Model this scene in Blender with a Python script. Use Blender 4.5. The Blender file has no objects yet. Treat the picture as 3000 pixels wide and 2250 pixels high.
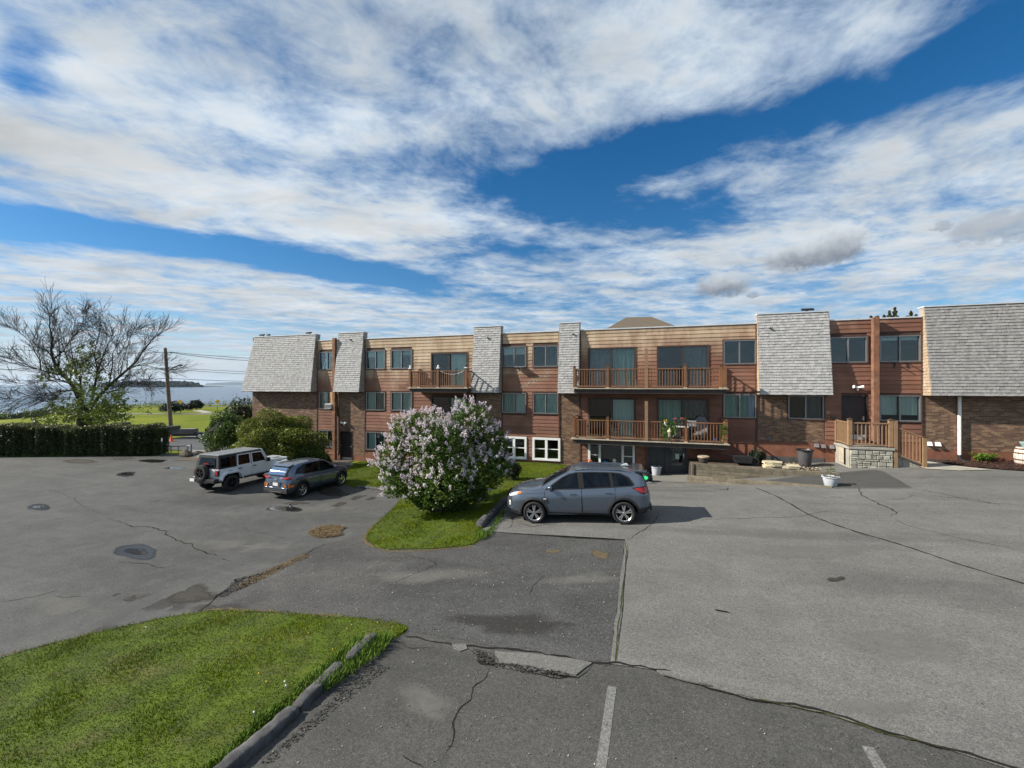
import bpy, bmesh, math, random
import numpy as np
from mathutils import Vector, Matrix
from mathutils.geometry import tessellate_polygon
rnd = random.Random(7)
NR = np.random.default_rng(11)
scn = bpy.context.scene
COL = scn.collection
# ---------------------------------------------------------------- camera, sky, sun, exposure
FPX, CAM, YAW = 1225.0, (0.0, -23.3, 5.0), math.radians(17.66)
cam = bpy.data.cameras.new('camera'); camo = bpy.data.objects.new('camera', cam); COL.objects.link(camo)
camo.location = CAM; camo.rotation_euler = (math.radians(90.09), 0, YAW)
cam.sensor_width = 36.0; cam.lens = 36.0*FPX/3000.0; cam.clip_end = 60000; cam.clip_start = 0.1
scn.camera = camo
SUN_L = Vector((1.0, 0.35, -0.72)).normalized()          # direction the light travels
SUN_EL = math.asin(-SUN_L.z); SUN_AZ = math.atan2(-SUN_L.x, -SUN_L.y)   # bearing of the sun, clockwise from +Y
SUN_STRENGTH, SKY_STRENGTH, CLOUD_STRENGTH, EXPOSURE = 5.0, 0.05, 0.43, 0.8
sl = bpy.data.lights.new('sun', 'SUN'); slo = bpy.data.objects.new('sun', sl); COL.objects.link(slo)
sl.energy = SUN_STRENGTH; sl.angle = math.radians(0.55); sl.color = (1.0, 0.93, 0.82)
slo.rotation_euler = SUN_L.to_track_quat('-Z', 'Y').to_euler(); slo.location = (-40, -20, 40)
scn.view_settings.view_transform = 'Standard'; scn.view_settings.look = 'None'
scn.view_settings.gamma = 1.0; scn.view_settings.use_curve_mapping = False
scn.view_settings.exposure = EXPOSURE
scn.cycles.max_bounces = 6; scn.cycles.transparent_max_bounces = 12; scn.cycles.caustics_reflective = False; scn.cycles.caustics_refractive = False

class Ex:
    """node arithmetic: wraps a value socket"""
    nt = None
    def __init__(s, k): s.k = k
    @staticmethod
    def op(o, *a):
        n = Ex.nt.nodes.new('ShaderNodeMath'); n.operation = o
        for i, v in enumerate(a):
            if isinstance(v, Ex): Ex.nt.links.new(v.k, n.inputs[i])
            else: n.inputs[i].default_value = v
        return Ex(n.outputs[0])
    def __add__(s, o): return Ex.op('ADD', s, o)
    __radd__ = __add__
    def __mul__(s, o): return Ex.op('MULTIPLY', s, o)
    __rmul__ = __mul__
    def __sub__(s, o): return Ex.op('SUBTRACT', s, o)
    def __rsub__(s, o): return Ex.op('SUBTRACT', o, s)
    def __truediv__(s, o): return Ex.op('DIVIDE', s, o)
    def __rtruediv__(s, o): return Ex.op('DIVIDE', o, s)
    def clamp(s): return Ex.op('MINIMUM', Ex.op('MAXIMUM', s, 0.0), 1.0)
    def ss(s, a, b):
        n = Ex.nt.nodes.new('ShaderNodeMapRange'); n.interpolation_type = 'SMOOTHSTEP'
        Ex.nt.links.new(s.k, n.inputs[0]); n.inputs[1].default_value = a; n.inputs[2].default_value = b
        return Ex(n.outputs[0])
def gauss(v, w): return Ex.op('POWER', 2.71828, Ex.op('POWER', Ex.op('ABSOLUTE', v/w), 2.0)*-1.0)
def box4(v, w): return Ex.op('POWER', 2.71828, Ex.op('POWER', Ex.op('ABSOLUTE', v/w), 4.0)*-1.0)
def vec(x, y, z=0.0):
    n = Ex.nt.nodes.new('ShaderNodeCombineXYZ')
    for i, v in enumerate((x, y, z)):
        if isinstance(v, Ex): Ex.nt.links.new(v.k, n.inputs[i])
        else: n.inputs[i].default_value = v
    return n.outputs[0]
def nz(v, scale, detail=6, rough=.55, dist=0.0, lac=2.0):
    n = Ex.nt.nodes.new('ShaderNodeTexNoise'); n.noise_dimensions = '3D'
    if v is not None: Ex.nt.links.new(v, n.inputs['Vector'])
    n.inputs['Scale'].default_value = scale; n.inputs['Detail'].default_value = detail
    n.inputs['Roughness'].default_value = rough; n.inputs['Distortion'].default_value = dist; n.inputs['Lacunarity'].default_value = lac
    return n
def mixc(f, a, b):
    n = Ex.nt.nodes.new('ShaderNodeMix'); n.data_type = 'RGBA'
    for i, v in ((0, f), (6, a), (7, b)):
        if isinstance(v, Ex): Ex.nt.links.new(v.k, n.inputs[i])
        elif hasattr(v, 'is_linked'): Ex.nt.links.new(v, n.inputs[i])
        elif i == 0: n.inputs[i].default_value = v
        else: n.inputs[i].default_value = (*v[:3], 1)
    return n.outputs[2]

world = bpy.data.worlds.new('World'); scn.world = world; world.use_nodes = True
def build_world():
    nt = world.node_tree; nt.nodes.clear(); Ex.nt = nt
    out = nt.nodes.new('ShaderNodeOutputWorld')
    sky = nt.nodes.new('ShaderNodeTexSky'); sky.sky_type = 'NISHITA'; sky.sun_disc = False
    sky.sun_elevation = SUN_EL; sky.sun_rotation = SUN_AZ; sky.altitude = 50; sky.air_density = 1.0; sky.dust_density = 0.15; sky.ozone_density = 3.5
    bg = nt.nodes.new('ShaderNodeBackground'); bg.inputs[1].default_value = SKY_STRENGTH
    sat = nt.nodes.new('ShaderNodeHueSaturation'); sat.inputs['Saturation'].default_value = 1.35; sat.inputs['Value'].default_value = 1.25
    nt.links.new(sky.outputs[0], sat.inputs['Color']); nt.links.new(sat.outputs[0], bg.inputs[0])
    tc = nt.nodes.new('ShaderNodeTexCoord'); sp = nt.nodes.new('ShaderNodeSeparateXYZ'); nt.links.new(tc.outputs['Generated'], sp.inputs[0])
    x, y, z = (Ex(sp.outputs[i]) for i in range(3))
    cy, sy = math.cos(YAW), math.sin(YAW)
    zz = Ex.op('MAXIMUM', z, 0.0) + 0.035
    u = (x*cy + y*sy)/zz; v = (y*cy - x*sy)/zz            # position on the cloud deck, in deck heights
    # streaks run down to the right on the deck: warp and stretch
    wv = vec(u, v)
    w1 = nz(wv, .55, 3, .5); w1c = nt.nodes.new('ShaderNodeSeparateXYZ'); nt.links.new(w1.outputs['Color'], w1c.inputs[0])
    du = (Ex(w1c.outputs[0]) - .5)*0.9; dv = (Ex(w1c.outputs[1]) - .5)*0.9
    u2, v2 = u + du, v + dv; u3, v3 = u + du*.4, v + dv*.4
    ca, sa = math.cos(math.radians(-24)), math.sin(math.radians(-24))
    st = vec((u2*ca - v2*sa)*.78, (u2*sa + v2*ca)*1.18, 3.7)
    n1 = Ex(nz(st, 1.0, 3, .5).outputs[0]); n2 = Ex(nz(st, 2.6, 7, .62, .25).outputs[0])
    n3 = Ex(nz(vec(u, v, 9.1), 5.2, 5, .65, .3).outputs[0])
    dens = n1*.30 + n2*.58 + n3*.33
    def band(c, d, l, w):
        L = math.hypot(*d); dx, dy = d[0]/L, d[1]/L
        a = (u3 - c[0])*dx + (v3 - c[1])*dy; b = (u3 - c[0])*(-dy) + (v3 - c[1])*dx
        return gauss(b, w)*box4(a, l)
    blue = band((.88, 1.46), (1.09, -.58), 1.25, .18)*.27 + band((-1.26, 1.70), (1, .1), .16, .10)*.12 + band((-.35, 1.72), (1, .1), .35, .12)*.13 \
        + band((-1.95, 2.74), (1.39, .98), 1.45, .24)*.50 + band((.62, 2.15), (1, .35), .70, .36)*.22 + band((.1, 2.75), (1, .2), .6, .3)*.10 \
        + band((-1.36, 1.18), (.25, -.22), .22, .06)*.20 + band((-1.62, 1.42), (.3, .12), .22, .06)*.14 + band((-.5, 4.0), (1, .5), 1.0, .35)*.10
    white = band((-1.5, 1.25), (1, -.6), .5, .3)*.08 + band((-1.2, 1.85), (1.26, .8), 1.3, .34)*.15 + band((-.9, 1.45), (1, .1), .5, .22)*.08 + band((-1.3, 2.25), (1, .5), .9, .22)*.10 + band((-2.6, 3.9), (1.3, .9), 2.0, .55)*.12 + band((2.2, 2.4), (1, .3), 1.2, .5)*.08
    dens = dens - blue + white + (v.ss(4.0, 8.0))*.03
    cov = dens.ss(.42, .70)
    cov = Ex.op('MAXIMUM', cov, (1.0 - z.ss(.0, .07))*.8)
    thick = dens.ss(.56, .82)
    grey = Ex(nz(vec(u*.55, v*1.0, 5.5), 2.2, 5, .6, .4).outputs[0])
    lum = 1.0 - (grey - .5)*.85 - (n2 - .5)*.25
    cl = nt.nodes.new('ShaderNodeMix'); cl.data_type = 'RGBA'; cl.blend_type = 'MULTIPLY'; cl.inputs[0].default_value = 1.0
    c1 = mixc(thick, (.68, .83, 1.0), (.94, .975, 1.0))
    lv = nt.nodes.new('ShaderNodeCombineColor')
    for i in range(3): nt.links.new(lum.k, lv.inputs[i])
    nt.links.new(c1, cl.inputs[6]); nt.links.new(lv.outputs[0], cl.inputs[7])
    bgc = nt.nodes.new('ShaderNodeBackground'); nt.links.new(cl.outputs[2], bgc.inputs[0]); bgc.inputs[1].default_value = CLOUD_STRENGTH
    mx = nt.nodes.new('ShaderNodeMixShader'); nt.links.new(cov.k, mx.inputs[0]); nt.links.new(bg.outputs[0], mx.inputs[1]); nt.links.new(bgc.outputs[0], mx.inputs[2])
    # low grey cumulus puffs and a bright line of cumulus over the lake
    az = Ex.op('ARCTAN2', x*cy + y*sy, y*cy - x*sy); el = Ex.op('ARCSINE', z)
    pn = nz(vec(az, el, 1.3), 30, 4, .65); pnc = nt.nodes.new('ShaderNodeSeparateXYZ'); nt.links.new(pn.outputs['Color'], pnc.inputs[0])
    pa = az + (Ex(pnc.outputs[0]) - .5)*.07; pe = el + (Ex(pnc.outputs[1]) - .5)*.05
    last = mx.outputs[0]
    def puff(a0, e0, wa, we, d, g0, g1):
        nonlocal last
        q = Ex.op('SQRT', Ex.op('POWER', (pa - a0)/wa, 2.0) + Ex.op('POWER', (pe - e0)/we, 2.0))
        f = (1.0 - q).ss(.0, .5)*d
        sh = ((pe - e0)/we).ss(-.9, .8)
        b = nt.nodes.new('ShaderNodeBackground'); b.inputs[1].default_value = 1.0
        nt.links.new(mixc(sh, g0, g1), b.inputs[0])
        m = nt.nodes.new('ShaderNodeMixShader'); nt.links.new(f.k, m.inputs[0]); nt.links.new(last, m.inputs[1]); nt.links.new(b.outputs[0], m.inputs[2]); last = m.outputs[0]
    puff(.612, .249, .080, .033, 1.0, (.11, .13, .16), (.36, .39, .42))
    puff(.672, .262, .042, .044, 1.0, (.11, .13, .16), (.42, .45, .48))
    puff(.468, .211, .066, .030, 1.0, (.11, .13, .16), (.34, .37, .40))
    puff(.860, .240, .065, .030, .55, (.12, .145, .18), (.22, .25, .29)); puff(.52, .185, .02, .007, .7, (.12, .145, .18), (.22, .25, .29)); puff(.80, .258, .018, .010, .5, (.12, .145, .18), (.22, .25, .29))
    puff(-.60, .033, .10, .022, .55, (.30, .34, .39), (.42, .44, .46))
    puff(-.46, .026, .07, .018, .5, (.30, .34, .39), (.42, .44, .46))
    nt.links.new(last, out.inputs[0])
build_world()
world.cycles.sampling_method = 'MANUAL'; world.cycles.sample_map_resolution = 512
# ---------------------------------------------------------------- measuring helpers (survey of the place)
cyw, syw = math.cos(YAW), math.sin(YAW)
def ray(px, py):
    a, e = (px - 1500)/FPX, (1127 - py)/FPX
    return Vector((a*cyw - syw, a*syw + cyw, e))
def fac(px, py, Y=0.0):
    d = ray(px, py); t = (Y - CAM[1])/d.y
    return d.x*t, CAM[2] + d.z*t
def fx(px, Y=0.0): return fac(px, 1127, Y)[0]
def S(a, b, x):
    t = np.clip((x - a)/(b - a), 0, 1); return t*t*(3 - 2*t)
def depth(x, y): return -syw*x + cyw*(y - CAM[1])
def side(x, y): return cyw*x + syw*(y - CAM[1])
def H(x, y):
    """ground height"""
    zu = .78 + .055*(np.clip(x, -6, 20) + 2)
    sg = np.where(x < 1.2, 5.0, 3.9)
    zu = zu - .62*np.exp(-((x - 1.2)/sg)**2)*S(-9, -1, y)
    w = S(-7, 0, y)
    t = S(-12 - 7*w, -4.7 - 4.3*w, x)
    z = -.05 + (zu + .05)*t
    Z, X = depth(x, y), side(x, y)
    z = z - 1.35*S(31, 41, Z)*S(24.5, 29, -x)
    bl = np.maximum(Z - 136, ((-X) - (96 + (Z - 78)*.55))*.8)
    bl = np.where(Z > 45, bl, -50)
    und = .12*np.sin(X*.11 + 1)*np.sin(Z*.07)*S(60, 75, Z)
    return z + und - 7.5*S(0, 7, bl)
def S1(a, b, x):
    t = (x - a)/(b - a); t = 0.0 if t < 0 else (1.0 if t > 1 else t); return t*t*(3 - 2*t)
def Hs(x, y):
    zu = .78 + .055*(min(max(x, -6), 20) + 2) - .62*math.exp(-((x - 1.2)/(5.0 if x < 1.2 else 3.9))**2)*S1(-9, -1, y)
    w = S1(-7, 0, y); z = -.05 + (zu + .05)*S1(-12 - 7*w, -4.7 - 4.3*w, x); Z, X = depth(x, y), side(x, y)
    z -= 1.35*S1(31, 41, Z)*S1(24.5, 29, -x)
    if Z > 45: z -= 7.5*S1(0, 7, max(Z - 136, ((-X) - (96 + (Z - 78)*.55))*.8))
    return z + .12*math.sin(X*.11 + 1)*math.sin(Z*.07)*S1(60, 75, Z)
def at(px, py, off=0.0):
    """where the line of sight meets the ground"""
    d = ray(px, py); lo = 2.0; t = lo
    o = Vector(CAM)
    while t < 400:
        p = o + d*t
        if p.z < Hs(p.x, p.y): break
        t *= 1.03
    a, b = t/1.03, t
    for _ in range(30):
        m = (a + b)/2; p = o + d*m
        if p.z < Hs(p.x, p.y): b = m
        else: a = m
    p = o + d*b
    return Vector((p.x, p.y, Hs(p.x, p.y) + off))
def at2(px, py): p = at(px, py); return (p.x, p.y)
def camxy(X, Z): return (CAM[0] + cyw*X - syw*Z, CAM[1] + syw*X + cyw*Z)

# ---------------------------------------------------------------- object helpers
def link(o, parent=None):
    COL.objects.link(o)
    if parent is not None: o.parent = parent
    return o
def tag(o, label=None, cat=None, group=None, kind=None):
    for k, v in (('label', label), ('category', cat), ('group', group), ('kind', kind)):
        if v: o[k] = v
    return o
def thing(name, label, cat, loc=(0, 0, 0), rz=0.0, group=None):
    o = bpy.data.objects.new(name, None); link(o); o.location = loc; o.rotation_euler = (0, 0, rz); o.empty_display_size = .2
    return tag(o, label, cat, group)
def empty(name, parent=None, loc=(0, 0, 0)):
    o = bpy.data.objects.new(name, None); link(o, parent); o.location = loc; return o
def mesh(name, vs, fs, mats, smooth=False, mi=None):
    me = bpy.data.meshes.new(name); me.from_pydata([tuple(v) for v in vs], [], fs)
    for m in (mats if isinstance(mats, (list, tuple)) else [mats]): me.materials.append(m)
    if mi is not None: me.polygons.foreach_set('material_index', mi)
    if smooth: me.polygons.foreach_set('use_smooth', [True]*len(me.polygons))
    me.update(); return me
def obj(name, me, parent=None, loc=None, rot=None, scale=None, kind=None):
    o = bpy.data.objects.new(name, me); link(o, parent)
    if loc is not None: o.location = loc
    if rot is not None: o.rotation_euler = rot
    if scale is not None: o.scale = scale
    if kind: o['kind'] = kind
    return o
def copy_tree(o, parent=None):
    c = o.copy(); COL.objects.link(c); c.parent = parent
    for ch in list(o.children): copy_tree(ch, c)
    return c
class MB:
    """collects shapes for ONE mesh"""
    def __init__(s): s.v = []; s.f = []; s.m = []
    def add(s, vs, fs, mi=0):
        b = len(s.v); s.v += [tuple(v) for v in vs]; s.f += [tuple(b + i for i in f) for f in fs]; s.m += [mi]*len(fs); return s
    def box(s, x0, x1, y0, y1, z0, z1, mi=0, M=None):
        vs = [Vector(p) for p in ((x0,y0,z0),(x1,y0,z0),(x1,y1,z0),(x0,y1,z0),(x0,y0,z1),(x1,y0,z1),(x1,y1,z1),(x0,y1,z1))]
        if M is not None: vs = [M @ v for v in vs]
        return s.add(vs, [(0,3,2,1),(4,5,6,7),(0,1,5,4),(1,2,6,5),(2,3,7,6),(3,0,4,7)], mi)
    def tube(s, pts, r, n=8, mi=0, cap=True):
        pts = [Vector(p) for p in pts]; rs = r if isinstance(r, (list, tuple)) else [r]*len(pts)
        vs = []; prev = None
        for i, p in enumerate(pts):
            t = (pts[min(i+1, len(pts)-1)] - pts[max(i-1, 0)]).normalized()
            if prev is None:
                a = Vector((0, 0, 1)) if abs(t.z) < .9 else Vector((1, 0, 0)); e1 = t.cross(a).normalized()
            else: e1 = (prev - t*prev.dot(t)).normalized()
            prev = e1; e2 = t.cross(e1)
            for k in range(n):
                q = 2*math.pi*k/n; vs.append(p + (e1*math.cos(q) + e2*math.sin(q))*rs[i])
        fs = [(i*n + k, i*n + (k+1) % n, (i+1)*n + (k+1) % n, (i+1)*n + k) for i in range(len(pts)-1) for k in range(n)]
        if cap: fs += [tuple(range(n-1, -1, -1)), tuple((len(pts)-1)*n + k for k in range(n))]
        return s.add(vs, fs, mi)
    def lathe(s, prof, n=20, mi=0, c=(0, 0, 0), M=None, cap=True):
        vs = []
        for r, z in prof:
            for k in range(n):
                q = 2*math.pi*k/n; p = Vector((r*math.cos(q), r*math.sin(q), z))
                if M is not None: p = M @ p
                vs.append(p + Vector(c))
        fs = [(i*n + k, i*n + (k+1) % n, (i+1)*n + (k+1) % n, (i+1)*n + k) for i in range(len(prof)-1) for k in range(n)]
        if cap and prof[0][0] > 1e-6: fs.append(tuple(range(n-1, -1, -1)))
        if cap and prof[-1][0] > 1e-6: fs.append(tuple((len(prof)-1)*n + k for k in range(n)))
        return s.add(vs, fs, mi)
    def prism(s, poly, a, b, mi=0, f=None):
        """poly: 2D outline; f(p, t) -> 3D point; default extrudes (x,z) along y from a to b"""
        f = f or (lambda p, t: (p[0], t, p[1])); n = len(poly)
        vs = [f(p, a) for p in poly] + [f(p, b) for p in poly]
        fs = [tuple(range(n)), tuple(range(2*n-1, n-1, -1))] + [(i, n+i, n+(i+1) % n, (i+1) % n) for i in range(n)]
        return s.add(vs, fs, mi)
    def ball(s, c, r, n=8, m=5, mi=0, sc=(1, 1, 1)):
        vs = [(c[0], c[1], c[2] - r*sc[2])]
        for i in range(1, m):
            q = -math.pi/2 + math.pi*i/m
            for k in range(n):
                t = 2*math.pi*k/n; vs.append((c[0]+r*sc[0]*math.cos(q)*math.cos(t), c[1]+r*sc[1]*math.cos(q)*math.sin(t), c[2]+r*sc[2]*math.sin(q)))
        vs.append((c[0], c[1], c[2] + r*sc[2])); L = len(vs)-1
        fs = [(0, 1+(k+1) % n, 1+k) for k in range(n)] + [(1+(m-2)*n+k, 1+(m-2)*n+(k+1) % n, L) for k in range(n)]
        fs += [(1+i*n+k, 1+i*n+(k+1) % n, 1+(i+1)*n+(k+1) % n, 1+(i+1)*n+k) for i in range(m-2) for k in range(n)]
        return s.add(vs, fs, mi)
    def me(s, name, mats, smooth=False, bevel=0.0):
        me = mesh(name, s.v, s.f, mats, smooth, s.m)
        bm = bmesh.new(); bm.from_mesh(me)
        bmesh.ops.recalc_face_normals(bm, faces=bm.faces)
        if bevel: bmesh.ops.bevel(bm, geom=[e for e in bm.edges if len(e.link_faces) == 2 and e.calc_face_angle(0) > .5], offset=bevel, segments=2, affect='EDGES', profile=.6)
        if smooth:
            for e in bm.edges:
                if len(e.link_faces) == 2 and e.calc_face_angle(0) > .7: e.smooth = False
        bm.to_mesh(me); bm.free(); return me
    def obj(s, name, mats, parent=None, smooth=False, bevel=0.0, loc=None, rot=None, kind=None):
        return obj(name, s.me(name, mats, smooth, bevel), parent, loc, rot, None, kind)
def big_mesh(name, V, Fc, mats, n=3, smooth=False):
    """numpy arrays -> mesh (all faces n-gons)"""
    me = bpy.data.meshes.new(name); nv, nf = len(V), len(Fc)
    me.vertices.add(nv); me.vertices.foreach_set('co', np.ascontiguousarray(V, np.float32).ravel())
    me.loops.add(nf*n); me.loops.foreach_set('vertex_index', np.ascontiguousarray(Fc, np.int32).ravel())
    me.polygons.add(nf); me.polygons.foreach_set('loop_start', np.arange(0, nf*n, n, dtype=np.int32))
    for m in (mats if isinstance(mats, (list, tuple)) else [mats]): me.materials.append(m)
    if smooth: me.polygons.foreach_set('use_smooth', np.ones(nf, bool))
    me.update(calc_edges=True); me.validate(); return me

# ---------------------------------------------------------------- materials
MATS = {}
def newmat(name):
    m = bpy.data.materials.new(name); m.use_nodes = True; nt = m.node_tree; nt.nodes.clear(); Ex.nt = nt
    out = nt.nodes.new('ShaderNodeOutputMaterial'); b = nt.nodes.new('ShaderNodeBsdfPrincipled'); nt.links.new(b.outputs[0], out.inputs[0])
    MATS[name] = m; return m, nt, b, out
def setc(nt, sock, v):
    if hasattr(v, 'is_linked'): nt.links.new(v, sock)
    elif isinstance(v, Ex): nt.links.new(v.k, sock)
    elif hasattr(v, '__len__'): sock.default_value = (*v[:3], 1)
    else: sock.default_value = v
def bump(nt, b, h, strength=.3, dist=.01):
    n = nt.nodes.new('ShaderNodeBump'); n.inputs['Strength'].default_value = strength; n.inputs['Distance'].default_value = dist
    nt.links.new(h.k if isinstance(h, Ex) else h, n.inputs['Height']); nt.links.new(n.outputs[0], b.inputs['Normal'])
def pos():
    return Ex.nt.nodes.new('ShaderNodeNewGeometry').outputs['Position']
def rnd_is():
    g = Ex.nt.nodes.new('ShaderNodeNewGeometry'); i = Ex.nt.nodes.new('ShaderNodeObjectInfo')
    return Ex.op('FRACT', Ex(g.outputs['Random Per Island']) + Ex(i.outputs['Random']))
def simple(name, col, rough=.6, var=.12, scale=6.0, metal=0.0, spec=.4, bmp=0.0, bscale=40.0, coat=0.0, isl=0.0, dirt=None, dirtamt=.4):
    m, nt, b, o = newmat(name)
    p = pos(); f = Ex(nz(p, scale, 5, .6).outputs[0]).ss(.3, .7)
    c = mixc(f, tuple(max(0, k*(1-var)) for k in col), tuple(min(1, k*(1+var)) for k in col))
    if dirt: c = mixc(Ex(nz(p, scale*.35, 6, .65).outputs[0]).ss(.5, .72)*dirtamt, c, dirt)
    if isl:
        hs = nt.nodes.new('ShaderNodeHueSaturation'); nt.links.new(c, hs.inputs['Color']); nt.links.new((rnd_is()*(2*isl) + (1-isl)).k, hs.inputs['Value']); c = hs.outputs[0]
    setc(nt, b.inputs['Base Color'], c); b.inputs['Roughness'].default_value = rough; b.inputs['Metallic'].default_value = metal
    b.inputs['Specular IOR Level'].default_value = spec
    if coat: b.inputs['Coat Weight'].default_value = coat; b.inputs['Coat Roughness'].default_value = .04
    if bmp: bump(nt, b, Ex(nz(p, bscale, 4, .6).outputs[0]), bmp, .01)
    return m
def asphalt(name, c0, c1, grain=140.0, patch=.35, dirt=(.045, .040, .031), wear=.3, speck=.22, grit=1.0):
    m, nt, b, o = newmat(name); p = pos()
    big = Ex(nz(p, .35, 6, .6, .3).outputs[0]).ss(.32, .68); med = Ex(nz(p, 1.7, 6, .65, .4).outputs[0]).ss(.35, .7)
    c = mixc((big*.55 + med*.45), c0, c1)
    sg = Ex(nz(p, grain, 2, .7).outputs[0]); vo = nt.nodes.new('ShaderNodeTexVoronoi'); nt.links.new(p, vo.inputs['Vector']); vo.inputs['Scale'].default_value = grain*.45
    vr = nt.nodes.new('ShaderNodeSeparateXYZ'); nt.links.new(vo.outputs['Color'], vr.inputs[0])
    st = Ex(vr.outputs[0])
    c = mixc(st.ss(.72, .98)*speck, c, tuple(min(1, k*2.2) for k in c1))
    c = mixc(sg.ss(.55, .30)*.45, c, tuple(k*.45 for k in c0))
    mp = nt.nodes.new('ShaderNodeMapping'); mp.inputs['Scale'].default_value = (.10, .55, 1); mp.inputs['Rotation'].default_value = (0, 0, .25); nt.links.new(p, mp.inputs[0])
    lane = Ex(nz(mp.outputs[0], 1.0, 5, .6, .5).outputs[0]); c = mixc(lane.ss(.52, .68)*.45, c, tuple(k*.62 for k in c0)); c = mixc(lane.ss(.46, .30)*.35, c, tuple(min(1, k*1.3) for k in c1))
    mg = Ex(nz(p, 62, 2, .7).outputs[0]); mg2 = Ex(nz(p, 21, 3, .7).outputs[0])
    stn = Ex(nz(p, .8, 8, .7, .6).outputs[0]).ss(.60, .74)
    c = mixc(stn*patch, c, dirt)
    pale = Ex(nz(p, .55, 8, .7, 1.0).outputs[0]).ss(.58, .75)
    c = mixc(pale*wear, c, tuple(min(1, k*1.55) for k in c1))
    hs = nt.nodes.new('ShaderNodeHueSaturation'); nt.links.new(c, hs.inputs['Color']); nt.links.new((1.0 + (mg - .5)*2.1*grit + (mg2 - .5)*1.1*grit).k, hs.inputs['Value']); c = hs.outputs[0]
    setc(nt, b.inputs['Base Color'], c); b.inputs['Roughness'].default_value = .9; b.inputs['Specular IOR Level'].default_value = .25
    bump(nt, b, Ex(vo.outputs['Distance'])*.6 + sg*.4, .35, .008); return m
A_LOW = asphalt('asphalt_old_lower', (.048, .049, .049), (.084, .085, .083), 260, .5)
A_RAMP = asphalt('asphalt_coarse_ramp', (.040, .040, .040), (.070, .070, .068), 170, .45, (.022, .021, .019), .25, .42, 1.35)
A_UP = asphalt('asphalt_upper', (.096, .0955, .091), (.142, .1405, .132), 240, .22, (.062, .057, .048), .22)
A_FRONT = asphalt('asphalt_front', (.047, .047, .045), (.074, .073, .069), 200, .35, (.035, .033, .029), .25, .3)
A_PATCH = asphalt('asphalt_patch', (.050, .050, .048), (.070, .069, .066), 220, .2)
A_ROAD = asphalt('asphalt_road', (.055, .057, .061), (.075, .077, .080), 120, .1)
CONC = simple('concrete', (.30, .285, .245), .85, .14, 2.2, bmp=.25, bscale=60, dirt=(.16, .15, .12))
CONC_GREY = simple('concrete_grey', (.155, .152, .138), .85, .12, 1.6, bmp=.2, bscale=60, dirt=(.16, .15, .13))
CURB = simple('weathered_curb', (.066, .066, .068), .95, .45, 5.0, bmp=.9, bscale=16, dirt=(.05, .05, .05), dirtamt=.7)
CRACK = simple('crack_dark', (.022, .021, .019), 1.0, .3, 8)
MOSS = simple('moss', (.085, .105, .022), 1.0, .5, 9, bmp=.5, dirt=(.13, .085, .03), dirtamt=.8)
SOIL = simple('soil', (.075, .055, .038), 1.0, .4, 6, bmp=.6, bscale=30)
STAIN = simple('damp_stain', (.050, .047, .040), .75, .3, 5)
WET = simple('wet_asphalt', (.030, .030, .029), .18, .3, 9, spec=.5)
STRAWM = simple('straw', (.125, .085, .038), .9, .35, 14, isl=.45)
def puddlem():
    m, nt, b, o = newmat('puddle_water'); setc(nt, b.inputs['Base Color'], (.035, .036, .034)); b.inputs['Roughness'].default_value = .03; b.inputs['Specular IOR Level'].default_value = .6
    bump(nt, b, Ex(nz(pos(), 14, 3, .5).outputs[0]), .02, .01); return m
def grassm(name, a, bcol, dry, dryamt=.5, two=True):
    m, nt, b, o = newmat(name); p = pos()
    f = Ex(nz(p, .9, 6, .65, .5).outputs[0]).ss(.3, .7); d = Ex(nz(p, .45, 7, .7, .8).outputs[0]).ss(.50, .72)
    c = mixc(f, a, bcol); c = mixc(d*dryamt, c, dry)
    hs = nt.nodes.new('ShaderNodeHueSaturation'); nt.links.new(c, hs.inputs['Color']); nt.links.new((rnd_is()*.45 + .80).k, hs.inputs['Value'])
    setc(nt, b.inputs['Base Color'], hs.outputs[0]); b.inputs['Roughness'].default_value = .9; b.inputs['Specular IOR Level'].default_value = .06
    return m
GRASS = grassm('grass_blades', (.080, .122, .001), (.155, .190, .003), (.18, .155, .035), .5)
GRASS_B = simple('grass_bed', (.046, .072, .002), 1.0, .35, 3.0, bmp=.6, bscale=45, dirt=(.12, .10, .04), dirtamt=.45)
def parkm():
    m, nt, b, o = newmat('park_grass'); p = pos()
    f = Ex(nz(p, .12, 6, .6).outputs[0]).ss(.3, .7); g = Ex(nz(p, 2.2, 5, .7).outputs[0])
    c = mixc(f, (.088, .120, .004), (.150, .165, .008)); c = mixc(g.ss(.45, .7)*.45, c, (.062, .095, .003))
    setc(nt, b.inputs['Base Color'], c); b.inputs['Roughness'].default_value = .95; b.inputs['Specular IOR Level'].default_value = .1
    bump(nt, b, g, .5, .05); return m
PARK = parkm()
def leafm(name, a, bcol, trans=.25, rough=.5):
    m, nt, b, o = newmat(name); p = pos()
    r = rnd_is(); f = Ex(nz(p, 1.6, 4, .6).outputs[0]).ss(.3, .7)*.5 + r*.5
    c = mixc(f, a, bcol); setc(nt, b.inputs['Base Color'], c); b.inputs['Roughness'].default_value = rough; b.inputs['Specular IOR Level'].default_value = .35
    if trans:
        t = nt.nodes.new('ShaderNodeBsdfTranslucent'); setc(nt, t.inputs[0], c); mx = nt.nodes.new('ShaderNodeMixShader'); mx.inputs[0].default_value = trans
        nt.links.new(b.outputs[0], mx.inputs[1]); nt.links.new(t.outputs[0], mx.inputs[2]); nt.links.new(mx.outputs[0], o.inputs[0])
    return m
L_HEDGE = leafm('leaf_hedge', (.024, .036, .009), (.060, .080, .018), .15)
L_HEDGETOP = leafm('leaf_hedge_painted_sun', (.06, .075, .018), (.10, .11, .03), .2)  # lighter copy of the hedge leaf, sunlight put into its colour
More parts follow.
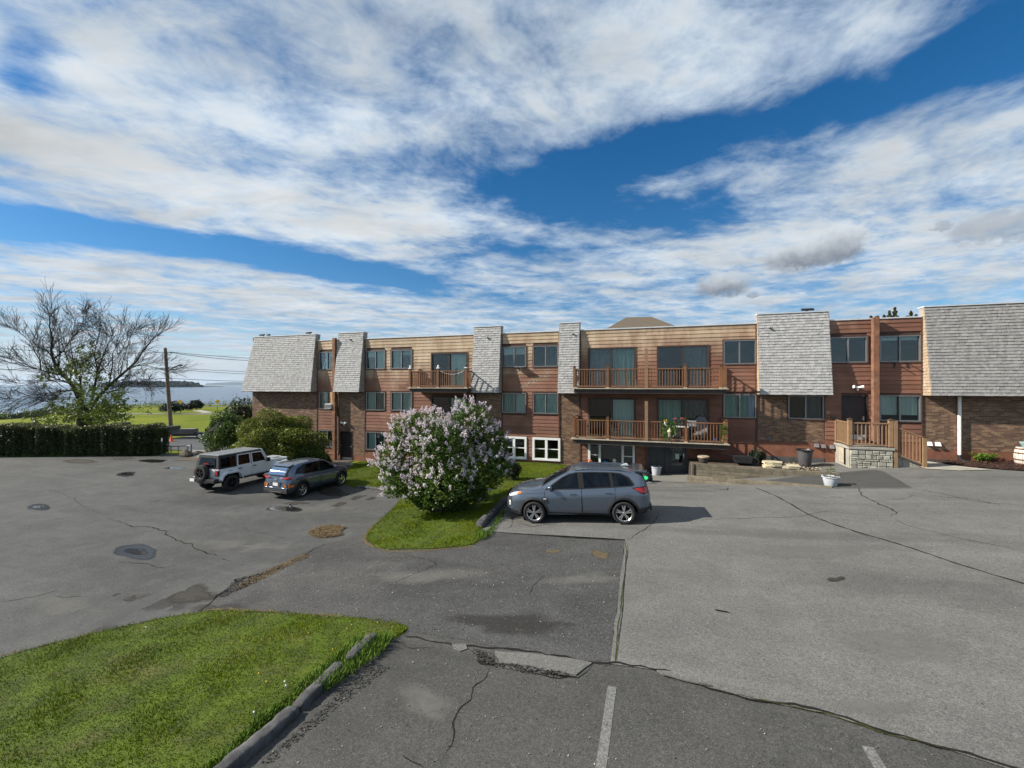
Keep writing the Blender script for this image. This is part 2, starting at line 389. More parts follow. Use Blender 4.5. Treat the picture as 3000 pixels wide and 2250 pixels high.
L_BUSH = leafm('leaf_bush', (.080, .110, .012), (.20, .22, .030), .3)
L_LILAC = leafm('leaf_lilac', (.040, .080, .012), (.100, .165, .024), .3)
L_TREE = leafm('leaf_tree', (.045, .080, .008), (.110, .145, .014), .3)
L_DARK = leafm('leaf_evergreen', (.012, .022, .010), (.030, .046, .018), .1)
L_CEDAR = leafm('leaf_cedar', (.075, .080, .024), (.16, .14, .04), .15)
L_SHORE = leafm('leaf_shore', (.06, .10, .02), (.13, .18, .04), .25)
L_FAR = leafm('leaf_far', (.016, .030, .014), (.032, .052, .020), .0, .9)
L_RED = leafm('leaf_red_shrub', (.020, .011, .012), (.040, .020, .020), .1)
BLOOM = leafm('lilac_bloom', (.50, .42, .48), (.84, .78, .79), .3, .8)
BLOOM2 = leafm('lilac_bloom_painted_shade', (.40, .34, .46), (.66, .58, .68), .3, .8)  # darker copy of the blossom, shade put into its colour
BARK = simple('bark', (.060, .048, .038), .95, .35, 7, bmp=.8, bscale=22)
TWIG = simple('twig', (.034, .027, .023), .9, .25, 7)
STEM = simple('shrub_stem', (.075, .062, .048), .95, .3, 9)
def brickm():
    m, nt, b, o = newmat('brick'); p = pos(); r = rnd_is()
    rp = nt.nodes.new('ShaderNodeValToRGB'); e = rp.color_ramp.elements
    e[0].position = 0; e[0].color = (.105, .062, .043, 1); e[1].position = 1; e[1].color = (.29, .195, .120, 1)
    for q, cc in ((.25, (.125, .072, .048)), (.55, (.185, .108, .070)), (.8, (.235, .140, .086))):
        k = e.new(q); k.color = (*cc, 1)
    nt.links.new(r.k, rp.inputs[0]); f = Ex(nz(p, 30, 4, .65).outputs[0]).ss(.35, .7)
    c = mixc(f*.35, rp.outputs[0], (.10, .065, .045)); setc(nt, b.inputs['Base Color'], c); b.inputs['Roughness'].default_value = .9
    bump(nt, b, Ex(nz(p, 90, 3, .6).outputs[0]), .4, .006); return m
BRICK = brickm()
MORTAR = simple('mortar', (.40, .33, .24), .95, .12, 8, bmp=.4, bscale=80)
def shinglem(name, tint=(1, 1, 1), orange=0.0):
    m, nt, b, o = newmat(name); p = pos(); r = rnd_is()
    mp = nt.nodes.new('ShaderNodeMapping'); mp.inputs['Scale'].default_value = (45, 45, 2.5); nt.links.new(p, mp.inputs[0])
    gr = Ex(nz(mp.outputs[0], 1.0, 4, .6).outputs[0])
    c = mixc(r, tuple(.31*t for t in tint), tuple(.44*t for t in tint)); c = mixc(gr.ss(.45, .75)*.45, c, (.25, .245, .24))
    c = mixc(Ex(nz(p, .8, 6, .7).outputs[0]).ss(.5, .75)*.18, c, (.28, .27, .26))
    if orange: c = mixc(Ex(nz(p, 9, 4, .6).outputs[0]).ss(.35, .6)*orange, c, (.38, .20, .07))
    setc(nt, b.inputs['Base Color'], c); b.inputs['Roughness'].default_value = .85; b.inputs['Specular IOR Level'].default_value = .25
    bump(nt, b, gr, .35, .006); return m
SHING = shinglem('cedar_shingle', (1.0, .995, .985)); SHING_6 = shinglem('cedar_shingle_darker', (.70, .685, .665)); SHING_O = shinglem('cedar_shingle_orange', (1.0, .88, .70), .5); SHING_D = shinglem('cedar_shingle_brownish', (.82, .77, .70))
def sidingm():
    m, nt, b, o = newmat('weathered_siding'); p = pos()
    sp = nt.nodes.new('ShaderNodeSeparateXYZ'); nt.links.new(p, sp.inputs[0]); X, Z = Ex(sp.outputs[0]), Ex(sp.outputs[2])
    mp = nt.nodes.new('ShaderNodeMapping'); mp.inputs['Scale'].default_value = (1.6, 1, .5); nt.links.new(p, mp.inputs[0])
    stk = Ex(nz(mp.outputs[0], 1.0, 6, .65).outputs[0]); bl = Ex(nz(p, .55, 5, .6, .4).outputs[0])
    # paint has bleached away on the weather side (upper storey, more to the west end)
    west = (X*-1.0).ss(-6.0, 16.0)
    bleach = (Z - X.ss(5.0, 9.0)*1.3 + west*1.7 + (bl - .5)*2.2 + (stk - .5)*1.6).ss(6.1, 8.6)
    lo = mixc(bl.ss(.35, .65), (.170, .080, .054), (.235, .120, .082))
    hi = mixc(stk.ss(.3, .7), (.36, .255, .165), (.54, .43, .30))
    c = mixc(bleach*.92, lo, hi)
    fl = gauss((Z - 5.25) - (X + 6.0)*.42, .16)*box4(X + 6.05, .95)*Ex(nz(p, 11, 5, .7).outputs[0]).ss(.46, .60)
    c = mixc(fl*.75, c, (.36, .37, .29))
    c = mixc(stk.ss(.62, .80)*.28, c, (.11, .062, .045))
    hs = nt.nodes.new('ShaderNodeHueSaturation'); nt.links.new(c, hs.inputs['Color']); nt.links.new((rnd_is()*.3 + .85).k, hs.inputs['Value'])
    setc(nt, b.inputs['Base Color'], hs.outputs[0]); b.inputs['Roughness'].default_value = .75; b.inputs['Specular IOR Level'].default_value = .3
    mp2 = nt.nodes.new('ShaderNodeMapping'); mp2.inputs['Scale'].default_value = (2.0, 1, 60); nt.links.new(p, mp2.inputs[0])
    bump(nt, b, Ex(nz(mp2.outputs[0], 1.0, 4, .6).outputs[0]), .25, .006); return m
SIDING = sidingm()
TRIM = simple('brown_trim', (.075, .040, .030), .7, .2, 5)
POSTW = simple('old_red_post', (.20, .095, .055), .8, .3, 4, bmp=.4, bscale=30, dirt=(.32, .24, .18), dirtamt=.55)
RAILW = simple('composite_rail_brown', (.185, .088, .042), .55, .12, 6, isl=.08)
RAILT = simple('composite_rail_tan', (.25, .155, .085), .55, .10, 6, isl=.06)
RAILCAP = simple('rail_cap_dark', (.09, .05, .03), .5, .1, 6)
DECK = simple('deck_edge', (.40, .34, .26), .7, .15, 4, dirt=(.15, .13, .10))
BEAM = simple('deck_beam_dark', (.052, .042, .038), .7, .2, 4)
ALU = simple('window_aluminium', (.25, .255, .26), .4, .08, 8, metal=.6)
BRONZE = simple('window_bronze', (.055, .048, .042), .45, .1, 8, metal=.3)
WHITEF = simple('white_vinyl', (.78, .78, .77), .4, .04, 8)
WHITEP = simple('white_paint', (.80, .80, .78), .45, .05, 8)
FLASH = simple('roof_flashing', (.62, .64, .66), .45, .1, 2, metal=.2)
ROOFING = simple('roof_membrane', (.10, .10, .10), .9, .2, 2)
DARKI = simple('interior_dark', (.018, .017, .016), .9, .2, 2)
FOUND = simple('painted_foundation', (.20, .082, .050), .8, .22, 2.5, bmp=.3, bscale=25, dirt=(.10, .05, .035), dirtamt=.6)
BLOCK = simple('grey_block', (.075, .075, .075), .9, .3, 3, bmp=.5, bscale=20)
DOORB = simple('door_dark_brown', (.034, .026, .025), .5, .12, 3)
DOORG = simple('door_slate', (.060, .068, .076), .5, .12, 3)
KICK = simple('kick_plate', (.52, .54, .56), .35, .1, 3, metal=.5)
PLY = simple('plywood', (.52, .33, .12), .7, .12, 6)
def curtainm(name, a, bcol):
    m, nt, b, o = newmat(name); p = pos()
    mp = nt.nodes.new('ShaderNodeMapping'); mp.inputs['Scale'].default_value = (14, 1, .3); nt.links.new(p, mp.inputs[0])
    c = mixc(Ex(nz(mp.outputs[0], 1.0, 3, .6).outputs[0]).ss(.3, .7), a, bcol); setc(nt, b.inputs['Base Color'], c); b.inputs['Roughness'].default_value = .9; return m
CUR_P = curtainm('curtain_pale', (.62, .74, .71), (.82, .90, .87)); CUR_G = curtainm('curtain_green', (.16, .34, .30), (.40, .60, .54)); CUR_D = curtainm('curtain_dark', (.05, .06, .065), (.12, .14, .15)); CUR_L = curtainm('curtain_lavender', (.42, .42, .62), (.62, .62, .80))
def glassm(name, tint=(.86, .93, .92), refl=.025, gc=(.80, .86, .92)):
    m = bpy.data.materials.new(name); m.use_nodes = True; nt = m.node_tree; nt.nodes.clear(); Ex.nt = nt
    out = nt.nodes.new('ShaderNodeOutputMaterial'); g = nt.nodes.new('ShaderNodeBsdfGlossy'); g.inputs['Roughness'].default_value = .015; g.inputs['Color'].default_value = (*gc, 1)
    t = nt.nodes.new('ShaderNodeBsdfTransparent'); t.inputs[0].default_value = (*tint, 1); lw = nt.nodes.new('ShaderNodeFresnel'); lw.inputs[0].default_value = 1.5
    f = (Ex(lw.outputs[0])*.9 + refl).clamp(); mx = nt.nodes.new('ShaderNodeMixShader'); nt.links.new(f.k, mx.inputs[0]); nt.links.new(t.outputs[0], mx.inputs[1]); nt.links.new(g.outputs[0], mx.inputs[2]); nt.links.new(mx.outputs[0], out.inputs[0])
    n = nt.nodes.new('ShaderNodeBump'); n.inputs['Strength'].default_value = .04; n.inputs['Distance'].default_value = .02; nt.links.new(nz(pos(), 1.7, 2).outputs[0], n.inputs['Height']); nt.links.new(n.outputs[0], g.inputs['Normal'])
    return m
GLASS = glassm('window_glass'); SCREEN = glassm('window_screen', (.30, .31, .32), .05); CARGLASS = glassm('car_glass', (.10, .12, .12), .02, (.50, .58, .68)); CARGLASS_C = glassm('car_glass_clear', (.40, .47, .45), .02, (.55, .62, .70))
def carpaint(name, col, metal=.6, rough=.26):
    m, nt, b, o = newmat(name); setc(nt, b.inputs['Base Color'], mixc(Ex(nz(pos(), 400, 2).outputs[0]), tuple(k*.9 for k in col), tuple(k*1.1 for k in col)))
    b.inputs['Metallic'].default_value = metal; b.inputs['Roughness'].default_value = rough; b.inputs['Coat Weight'].default_value = 1.0; b.inputs['Coat Roughness'].default_value = .03; return m
P_SUV = carpaint('paint_titanium', (.110, .138, .180)); P_KONA = carpaint('paint_blue_grey', (.085, .115, .165)); P_WHITE = carpaint('paint_white', (.62, .65, .68), .0, .35)
PLASTIC = simple('black_plastic', (.022, .022, .023), .6, .15, 9); RUBBER = simple('tyre_rubber', (.020, .020, .020), .85, .2, 14); RIMM = simple('alloy', (.55, .56, .58), .25, .05, 9, metal=.9); RIMD = simple('black_alloy', (.03, .03, .032), .35, .1, 9, metal=.5); CHROME = simple('chrome', (.75, .76, .78), .12, .03, 9, metal=1.0)
LAMP_R = simple('lamp_red', (.36, .012, .012), .15, .1, 9, coat=.8); LAMP_W = simple('lamp_clear', (.62, .64, .66), .1, .1, 9, coat=.8); LAMP_O = simple('lamp_amber', (.60, .17, .03), .15, .1, 9, coat=.8)
BLACK = simple('black_gap', (.006, .006, .006), .8, .1, 9); SEAT = simple('car_interior', (.03, .03, .032), .8, .2, 5)
GREENP = simple('green_post_paint', (.018, .060, .045), .5, .2, 9); STEELP = simple('galvanised_pipe', (.26, .28, .29), .5, .15, 6, metal=.6); POLE = simple('utility_pole_wood', (.15, .115, .085), .95, .3, 5, bmp=.5, bscale=18)
ROCK = simple('boulder', (.095, .078, .06), .95, .3, 3, bmp=.8, bscale=8); STONE = simple('veneer_stone', (.33, .32, .265), .9, .2, 5, bmp=.8, bscale=14, isl=.22); TIMBER = simple('landscape_timber', (.125, .108, .078), .9, .25, 4, bmp=.4, bscale=30, isl=.18)
ORANGE = simple('cone_orange', (.85, .10, .02), .5, .08, 9); YELLOW = simple('sign_yellow', (.75, .48, .03), .5, .08, 9); SIGNW = simple('sign_white', (.74, .74, .72), .4, .05, 9); INK = simple('ink_black', (.012, .012, .014), .6, .1, 9); BLACKM = simple('trailer_black', (.018, .018, .020), .45, .2, 7)
MULCHM = simple('mulch', (.050, .022, .014), .95, .5, 9, isl=.5); GRAVELM = simple('gravel', (.26, .215, .155), .9, .3, 9, isl=.5); SLABST = simple('stone_slab', (.52, .46, .31), .85, .15, 5, bmp=.4, bscale=18, isl=.15); BINM = simple('bin_grey', (.075, .072, .075), .6, .15, 5); POTW = simple('pot_white', (.40, .43, .47), .7, .15, 9, bmp=.3, bscale=20, dirt=(.35, .33, .30)); POTD = simple('pot_dark', (.05, .04, .035), .7, .2, 6); POTRIM = simple('pot_rim', (.33, .26, .19), .7, .15, 6)
BARRELW = simple('barrel_whitewash', (.50, .475, .42), .9, .25, 6, bmp=.5, bscale=25, dirt=(.22, .17, .13), dirtamt=.7); RUST = simple('rusty_band', (.115, .042, .024), .85, .3, 9); AQUA = simple('aqua_pot', (.24, .36, .33), .5, .15, 6)
ROOFB = simple('brown_asphalt_shingle', (.115, .092, .068), .95, .2, 9, bmp=.5, bscale=20); WALLB = simple('neighbour_wall', (.30, .28, .25), .9, .1, 3)
F_YEL = simple('flower_yellow', (.75, .45, .03), .7, .2, 20); F_PNK = simple('flower_pink', (.62, .04, .16), .7, .2, 20); F_RED = simple('flower_red', (.55, .045, .05), .6, .2, 20); F_BLU = simple('flower_blue', (.03, .25, .62), .6, .2, 20); F_GRN = simple('bag_green', (.02, .55, .16), .45, .15, 12); BAGB = simple('black_bag', (.012, .012, .013), .35, .2, 9); PAPER = simple('paper_notice', (.55, .72, .68), .8, .05, 9); TANP = simple('tan_plate', (.45, .38, .22), .6, .1, 9); GREYC = simple('grey_cloth', (.16, .16, .17), .9, .15, 9)
def waterm():
    m, nt, b, o = newmat('lake_water'); setc(nt, b.inputs['Base Color'], (.022, .045, .080)); b.inputs['Roughness'].default_value = .18; b.inputs['Specular IOR Level'].default_value = .4
    mp = nt.nodes.new('ShaderNodeMapping'); mp.inputs['Scale'].default_value = (1, 1, 1); nt.links.new(pos(), mp.inputs[0])
    bump(nt, b, Ex(nz(mp.outputs[0], .35, 5, .65).outputs[0])*.6 + Ex(nz(mp.outputs[0], .05, 4, .6).outputs[0])*.8, .9, .6); return m
WATER = waterm()
def softm(name, col, rough=.9, spec=.3, lo=.28, hi=.62, n1=.7, n2=.5, amax=1.0):
    m, nt, b, o = newmat(name); p = pos(); at_ = nt.nodes.new('ShaderNodeAttribute'); at_.attribute_name = 'fade'; f = Ex(at_.outputs['Fac'])
    k = (f + (Ex(nz(p, 2.2, 5, .65, .5).outputs[0]) - .5)*n1 + (Ex(nz(p, 13, 4, .65).outputs[0]) - .5)*n2).ss(lo, hi)
    setc(nt, b.inputs['Base Color'], mixc(Ex(nz(p, 9, 4, .6).outputs[0]), tuple(q*.7 for q in col), tuple(q*1.3 for q in col))); b.inputs['Roughness'].default_value = rough; b.inputs['Specular IOR Level'].default_value = spec
    setc(nt, b.inputs['Alpha'], k*amax); return m
OIL = softm('oil_stain', (.028, .026, .023), .7, .4, .2, 1.0, 1.1, .5, .55); PALE = softm('pale_wear', (.16, .158, .145), .95, .2, .2, 1.1, 1.2, .6, .5)
CRACK = softm('crack_dark', (.016, .015, .014), 1.0, .1, .10, .40, .5, .9); MOSS = softm('moss', (.040, .050, .012), 1.0, .1, .35, .6, 1.6, .9); STAIN = softm('damp_stain', (.030, .027, .022), .85, .3, .25, .85, .9, .5); WET = softm('wet_asphalt', (.017, .017, .0165), .30, .5, .22, .60, .5, .3); DRYEDGE = softm('dry_edge_litter', (.095, .075, .047), 1.0, .1, .25, .65, .9, 1.1); BLACKC = softm('crack_black', (.006, .006, .006), 1.0, .1, .1, .4, .5, .8); PUD = softm('puddle_water', (.018, .018, .017), .03, .6, .30, .36, .25, .1)
FARHILL = simple('far_hill_forest', (.045, .060, .045), 1.0, .2, .001)
# ---------------------------------------------------------------- ground
def build_ground():
    zs = np.concatenate([np.arange(-8, 44, .6), 44 + np.geomspace(.8, 130, 46)]); xs = np.concatenate([-46 - np.geomspace(.8, 215, 34)[::-1], np.arange(-46, 32, .6), 32 + np.geomspace(.8, 170, 24)])
    X, Z = np.meshgrid(xs, zs); x = CAM[0] + cyw*X - syw*Z; y = CAM[1] + syw*X + cyw*Z
    V = np.stack([x, y, H(x, y) - .012], -1).reshape(-1, 3); nx, nzz = len(xs), len(zs)
    i = np.arange(nzz-1)[:, None]*nx + np.arange(nx-1)[None, :]; F4 = np.stack([i, i+1, i+nx+1, i+nx], -1).reshape(-1, 4)
    obj('ground', big_mesh('ground', V, F4, PARK, 4, True), kind='structure')
build_ground()
def inpoly(P, poly):
    x, y = P[:, 0], P[:, 1]; r = np.zeros(len(P), bool); n = len(poly)
    for i in range(n):
        x0, y0 = poly[i]; x1, y1 = poly[(i+1) % n]
        c = ((y0 > y) != (y1 > y)) & (x < (x1-x0)*(y-y0)/((y1-y0) if y1 != y0 else 1e-9) + x0); r ^= c
    return r
def smooth_poly(pts, it=1):
    for _ in range(it):
        q = []
        for i in range(len(pts)):
            a, b = pts[i], pts[(i+1) % len(pts)]; q += [(a[0]*.75+b[0]*.25, a[1]*.75+b[1]*.25), (a[0]*.25+b[0]*.75, a[1]*.25+b[1]*.75)]
        pts = q
    return pts
def jag_poly(pts, amp, step=.25, seed=1):
    r = random.Random(seed); q = []
    for i in range(len(pts)):
        a, b = Vector(pts[i]).to_2d(), Vector(pts[(i+1) % len(pts)]).to_2d(); n = max(1, int((b-a).length/step))
        for k in range(n):
            p = a + (b-a)*(k/n); q.append((p.x + r.uniform(-amp, amp), p.y + r.uniform(-amp, amp)))
    return q
def sheet(name, poly, off, mat, step=.8, skirt=0.0, parent=None, kind='structure', zf=None):
    bm = bmesh.new(); vs = [bm.verts.new((p[0], p[1], 0)) for p in poly]
    for t in tessellate_polygon([[Vector((p[0], p[1], 0)) for p in poly]]):
        try: bm.faces.new([vs[i] for i in t])
        except ValueError: pass
    x0, x1 = min(p[0] for p in poly), max(p[0] for p in poly); y0, y1 = min(p[1] for p in poly), max(p[1] for p in poly)
    for ax, lo, hi in ((0, x0, x1), (1, y0, y1)):
        n = int((hi-lo)/step); no = (1, 0, 0) if ax == 0 else (0, 1, 0)
        for k in range(1, n+1):
            c = lo + (hi-lo)*k/(n+1); co = (c, 0, 0) if ax == 0 else (0, c, 0)
            bmesh.ops.bisect_plane(bm, geom=bm.verts[:]+bm.edges[:]+bm.faces[:], plane_co=co, plane_no=no)
    f = zf or (lambda x, y: Hs(x, y))
    for v in bm.verts: v.co.z = f(v.co.x, v.co.y) + off
    bmesh.ops.recalc_face_normals(bm, faces=bm.faces)
    if sum(fc.normal.z for fc in bm.faces) < 0: bmesh.ops.reverse_faces(bm, faces=bm.faces)
    if skirt:
        ed = [e for e in bm.edges if e.is_boundary]; g = bmesh.ops.extrude_edge_only(bm, edges=ed)
        for v in g['geom']:
            if isinstance(v, bmesh.types.BMVert): v.co.z -= skirt
    me = bpy.data.meshes.new(name); bm.to_mesh(me); bm.free(); me.materials.append(mat); me.polygons.foreach_set('use_smooth', [not skirt]*len(me.polygons))
    return obj(name, me, parent, kind=kind)
A = at2
LOWER = [A(-420, 1360), A(0, 1338), A(150, 1337), A(289, 1334), A(400, 1327), A(459, 1322.6), A(500, 1330), A(548, 1337), (-29.5, -2.2), (-27.5, -1.8), (-18.4, -1.5), (-15, -1), (-10, -1.5), (-6, -5), (-3.6, -11), (-3.6, -27), (-46, -27)]
sheet('lower_parking_lot', LOWER, .012, A_LOW, 1.0)
LAWN_A = [A(1015, 1427), A(1105, 1432), A(1174, 1445), A(1181, 1456), A(1152, 1495), A(1109, 1531), A(1072, 1571), A(1083, 1589), A(1120, 1613), A(1206, 1611), A(1293, 1609), A(1380, 1602), A(1416, 1577), (-4.85, -11.6), (-4.9, -8), (-4.5, -5), (-3.4, -3.0), (-1.2, -1.8), (-.75, -.02), (-17.6, -.02), (-17.4, -1.6), A(1003, 1395)]
LAWN_B = [A(-320, 2060), A(0, 1932), A(200, 1878), A(420, 1828), A(560, 1802), A(650, 1796), A(800, 1801), A(1000, 1814), A(1150, 1831), A(1193, 1843), A(1170, 1866), A(1105, 1890), (-4.5, -17.9), (-4.5, -20.5), (-4.5, -24), (-14, -24)]
LAWN_A = smooth_poly(LAWN_A, 1); LAWN_B = smooth_poly(LAWN_B, 1)
RAMP = [(-.5, -11.85), (-.5, -17.05), A(1195, 1850), A(1000, 1830), A(655, 1812), A(596, 1793), A(650, 1738), A(720, 1690), A(830, 1640), A(935, 1602), A(1010, 1580), A(1075, 1565), A(1120, 1600), A(1300, 1595), A(1420, 1560), (-4.65, -11.85)]
sheet('dark_asphalt_ramp', jag_poly(RAMP, .018, .22, 3), .022, A_RAMP, .8)
UPPER = [(-.5, -17.0), (-.5, -11.8), (-4.62, -11.78), (-4.7, -8), (-4.3, -5), (-3.2, -3.0), (-1, -1.7), (-.7, -.05), (2.4, -.05), (8, -.05), (30, -.05), (30, -26), (30, -17)]
UPPER = [(-.5, -17.0), (-.5, -11.8), (-4.62, -11.78), (-4.7, -8), (-4.3, -5), (-3.2, -3.0), (-1, -1.7), (-.7, -.05), (2.4, -.05), (8, -.05), (30, -.05), (30, -19.2), A(3000, 2275), A(2900, 2240), A(2760, 2195), A(2560, 2142), A(2400, 2090), A(2200, 2052), A(2080, 2020), A(1960, 1972), A(1880, 1962)]
sheet('upper_parking_lot', jag_poly(UPPER, .012, .35, 5), .030, A_UP, .9)
FRONT = [(-4.35, -16.4), (30, -16.0), (30, -27), (-4.35, -27)]
sheet('front_parking_lot', jag_poly(FRONT, .015, .3, 6), .017, A_FRONT, .9)
sheet('asphalt_repair_patch', jag_poly([A(2245, 1410), A(2335, 1398), A(2490, 1384), A(2560, 1378), A(2585, 1382), A(2672, 1431), A(2450, 1432), A(2400, 1425)], .02, .3, 8), .036, A_PATCH, .8)
sheet('raised_asphalt_lip', smooth_poly([A(1975, 1421), A(2060, 1417), A(2105, 1419), A(2133, 1432), A(2128, 1440), A(2050, 1434), A(1990, 1428)], 1), .060, A_UP, .4, .05)
sheet('concrete_apron', [(-1.1, -.05), (2.1, -.05), (2.1, -2.3), (-.2, -2.2), (-1.3, -1.5)], .048, CONC_GREY, .6)
sheet('bare_soil_under_bushes', [(-30.5, -.1), (-18.3, -.1), (-18.3, -1.9), (-27, -3.2), (-30, -3.6), A(640, 1326), A(600, 1322)], .03, SOIL, .8)
for n, P, sd in (('lawn', LAWN_A, 4), ('lawn', LAWN_B, 5)): sheet(n, jag_poly(P, .03, .2, sd), .045, GRASS_B, .5, .05)
LINE = None
def fade(me, v):
    a = me.attributes.new('fade', 'FLOAT', 'POINT'); a.data.foreach_set('value', v)
def inside(x, y, poly):
    r = False; n = len(poly)
    for i in range(n):
        (x0, y0), (x1, y1) = poly[i], poly[(i+1) % n]
        if (y0 > y) != (y1 > y) and x < (x1-x0)*(y-y0)/(y1-y0) + x0: r = not r
    return r
def so(x, y):
    """how far the paving lies above the bare ground here"""
    return .030 if inside(x, y, UPPER) else (.022 if inside(x, y, RAMP) else (.017 if inside(x, y, FRONT) else .012))
def ribbon(name, pts, w, off, mat, jit=.3, seed=0, taper=True, sub=.06, kind='structure'):
    """pts: ground points; a jagged strip lying on the ground"""
    r = random.Random(seed); q = []; tab = [[r.uniform(-1, 1) for _ in range(997)] for _ in range(4)]
    def vn(k, t): i = int(t); f = t-i; return tab[k][i % 997]*(1-f) + tab[k][(i+1) % 997]*f
    for i in range(len(pts)-1):
        a, b = Vector(pts[i]).to_2d(), Vector(pts[i+1]).to_2d(); n = max(1, int((b-a).length/sub))
        for k in range(n): q.append(a + (b-a)*(k/n))
    q.append(Vector(pts[-1]).to_2d()); m = len(q); vs, fs = [], []; sl_ = 0.0
    for i, p in enumerate(q):
        if i: sl_ += (p-q[i-1]).length
        t = (q[min(i+1, m-1)] - q[max(i-1, 0)]); t = t.normalized() if t.length > 0 else Vector((1, 0)); nn = Vector((-t.y, t.x))
        dr = jit*(vn(0, sl_*1.3)*.09 + vn(1, sl_*4)*.055 + vn(2, sl_*11)*.03); k = (min(1, 4*min(i, m-1-i)/m + .15) if taper else 1)*w/2*(1 + (.45*vn(3, sl_*7) if mat is not LINE else 0))
        e = max(so(p.x + nn.x*d, p.y + nn.y*d) for d in (-.14, 0, .14)) + off
        for s in (-1, 0, 1):
            z = p + nn*(dr + s*k); vs.append((z.x, z.y, Hs(z.x, z.y) + e))
    fs = [(3*i+j, 3*i+j+1, 3*i+j+4, 3*i+j+3) for i in range(m-1) for j in (0, 1)]
    me = mesh(name, vs, fs, mat); fade(me, [(.0, 1.0, .0)[i % 3]*(min(1, 3*min(i//3, m-1-i//3)/m + .4) if taper else 1) for i in range(len(vs))])
    return obj(name, me, kind=kind)
def crack(px, w, mat=None, seed=0, jit=.5, off=.004, name='pavement_crack', **k): return ribbon(name, [A(*p) for p in px], w, off, mat or CRACK, jit, seed, **k)
ribbon('dry_lawn_edge', [A(1015, 1430), A(1105, 1436), A(1174, 1449), A(1186, 1458), A(1152, 1499), A(1105, 1533), A(1068, 1571), A(1080, 1592), A(1120, 1617), A(1206, 1615), A(1293, 1613), A(1380, 1606)], .20, .004, DRYEDGE, .9, 1, False)
ribbon('dry_lawn_edge', [A(0, 1928), A(200, 1874), A(420, 1824), A(560, 1798), A(650, 1791), A(800, 1797), A(1000, 1811)], .12, .004, DRYEDGE, .9, 2, False)
C = crack
C([(1835, 1592), (1828, 1700), (1815, 1820), (1800, 1948)], .035, MOSS, 1, .3, taper=False); C([(1838, 1590), (1831, 1700), (1818, 1820), (1803, 1950)], .02, CRACK, 2, .15, .006)
C([(1452, 1561), (1600, 1572), (1700, 1580), (1836, 1587)], .045, CRACK, 3, .2)
C([(1836, 1586), (1852, 1572), (1880, 1555), (1912, 1535), (1925, 1505), (1935, 1495)], .03, CRACK, 4, .6)
C([(1190, 1866), (1270, 1885), (1330, 1893), (1450, 1905), (1560, 1917), (1700, 1942), (1800, 1951), (1960, 1970), (2080, 2020), (2200, 2052), (2400, 2090), (2560, 2142), (2760, 2195), (2900, 2240), (3000, 2275)], .045, CRACK, 5, .5, taper=False)
C([(2100, 2030), (2250, 2062), (2420, 2098), (2600, 2155), (2850, 2222)], .035, MOSS, 6, .5, .006)
C([(1395, 1936), (1440, 1950), (1448, 1953)], .10, CRACK, 60, .5); C([(1445, 1955), (1425, 1990), (1395, 2020), (1385, 2050), (1355, 2080), (1330, 2120), (1322, 2160), (1300, 2200), (1285, 2240)], .022, CRACK, 7, .7)
C([(1370, 1900), (1400, 1930), (1450, 1955), (1530, 1960), (1590, 1975), (1640, 1983), (1690, 1985), (1745, 1950)], .035, CRACK, 8, .7)
C([(1390, 1905), (1440, 1945), (1470, 1950)], .22, STAIN, 9, .5, .006); C([(1600, 1975), (1650, 1985), (1690, 1986)], .09, BLACKC, 10, .4, .006)
sheet('broken_asphalt_chip', jag_poly([A(1450, 1912), A(1520, 1916), A(1640, 1930), A(1738, 1948), A(1685, 1980), A(1600, 1968), A(1520, 1952), A(1450, 1945)], .02, .15, 12), .034, A_UP, .5, .02)
sheet('broken_asphalt_chip', jag_poly([A(1325, 1892), A(1362, 1892), A(1372, 1904), A(1350, 1912), A(1330, 1905)], .015, .12, 13), .032, A_UP, .5, .02)
sheet('broken_asphalt_chip', jag_poly([A(1925, 1975), A(1990, 1980), A(2050, 2002), A(2085, 2020), A(2000, 2002), A(1940, 1985)], .01, .12, 14), .060, A_UP, .5, .02)
C([(2215, 1432), (2270, 1455), (2320, 1482), (2365, 1510), (2430, 1535), (2520, 1565), (2640, 1600), (2760, 1640), (2900, 1685), (3000, 1714)], .06, CRACK, 11, .25, taper=False); C([(2330, 1490), (2380, 1515), (2450, 1543), (2560, 1578)], .05, MOSS, 12, .6, .006)
C([(2515, 1430), (2525, 1455), (2570, 1480), (2615, 1495), (2630, 1505), (2610, 1517)], .05, CRACK, 13, .6); C([(2612, 1518), (2650, 1540), (2720, 1560), (2850, 1590), (3000, 1620)], .018, CRACK, 14, .6)
C([(1950, 1522), (2080, 1525), (2200, 1520), (2290, 1520), (2360, 1512), (2420, 1502), (2480, 1508), (2600, 1515)], .016, CRACK, 15, .6)
C([(2545, 1470), (2640, 1465), (2690, 1450)], .014, CRACK, 16, .6); C([(2578, 1383), (2630, 1410), (2670, 1432)], .07, CRACK, 17, .3); C([(2672, 1432), (2760, 1450), (2880, 1475), (3000, 1482)], .03, CRACK, 18, .7); C([(2720, 1455), (2850, 1465), (2960, 1490)], .03, CRACK, 19, .9)
C([(2670, 1433), (2500, 1433), (2400, 1434)], .03, CRACK, 20, .3); C([(2430, 1458), (2470, 1460)], .05, CRACK, 21, .5); C([(2690, 1405), (2720, 1402)], .06, STAIN, 22, .6); C([(2600, 1388), (2635, 1392)], .06, STAIN, 23, .6)
C([(2090, 1791), (2115, 1797), (2142, 1803)], .05, BLACKC, 24, .4); C([(1200, 1628), (1275, 1655), (1180, 1700), (1110, 1735)], .02, CRACK, 25, .5)
